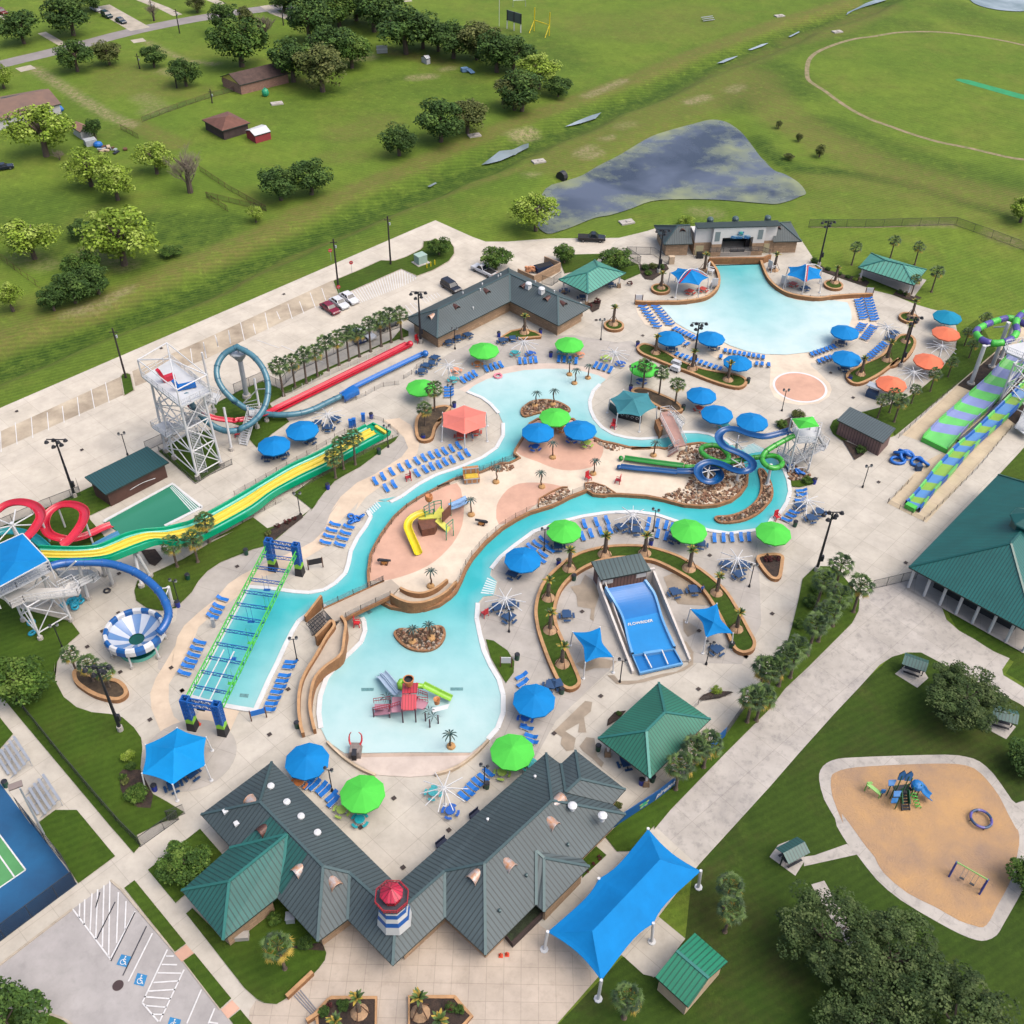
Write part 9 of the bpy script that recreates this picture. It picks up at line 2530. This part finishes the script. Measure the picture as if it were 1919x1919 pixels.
MB().tube([VE((bp.x,bp.y,.1)),bp-VE((0,0,.5))],.12,6).B('mast',MATS['post_maroon'],RH)
MB().lathe([(.5,-.5),(.66,.45),(.7,.5),(.55,.5),(.5,.1),(.01,.1)],bp,12,mfun=lambda i,k:1 if i>2 else 0).B('bucket',[MATS['barrel_orange'],MK],RH)
bp=S1('@22 993,590',2.0)
MB().lathe([(.35,-.4),(.42,.35),(.45,.4),(.3,.35),(.01,.1)],bp,12).B('bucket',MATS['barrel_orange'],RH)
for dx in(0,42):
 OS('blue_slide',f'@22 {700 + dx * .8},{545 - dx * .1},1.8 {640 + dx},480,1.3 {600 + dx},430,.8 {562 + dx},{402 - dx * .3},.35',.75,.28,mat('play_ice_blue',(196,220,244),.4,.05,1),RH)
tube_slide('green_tube','@22 790,470,2.4 745,440,2.3 722,475,2.2 760,500,2.1 830,480,1.9 900,485,1.6',.36,mat('play_lime',(150,214,60),.35,.06,1),RH)
OS('green_slide','@22 890,480,1.6 960,515,1.2 1040,555,.8 1120,592,.4',.85,.35,MATS['play_lime'],RH)
MB().add([tuple(v)for v in S('@22 960,640,1.8 1085,610,1.9 1070,645,1.8 960,672,1.6')],[(0,1,2,3)]).B('white_sail',MW,RH)
for s in('@22 635,560,2.2','@22 940,660,1.6','@22 965,700,1.4'):
 v=S(s)[0]
 b=MB()
 for k in range(7):
  a=k*.9
  b.add([v,v+VE((cos(a)*.5,sin(a)*.5,.25)),v+VE((cos(a)*1.1,sin(a)*1.1,-.15)),v+VE((cos(a+.25)*.5,sin(a+.25)*.5,.2))],[(0,1,2,3)])
 b.B('metal_leaves',MATS['metal_leaf'],RH)
t=thing('toddler_slide','small grey stepped slide with red claw arches in the lower pool','play structure',S1('@22 408,960',.1),R(90))
MB().box((0,0,.5),(1.8,1.5,1.0),0,0,.8).B('rock_body',mat('rock_grey',(150,138,132),.9,.25,2),t)
MB().box((-.7,0,.55),(1.0,.55,1.0)).B('steps',MK,t)
for y in(-.5,.5):
 MB().tube(CS([VE(v)for v in((.4,y,.8),(.8,y*1.5,1.3),(1.2,y*1.4,1.9),(1.1,y*.9,2.5))],3),.14,6,r1=.05).B('claw',M_REDC,t)
t=thing('flamingo_float','round pink flamingo float at the upper pool edge','float',S1('@12 543,315',.12))
MB().lathe([(.5,.1),(.75,.0),(.85,.15),(.75,.3),(.5,.25),(.5,.1)],(0,0,0),14).B('ring',mat('float_pink',(250,150,170),.5,.05,1),t)
MB().tube([(.3,0,.2),(.35,0,.7),(.15,0,.85)],.09,6).B('neck',MATS['float_pink'],t)
#playground
PG=thing('playground','blue and green playground with slides and roofs on mulch','play structure')
M_PGB=mat('playground_blue',(14,128,206),.4,.06,1)
M_PGG=mat('playground_green',(26,108,62),.5,.06,1)
MB().prism(S('@24 975,1125,1.4 1080,1110,1.4 1120,1150,1.4 1080,1180,1.4 990,1170,1.4'),1.3,1.4).B('deck',MK,PG)
for s in('@24 945,1080,3.0 1005,1078,3.0 985,1120,2.6 945,1122,2.6','@24 985,1160,2.2 1040,1158,2.2 1025,1200,1.8 980,1200,1.8','@24 970,1210,1.5 1018,1208,1.5 1005,1245,1.1 962,1245,1.1'):
 v=S(s);RM(v,[(0,1,2,3)],.12).B('panel',[M_PGB,M_PGB],PG)
for s in('@24 1045,1050','@24 1095,1055'):
 v=S1(s,4.4)
 b=MB().add([v+VE((-.35,0,-.9)),v+VE((.35,0,-.9)),v+VE((.4,0,.3)),v+VE((0,0,.95)),v+VE((-.4,0,.3))],[(0,1,2,3,4)])
 b.add([v+VE((-.35,.1,-.9)),v+VE((.35,.1,-.9)),v+VE((.4,.1,.3)),v+VE((0,.1,.95)),v+VE((-.4,.1,.3))],[(4,3,2,1,0),(0,1,2,3,4)])
 b.B('sail_panel',M_PGB,PG)
 MB().tube([VE((v.x,v.y,0)),v],.07,6).B('post',M_PGG,PG)
for s in('@24 930,1190','@24 955,1215','@24 1005,1230','@24 1050,1200','@24 1085,1230','@24 1120,1200','@24 990,1290','@24 1140,1210','@24 1075,1160'):
 p=S1(s,.07);MB().tube([p,p+VE((0,0,2.6))],.07,6).B('post',M_PGG,PG)
stair(S1('@24 1055,1170',1.4),S1('@24 1070,1300',.15),.9,PG,MK,rails=False)
for x in(1035,1088):
 MB().bar(S1(f'@24 {x},1150',2.1),S1(f'@24 {x + 8},1250',.9),.1,.5).B('stair_side',M_PGG,PG)
OS('slide','@24 1140,1125,1.8 1175,1130,1.7 1190,1160,1.4 1215,1190,.9 1255,1222,.3',.9,.35,M_PGB,PG)
MB().ball(S1('@24 1150,1120',2.1),.75,10,6,0,(1,1,.8)).B('slide_hood',M_PGB,PG)
b=MB()
for k in range(5):
 a=S1('@24 1125,1185',1.6).lerp(S1('@24 1160,1280',.2),k/4)
 b.tube([a+VE((cos(t_*PI/5)*.3,0,sin(t_*PI/5)*.3))for t_ in range(11)],.05,5)
b.B('ring_climber',M_LIME,PG)
t=thing('climber','small lime climber left of the playground','play structure',S1('@24 830,1190',.07))
b=MB().bar((-.8,.6,0),(-.8,.6,1.6),.12).bar((-.8,.6,1.4),(.6,-.4,.9),.5,.08).bar((.6,-.4,0),(.6,-.4,1),.1).bar((-.2,.9,0),(-.2,.9,1.3),.1).bar((-.8,.6,1.5),(-.1,.9,1.2),.3,.06)
b.B('frame',mat('pale_lime',(150,210,110),.5,.06,1),t)
t=thing('activity_board','small blue panel on a post by the lime climber','play panel',S1('@24 888,1205',.07))
MB().tube([(0,0,0),(0,0,1.2)],.06,6).B('post',MK,t)
MB().box((0,0,1.2),(.5,.15,.6)).B('panel',M_PGB,t)
t=thing('play_ring','blue and purple ring seat on the mulch','play ring',S1('@24 1602,1375',.07))
for k in range(8):
 q=[VE((cos(a)*1.15,sin(a)*1.15,.45))for a in[k*PI/4+j*PI/20 for j in range(6)]]
 MB().tube(q,.16,8).B('segment',(M_NAVYF,M_PURP)[k%2],t)
for k in range(4):
 MB().tube([(cos(k*PI/2)*1.15,sin(k*PI/2)*1.15,0),(cos(k*PI/2)*1.15,sin(k*PI/2)*1.15,.4)],.06,6).B('leg',MK,t)
SW=thing('swing_set','swing set with blue posts and pale green beam on the mulch','swing set')
b0,h0=mast_h('@30 1488,372','@30 1537,280');b1,h1=mast_h('@30 1665,474','@30 1712,382')
for b_0 in(b0,b1):
 for s_ in(-.35,.35):
  dd=(b1-b0).normalized();nn=VE((-dd.y,dd.x,0))*s_
  MB().tube([b_0+nn,b_0+nn*.1+VE((0,0,2.6))],.11,8).B('post',mat('swing_blue',(36,70,170),.5,.06,1),SW)
MB().tube([b0+VE((0,0,2.6)),b1+VE((0,0,2.6))],.08,8).B('beam',MATS['pale_lime'],SW)
for f in(.35,.68):
 p=b0 .lerp(b1,f)
 o=MB().box((p.x,p.y,.5),(.5,.25,.06),yaw(b0,b1)).B('swing_seat',MK,SW)
 b=MB()
 for s_ in(-.22,.22):
  q=p+(b1-b0).normalized()*s_;b.bar(q+VE((0,0,.5)),q+VE((0,0,2.6)),.03)
 b.B('chains',M_STEEL,o)
for i,(s,l,ry)in enumerate((('@30 568,255','green roofed picnic shelter below the playground path',.5),('@24 1125,265','green roofed picnic shelter half under the feathery tree',-.45),('@24 1765,640','green roofed picnic shelter at the right',-.35))):
 p=S1(s,1.2)
 t=thing('picnic_shelter',l,'picnic shelter',(p.x,p.y,.06),ry,'small picnic shelters')
 b=MB()
 vs=[VE(v)for v in((-1.5,-1.1,2.0),(1.5,-1.1,2.0),(1.5,1.1,2.0),(-1.5,1.1,2.0),(-1.5,0,2.6),(1.5,0,2.6))]
 RM(vs,[(0,1,5,4),(4,5,2,3)],.08).B('roof',[mat('roof_shelter',(52,104,100),.45,.06,.6,kind='seam',p=.4),M_FASC],t,uv=True)
 for x in(-1.3,1.3):
  MB().box((x,0,1.2),(.12,.12,2.5)).B('post',M_FASC,t)
 MB().box((0,0,.74),(2.0,.8,.07)).B('tabletop',MK,t)
 for y in(-.75,.75):
  MB().box((0,y,.45),(2.0,.28,.06)).B('bench',MK,t)
#bleachers
for s,l in(('@20 105,1010','upper silver bleacher beside the tennis court'),('@20 335,1315','lower silver bleacher beside the tennis court')):
 p=S1(s,.6)
 t=thing('bleacher',l,'bleacher',(p.x,p.y,.05),yaw(S1('@20 100,860'),S1('@20 230,1060')),'silver bleachers')
 for k in range(5):
  MB().box((0,(k-2)*.62,.3+(k)*.3),(4.6-(1.6 if k==0 else 0),.3,.06)).B('bench',mat('aluminium',(200,206,214),.35,.06,1,metal=.4),t)
 b=MB()
 for x in(-2,0,2):
  b.bar((x,-1.3,.1),(x,1.4,1.45),.06);b.bar((x,1.3,0),(x,1.3,1.5),.06)
 b.B('frame',M_STEEL,t)
t=thing('light_pole','tall pale light pole beside the tennis court','light pole')
b_,h_=mast_h('@25 318,175','@20 150,1240')
MB().tube([b_,b_+VE((0,0,h_))],.14,8,r1=.1).B('pole',M_STEEL,t)
MB().box(b_+VE((-.6,.3,h_)),(1.4,.8,.18),.5).B('lamp_head',mat('tan_lamp',(150,136,130),.6,.06,1),t)
#signs
for s,w_,h_,ry,c_,l in(('@16 1305,600',1.9,1.0,.3,MK,'dark notice board on the deck by the rope course'),('@21 795,900',1.7,.9,.35,M_LBL,'blue notice board at the activity pool corner'),('@8 270,905',1.3,1.1,0,MW,'framed sign left of the wave pool'),('@9 520,840',1.3,1.1,-.1,MW,'framed sign right of the wave pool'),('@22 1490,345',1.3,1.1,0,MW,'white framed sign on the half moon lawn')):
 t=thing('notice_board',l,'sign',S1(s,.1),ry)
 MB().box((0,0,1.35),(w_,.08,h_)).B('panel',c_,t)
 for x in(-w_/2-.08,w_/2+.08):
  MB().box((x,0,.98),(.14,.14,1.95)).B('post',M_WOOD,t)
for s,l in(('@6 1155,520','stop sign at the meadow side of the lot'),('@6 1342,630','stop sign on the lot island edge'),('@6 1230,850','stop sign beside the parked white cars')):
 t=thing('stop_sign',l,'stop sign',S1(s,.05),R(200),'stop signs')
 MB().tube([(0,0,0),(0,0,2.1)],.04,6).B('post',M_STEEL,t)
 MB().tube([(0,-.02,2.3),(0,.02,2.3)],.42,8).B('plate',M_REDC,t)
 text_obj('lettering','STOP',(0,.035,2.3),(R(90),0,R(180)),.26,MW,t,.005)
 text_obj('lettering','STOP',(0,-.035,2.3),(R(90),0,0),.26,MW,t,.005)
#field furniture
t=thing('scoreboard','dark scoreboard on three white posts in the far field','scoreboard')
q=S('@2 1805,205 1855,220 1903,235')
for p in q:
 MB().box((p.x,p.y,2.4),(.35,.35,4.8)).B('post',MW,t)
MB().wall([q[0],q[2]],3.0,.3,2.6).B('board',mat('board_grey',(96,108,108),.6,.1,1),t)
b=MB()
for p in q:
 b.box((p.x,p.y-.2,4.1),(.4,.2,3.1))
b.B('trim',MK,t)
t=thing('goal_post','yellow field goal post beside the scoreboard','goal post')
q=S('@3 157,222 265,258')
MB().tube([q[0],q[0]+VE((0,0,7))],.14,8).B('upright',M_YEL,t)
MB().tube([q[1],q[1]+VE((0,0,7))],.14,8).B('upright',M_YEL,t)
MB().tube([q[0]+VE((0,0,3.2)),q[1]+VE((0,0,3.2))],.16,8).B('crossbar',M_YEL,t)
for k,s in enumerate(('@3 122,238','@3 235,272')):
 MB().tube([S1(s),q[k]+VE((0,0,3.2))],.14,8).B('brace',M_YEL,t)
t=thing('flag_pole','thin white pole at the far field','pole');p=S1('@2 1748,190')
MB().tube([p,p+VE((0,0,10))],.08,6).B('pole',MW,t)
t=thing('soccer_goal','far white goal frame at the top edge','goal frame')
q=S('@3 5,50 95,45');MB().tube([q[0],q[0]+VE((0,0,2)),q[1]+VE((0,0,2)),q[1]],.1,6).B('frame',M_STEEL,t)
t=thing('field_bench','small pale bleacher in the far green field','bleacher',S1('@3 1405,150'),.45)
for k in range(3):
 MB().box((0,(k-1)*.7,.4+k*.35),(4.5,.4,.12)).B('bench',MATS['aluminium'],t)
for s,l in(('@4 160,118','concrete culvert head on the far ditch bank'),('@4 575,232','white concrete culvert by the oval field'),('@3 190,1165','grey concrete inlet slab near the pond'),('@2 1570,978','grey slab beside the round dark tree'),('@8 165,180','round concrete manhole in the grass'),('@2 150,748','pale bare burn spot slab in the meadow')):
 p=S1(s)
 tag(MB().box((p.x,p.y,.15),(3.2,2.0,.4),.4).box((p.x+.3,p.y,.42),(1.0,.8,.2),.4).B('concrete_slab',M_CONC),l,'concrete slab')
t=thing('culvert_pipe','dark corrugated culvert pipe end at the pond edge','pipe')
MB().tube([S1('@3 345,1275',.3),S1('@3 370,1262',.3)],1.3,10).B('pipe',MK,t)
#transformer and bollards
p=S1('@7 137,540',.06)
t=thing('transformer_box','pale green transformer box on the lot island','transformer',p,R(40))
MB().box((0,0,.08),(3.0,2.6,.16)).B('pad',M_CONC,t)
MB().box((0,0,1.0),(2.1,1.8,1.7)).box((0,0,1.9),(2.2,1.9,.1)).B('cabinet',mat('pale_green_box',(176,204,192),.5,.06,1),t)
for s,l in(('@7 192,590','left yellow bollard by the transformer'),('@7 227,575','middle yellow bollard by the transformer'),('@7 263,560','right yellow bollard by the transformer')):
 p=S1(s);tag(MB().tube([p,p+VE((0,0,1.1))],.11,8).ball(p+VE((0,0,1.1)),.11,8,4).B('bollard',M_YEL),l,'bollard','yellow bollards')
for s,l in(('@29 455,1045','left orange cone by the plaza hedge'),('@29 500,1038','right orange cone by the plaza hedge'),('@20 1558,742','orange cone beside the gantry foot')):
 p=S1(s,.05)
 tag(MB().box(p+VE((0,0,.03)),(.45,.45,.05)).lathe([(.17,.05),(.04,.65),(.01,.66)],p,10).B('traffic_cone',mat('cone_orange',(240,84,50),.6,.05,1)),l,'traffic cone','orange traffic cones')
#rafts and tubes
M_RAFT=mat('raft_blue',(24,120,220),.4,.06,1)
def ring(m,r,w_,name,label,loc,rot=(0,0,0),group=None,sq=1.0):
 b=MB().tube([VE((cos(k*PI/8)*r*sq,sin(k*PI/8)*r,0))for k in range(16)],w_,7,closed=True)
 o=b.B(name,m,smooth=True);o.location=loc;o.rotation_euler=rot
 return tag(o,label,'raft' if name=='raft' else 'tube',group)
for i,(s,z_,rx)in enumerate((('@14 785,972',.35,.1),('@14 830,935',.5,.9),('@14 850,905',.9,.7),('@14 870,930',.5,-.8),('@14 955,980',.35,.15),('@14 1015,985',.45,-.7),('@14 820,900',.9,-.6))):
 ring(M_RAFT,.75,.26,'raft',('nearest flat','leaning left','top leaning','right leaning','flat by the rail','tilted by the rail','back leaning')[i]+' blue raft in the heap by the banded slide',S1(s,z_),(rx,rx*.4,i),'blue rafts by the right slides',1.5)
M_TUBE=mat('tube_cyan',(40,180,214),.4,.06,1)
tl=('@15 632,862','@15 600,890','@15 660,900','@15 605,925','@15 612,945','@15 580,900','@15 520,930','@15 255,1075','@15 262,1160')
for i,s in enumerate(tl):
 ring(M_TUBE,.42,.17,'inner_tube','cyan inner tube, '+('top of the pile','left of the pile','right of the pile','upper front of the pile','bottom front of the pile','left edge of the pile','apart beside the tower leg','lying by the tower leg','alone at the lawn edge')[i]+' under the left tower',S1(s,.25+(.3 if i in(3,4)else 0)),(RU(-.3,.3),RU(-.3,.3),0),'cyan inner tubes')
for i,s in enumerate(('@16 1620,130','@16 1620,180','@16 1675,150','@16 1715,130','@16 1650,165')):
 ring(M_RAFT,.42,.17,'inner_tube','blue inner tube, '+ORD[i]+' from the left in the heap by the river steps',S1(s,.35+.2*(i%2)),(RU(-.6,.6),RU(-.6,.6),0),'blue inner tubes by the river steps')
for i,s in enumerate(('@13 1560,985','@13 1625,1020','@13 1655,1030')):
 ring(MATS['raft_blue'],.5,.2,'inner_tube','blue inner tube, '+ORD[i]+' from the left under the green topped tower',S1(s,.5),(.5,.3,i),'blue inner tubes under the tower')
ring(MK,.4,.14,'inner_tube','dark inner tube lying on the deck near the bowl',S1('@15 875,815',.15))
#kiosk, boxes and odd items
t=thing('kiosk','small blue kiosk with white awning by the orange umbrella','kiosk',S1('@14 545,400',.05),R(-35))
MB().box((0,0,.6),(1.9,1.1,1.2)).B('counter',M_NAVYF,t)
MB().box((0,.2,2.2),(2.4,1.5,.12)).B('awning',M_STEEL,t)
for x in(-.85,.85):
 MB().box((x,.4,1.6),(.08,.08,1.3)).B('post',M_WOOD,t)
for s,d_,l,m in(('@8 820,495',(1.4,.8,1.2),'black covered box left of the stage steps',MK),('@8 1150,470',(3.0,.6,1.1),'long black cabinet before the stage',MK),('@8 1240,400',(.9,.8,1.9),'tall black speaker on the stage',MK),('@8 565,545',(1.1,.9,1.6),'cream cabinet beside the tall mast',M_CREAMW),('@14 965,1060',(.9,.7,1.0),'navy bin box by the rafts',M_NAVYF),('@27 335,540',(.9,.9,.9),'grey air conditioner behind the teal wing',M_STEEL),('@25 1745,920',(1.4,.7,.8),'small meter box by the teal wing wall',M_CONC),('@11 1075,760',(.6,.5,1.5),'left blue locker box by the slide rail',M_RAFT),('@11 1045,770',(.6,.5,1.5),'second blue locker box by the slide rail',M_RAFT),('@11 1158,715',(.6,.5,1.5),'right blue locker box by the slide rail',M_RAFT),('@21 390,70',(.4,.4,1.5),'grey post left of the rope course',M_STEEL)):
 p=S1(s,.9 if 'speaker' in l else.05)
 o=MB().box(p+VE((0,0,d_[2]/2)),d_,.1).box(p+VE((0,0,d_[2]+.03)),(d_[0]+.08,d_[1]+.08,.06),.1).B('cabinet',m)
 tag(o,l,'cabinet')
t=thing('hedge_planter','dark brick planter with hedge under the right entry roof','planter')
q=S('@29 475,905 535,980 765,755 705,690')
MB().wall(q,.9,.3,0,closed=True).B('wall',mat('dark_brick_wall',(70,54,52),.85,.2,1),t)
MB().poly(q,.8).B('hedge',mat('hedge_dark',(40,56,28),.9,.4,2,bump=.8),t)
for s,l in(('@27 420,1180','brown wall at the top of the plaza steps'),('@27 560,1480','brown wall at the foot of the plaza steps')):
 a=S1(s);d_=(S1('@27 500,1090')-S1('@27 325,1255')).normalized()if 'top' in l else(S1('@27 600,1430')-S1('@27 540,1470')).normalized()
 tag(MB().wall([a-d_*(1.6 if 'top' in l else.8),a+d_*(1.7 if 'top' in l else.8)],.7,.4,mtop=1).B('step_wall',[M_WALLB,M_WALLT],uv=True),l,'wall')
b=MB()
for k in range(4):
 f=k/3
 b.bar(S1('@27 365,1265').lerp(S1('@27 425,1215'),f)+VE((0,0,.08)),S1('@27 540,1450').lerp(S1('@27 585,1410'),f)+VE((0,0,.08)),.1,.1)
tag(b.B('plaza_steps',mat('step_grey',(140,140,150),.7,.1,1)),'shallow plaza steps with grey nosings at the bottom','steps')
#junk and tarps in the meadow
rnd=random.Random(12)
t=thing('junk_pile','heap of boards and scrap beside the gambrel shed','junk pile',S1('@1 815,1085'))
for k in range(16):
 MB().box((rnd.uniform(-3,3),rnd.uniform(-1.6,1.6),rnd.uniform(.1,.9)),(rnd.uniform(.6,2.2),rnd.uniform(.4,1.2),.3),rnd.uniform(0,3)).B('board',(M_WOOD,M_CREAMW,MK,M_STEEL)[k%4],t)
for s,d_,l in(('@1 400,785',(4.5,2.4,1.7),'bright blue tarp covered heap beside the white house'),('@1 705,1040',(2.4,2.0,1.4),'bright blue tarp covered box beside the grey one')):
 p=S1(s,.5)
 tag(MB().ball((p.x,p.y,d_[2]*.35),1,9,6,0,(d_[0]/2,d_[1]/2,d_[2]*.6)).B('tarp',mat('tarp_blue',(10,120,214),.5,.15,1)),l,'tarp')
tag(MB().ball(S1('@1 1908,665',1),1.0,10,6,0,(1,1,1.15)).lathe([(.2,1),(.2,1.3),(.01,1.3)],S1('@1 1908,665',1),8).B('water_tank',mat('tank_green',(40,176,130),.5,.06,1)),'round green tank behind the brick house','tank')
tag(MB().box(S1('@2 905,355',1.2),(3.2,.3,2.2),.2).box(S1('@2 905,355',2.4),(3.4,.4,.15),.2).B('fence',MATS['grey_box']),'grey metal panel under the hedge trees','panel')
tag(MB().bar(S1('@2 1525,495',.8),S1('@2 1560,525',.4),1.4,.2).box(S1('@2 1500,500',.6),(2,1.6,1.0),.4).B('lean_to',mat('pale_blue_sheet',(120,160,200),.6,.1,1)),'pale blue sheeted lean to at the hedge end','lean to')
#people
def person(loc,yw_,label,shirt,short,arm=.3):
 """one continuous body: skin modifier grown from a jointed skeleton"""
 V=[(0,0,.95),(0,0,1.2),(0,0,1.42),(0,0,1.5),(0,.01,1.62),(0,.01,1.72),(-.19,0,1.4),(-.25,-.03,1.13),(-.24,-.14-arm*.2,.9),(.19,0,1.4),(.25,-.03,1.13),(.24,-.2,.95),(-.1,0,.9),(-.11,-.02,.5),(-.12,.02,.08),(-.12,-.12,.03),(.1,0,.9),(.12,-.03,.5),(.13,.03,.08),(.13,-.11,.03)]
 E_=[(0,1),(1,2),(2,3),(3,4),(4,5),(2,6),(6,7),(7,8),(2,9),(9,10),(10,11),(0,12),(12,13),(13,14),(14,15),(0,16),(16,17),(17,18),(18,19)]
 Rd=[.15,.14,.13,.06,.1,.075,.065,.045,.035,.065,.045,.035,.1,.065,.045,.035,.1,.065,.045,.035]
 me=bpy.data.meshes.new('body')
 me.from_pydata(V,E_,[])
 o=NO('person',me)
 LK(o)
 m=o.modifiers.new('skin','SKIN')
 for i,r in enumerate(Rd):
  me.skin_vertices[0].data[i].radius=(r,r*.8)
 me.skin_vertices[0].data[0].use_root=True
 s_=o.modifiers.new('sub','SUBSURF');s_.levels=1;s_.render_levels=1
 bpy.context.view_layer.update()
 dg=bpy.context.evaluated_depsgraph_get()
 me2=bpy.data.meshes.new_from_object(o.evaluated_get(dg))
 o.modifiers.clear()
 o.data=me2
 me2 .materials.clear()
 me2 .materials.append(mat('skin',(196,146,118),.6,.05,3));me2 .materials.append(shirt);me2 .materials.append(short)
 for p in me2 .polygons:
  c=p.center
  p.material_index=1 if(.98<c.z<1.47 and not(abs(c.x)>.23 and c.z<1.15))else(2 if.55<c.z<=.98 and abs(c.x)<.22 else 0)
 o.location=loc;o.rotation_euler=(0,0,yw_)
 tag(o,label,'person','people')
 h=MB().ball((0,.02,1.72),.115,10,6,0,(1,1.05,.8)).B('hair',mat('hair',(48,36,30),.8,.1,3),o)
 return o
person(S1('@18 1372,752',.05),.4,'person in blue standing beside a navy picnic table',mat('shirt_blue',(30,100,200),.8,.1,2),mat('shorts_dark',(40,44,60),.8,.1,2))
person(S1('@12 314,895',.05),2.4,'person standing under the coral tent by the red tables',mat('shirt_grey',(130,140,170),.8,.1,2),mat('shorts_blue',(70,110,170),.8,.1,2))
#painted skirt panel and drain grates
t=thing('bar_counter','black painted counter with white swirls under the teal tent','counter')
q=S('@13 90,560,0 280,610,0');MB().wall(q,1.4,.3,.05).B('counter',MK,t)
d_=(q[1]-q[0]).normalized();nn=VE((d_.y,-d_.x,0))*.18
b=MB()
for k in range(4):
 c=q[0].lerp(q[1],.15+.22*k)+nn
 pts=[c+d_*(cos(a)*.3*(1-a/9))+VE((0,0,.85+sin(a)*.35*(1-a/9)))for a in[j*.5 for j in range(12)]]
 b.tube(pts,.035,4)
b.B('swirl',MW,t)
MB().wall(S('@13 10,490,0 90,560,0'),1.4,.3,.05).B('counter',mat('counter_green',(24,84,90),.6,.1,1),t)
g=MB()
for s in('@10 1262,140','@10 132,633','@10 642,935','@6 730,826','@15 970,1002','@15 838,1150','@15 715,1278','@15 985,1485','@15 975,680','@20 1175,708','@20 1340,302','@20 1425,480','@21 105,650','@21 1058,637','@21 890,1043','@22 685,1293','@22 445,1503','@26 1595,870','@28 332,680','@23 485,390','@23 1320,330','@23 85,710','@23 1725,52','@18 1735,1272','@18 1352,1060','@18 397,903','@18 1440,443','@19 108,810','@19 1068,443','@14 612,1172','@14 180,190','@14 383,413','@16 598,588','@7 1715,1058','@8 310,1198','@8 575,855'):
 p=S1(s);g.box((p.x,p.y,.155),(.5,.5,.012),R(43))
g.B('drain_grate',mat('grate',(70,58,54),.8,.1,2))
struct(bpy.data.objects['drain_grate'],'small dark drain grates set in the paving')
g=MB()
for s in('@22 448,500 540,500 538,522 450,524','@22 1090,497 1182,497 1182,519 1090,520','@21 395,640 445,637 440,668 390,670','@21 625,675 705,680 695,715 618,705','@16 1745,985 1775,970 1815,1000 1780,1020'):
 g.poly(S(s),.126)
struct(g.B('pool_grate',mat('pool_grate',(108,160,162),.5,.2,4)),'rectangular grates on the pool floor')
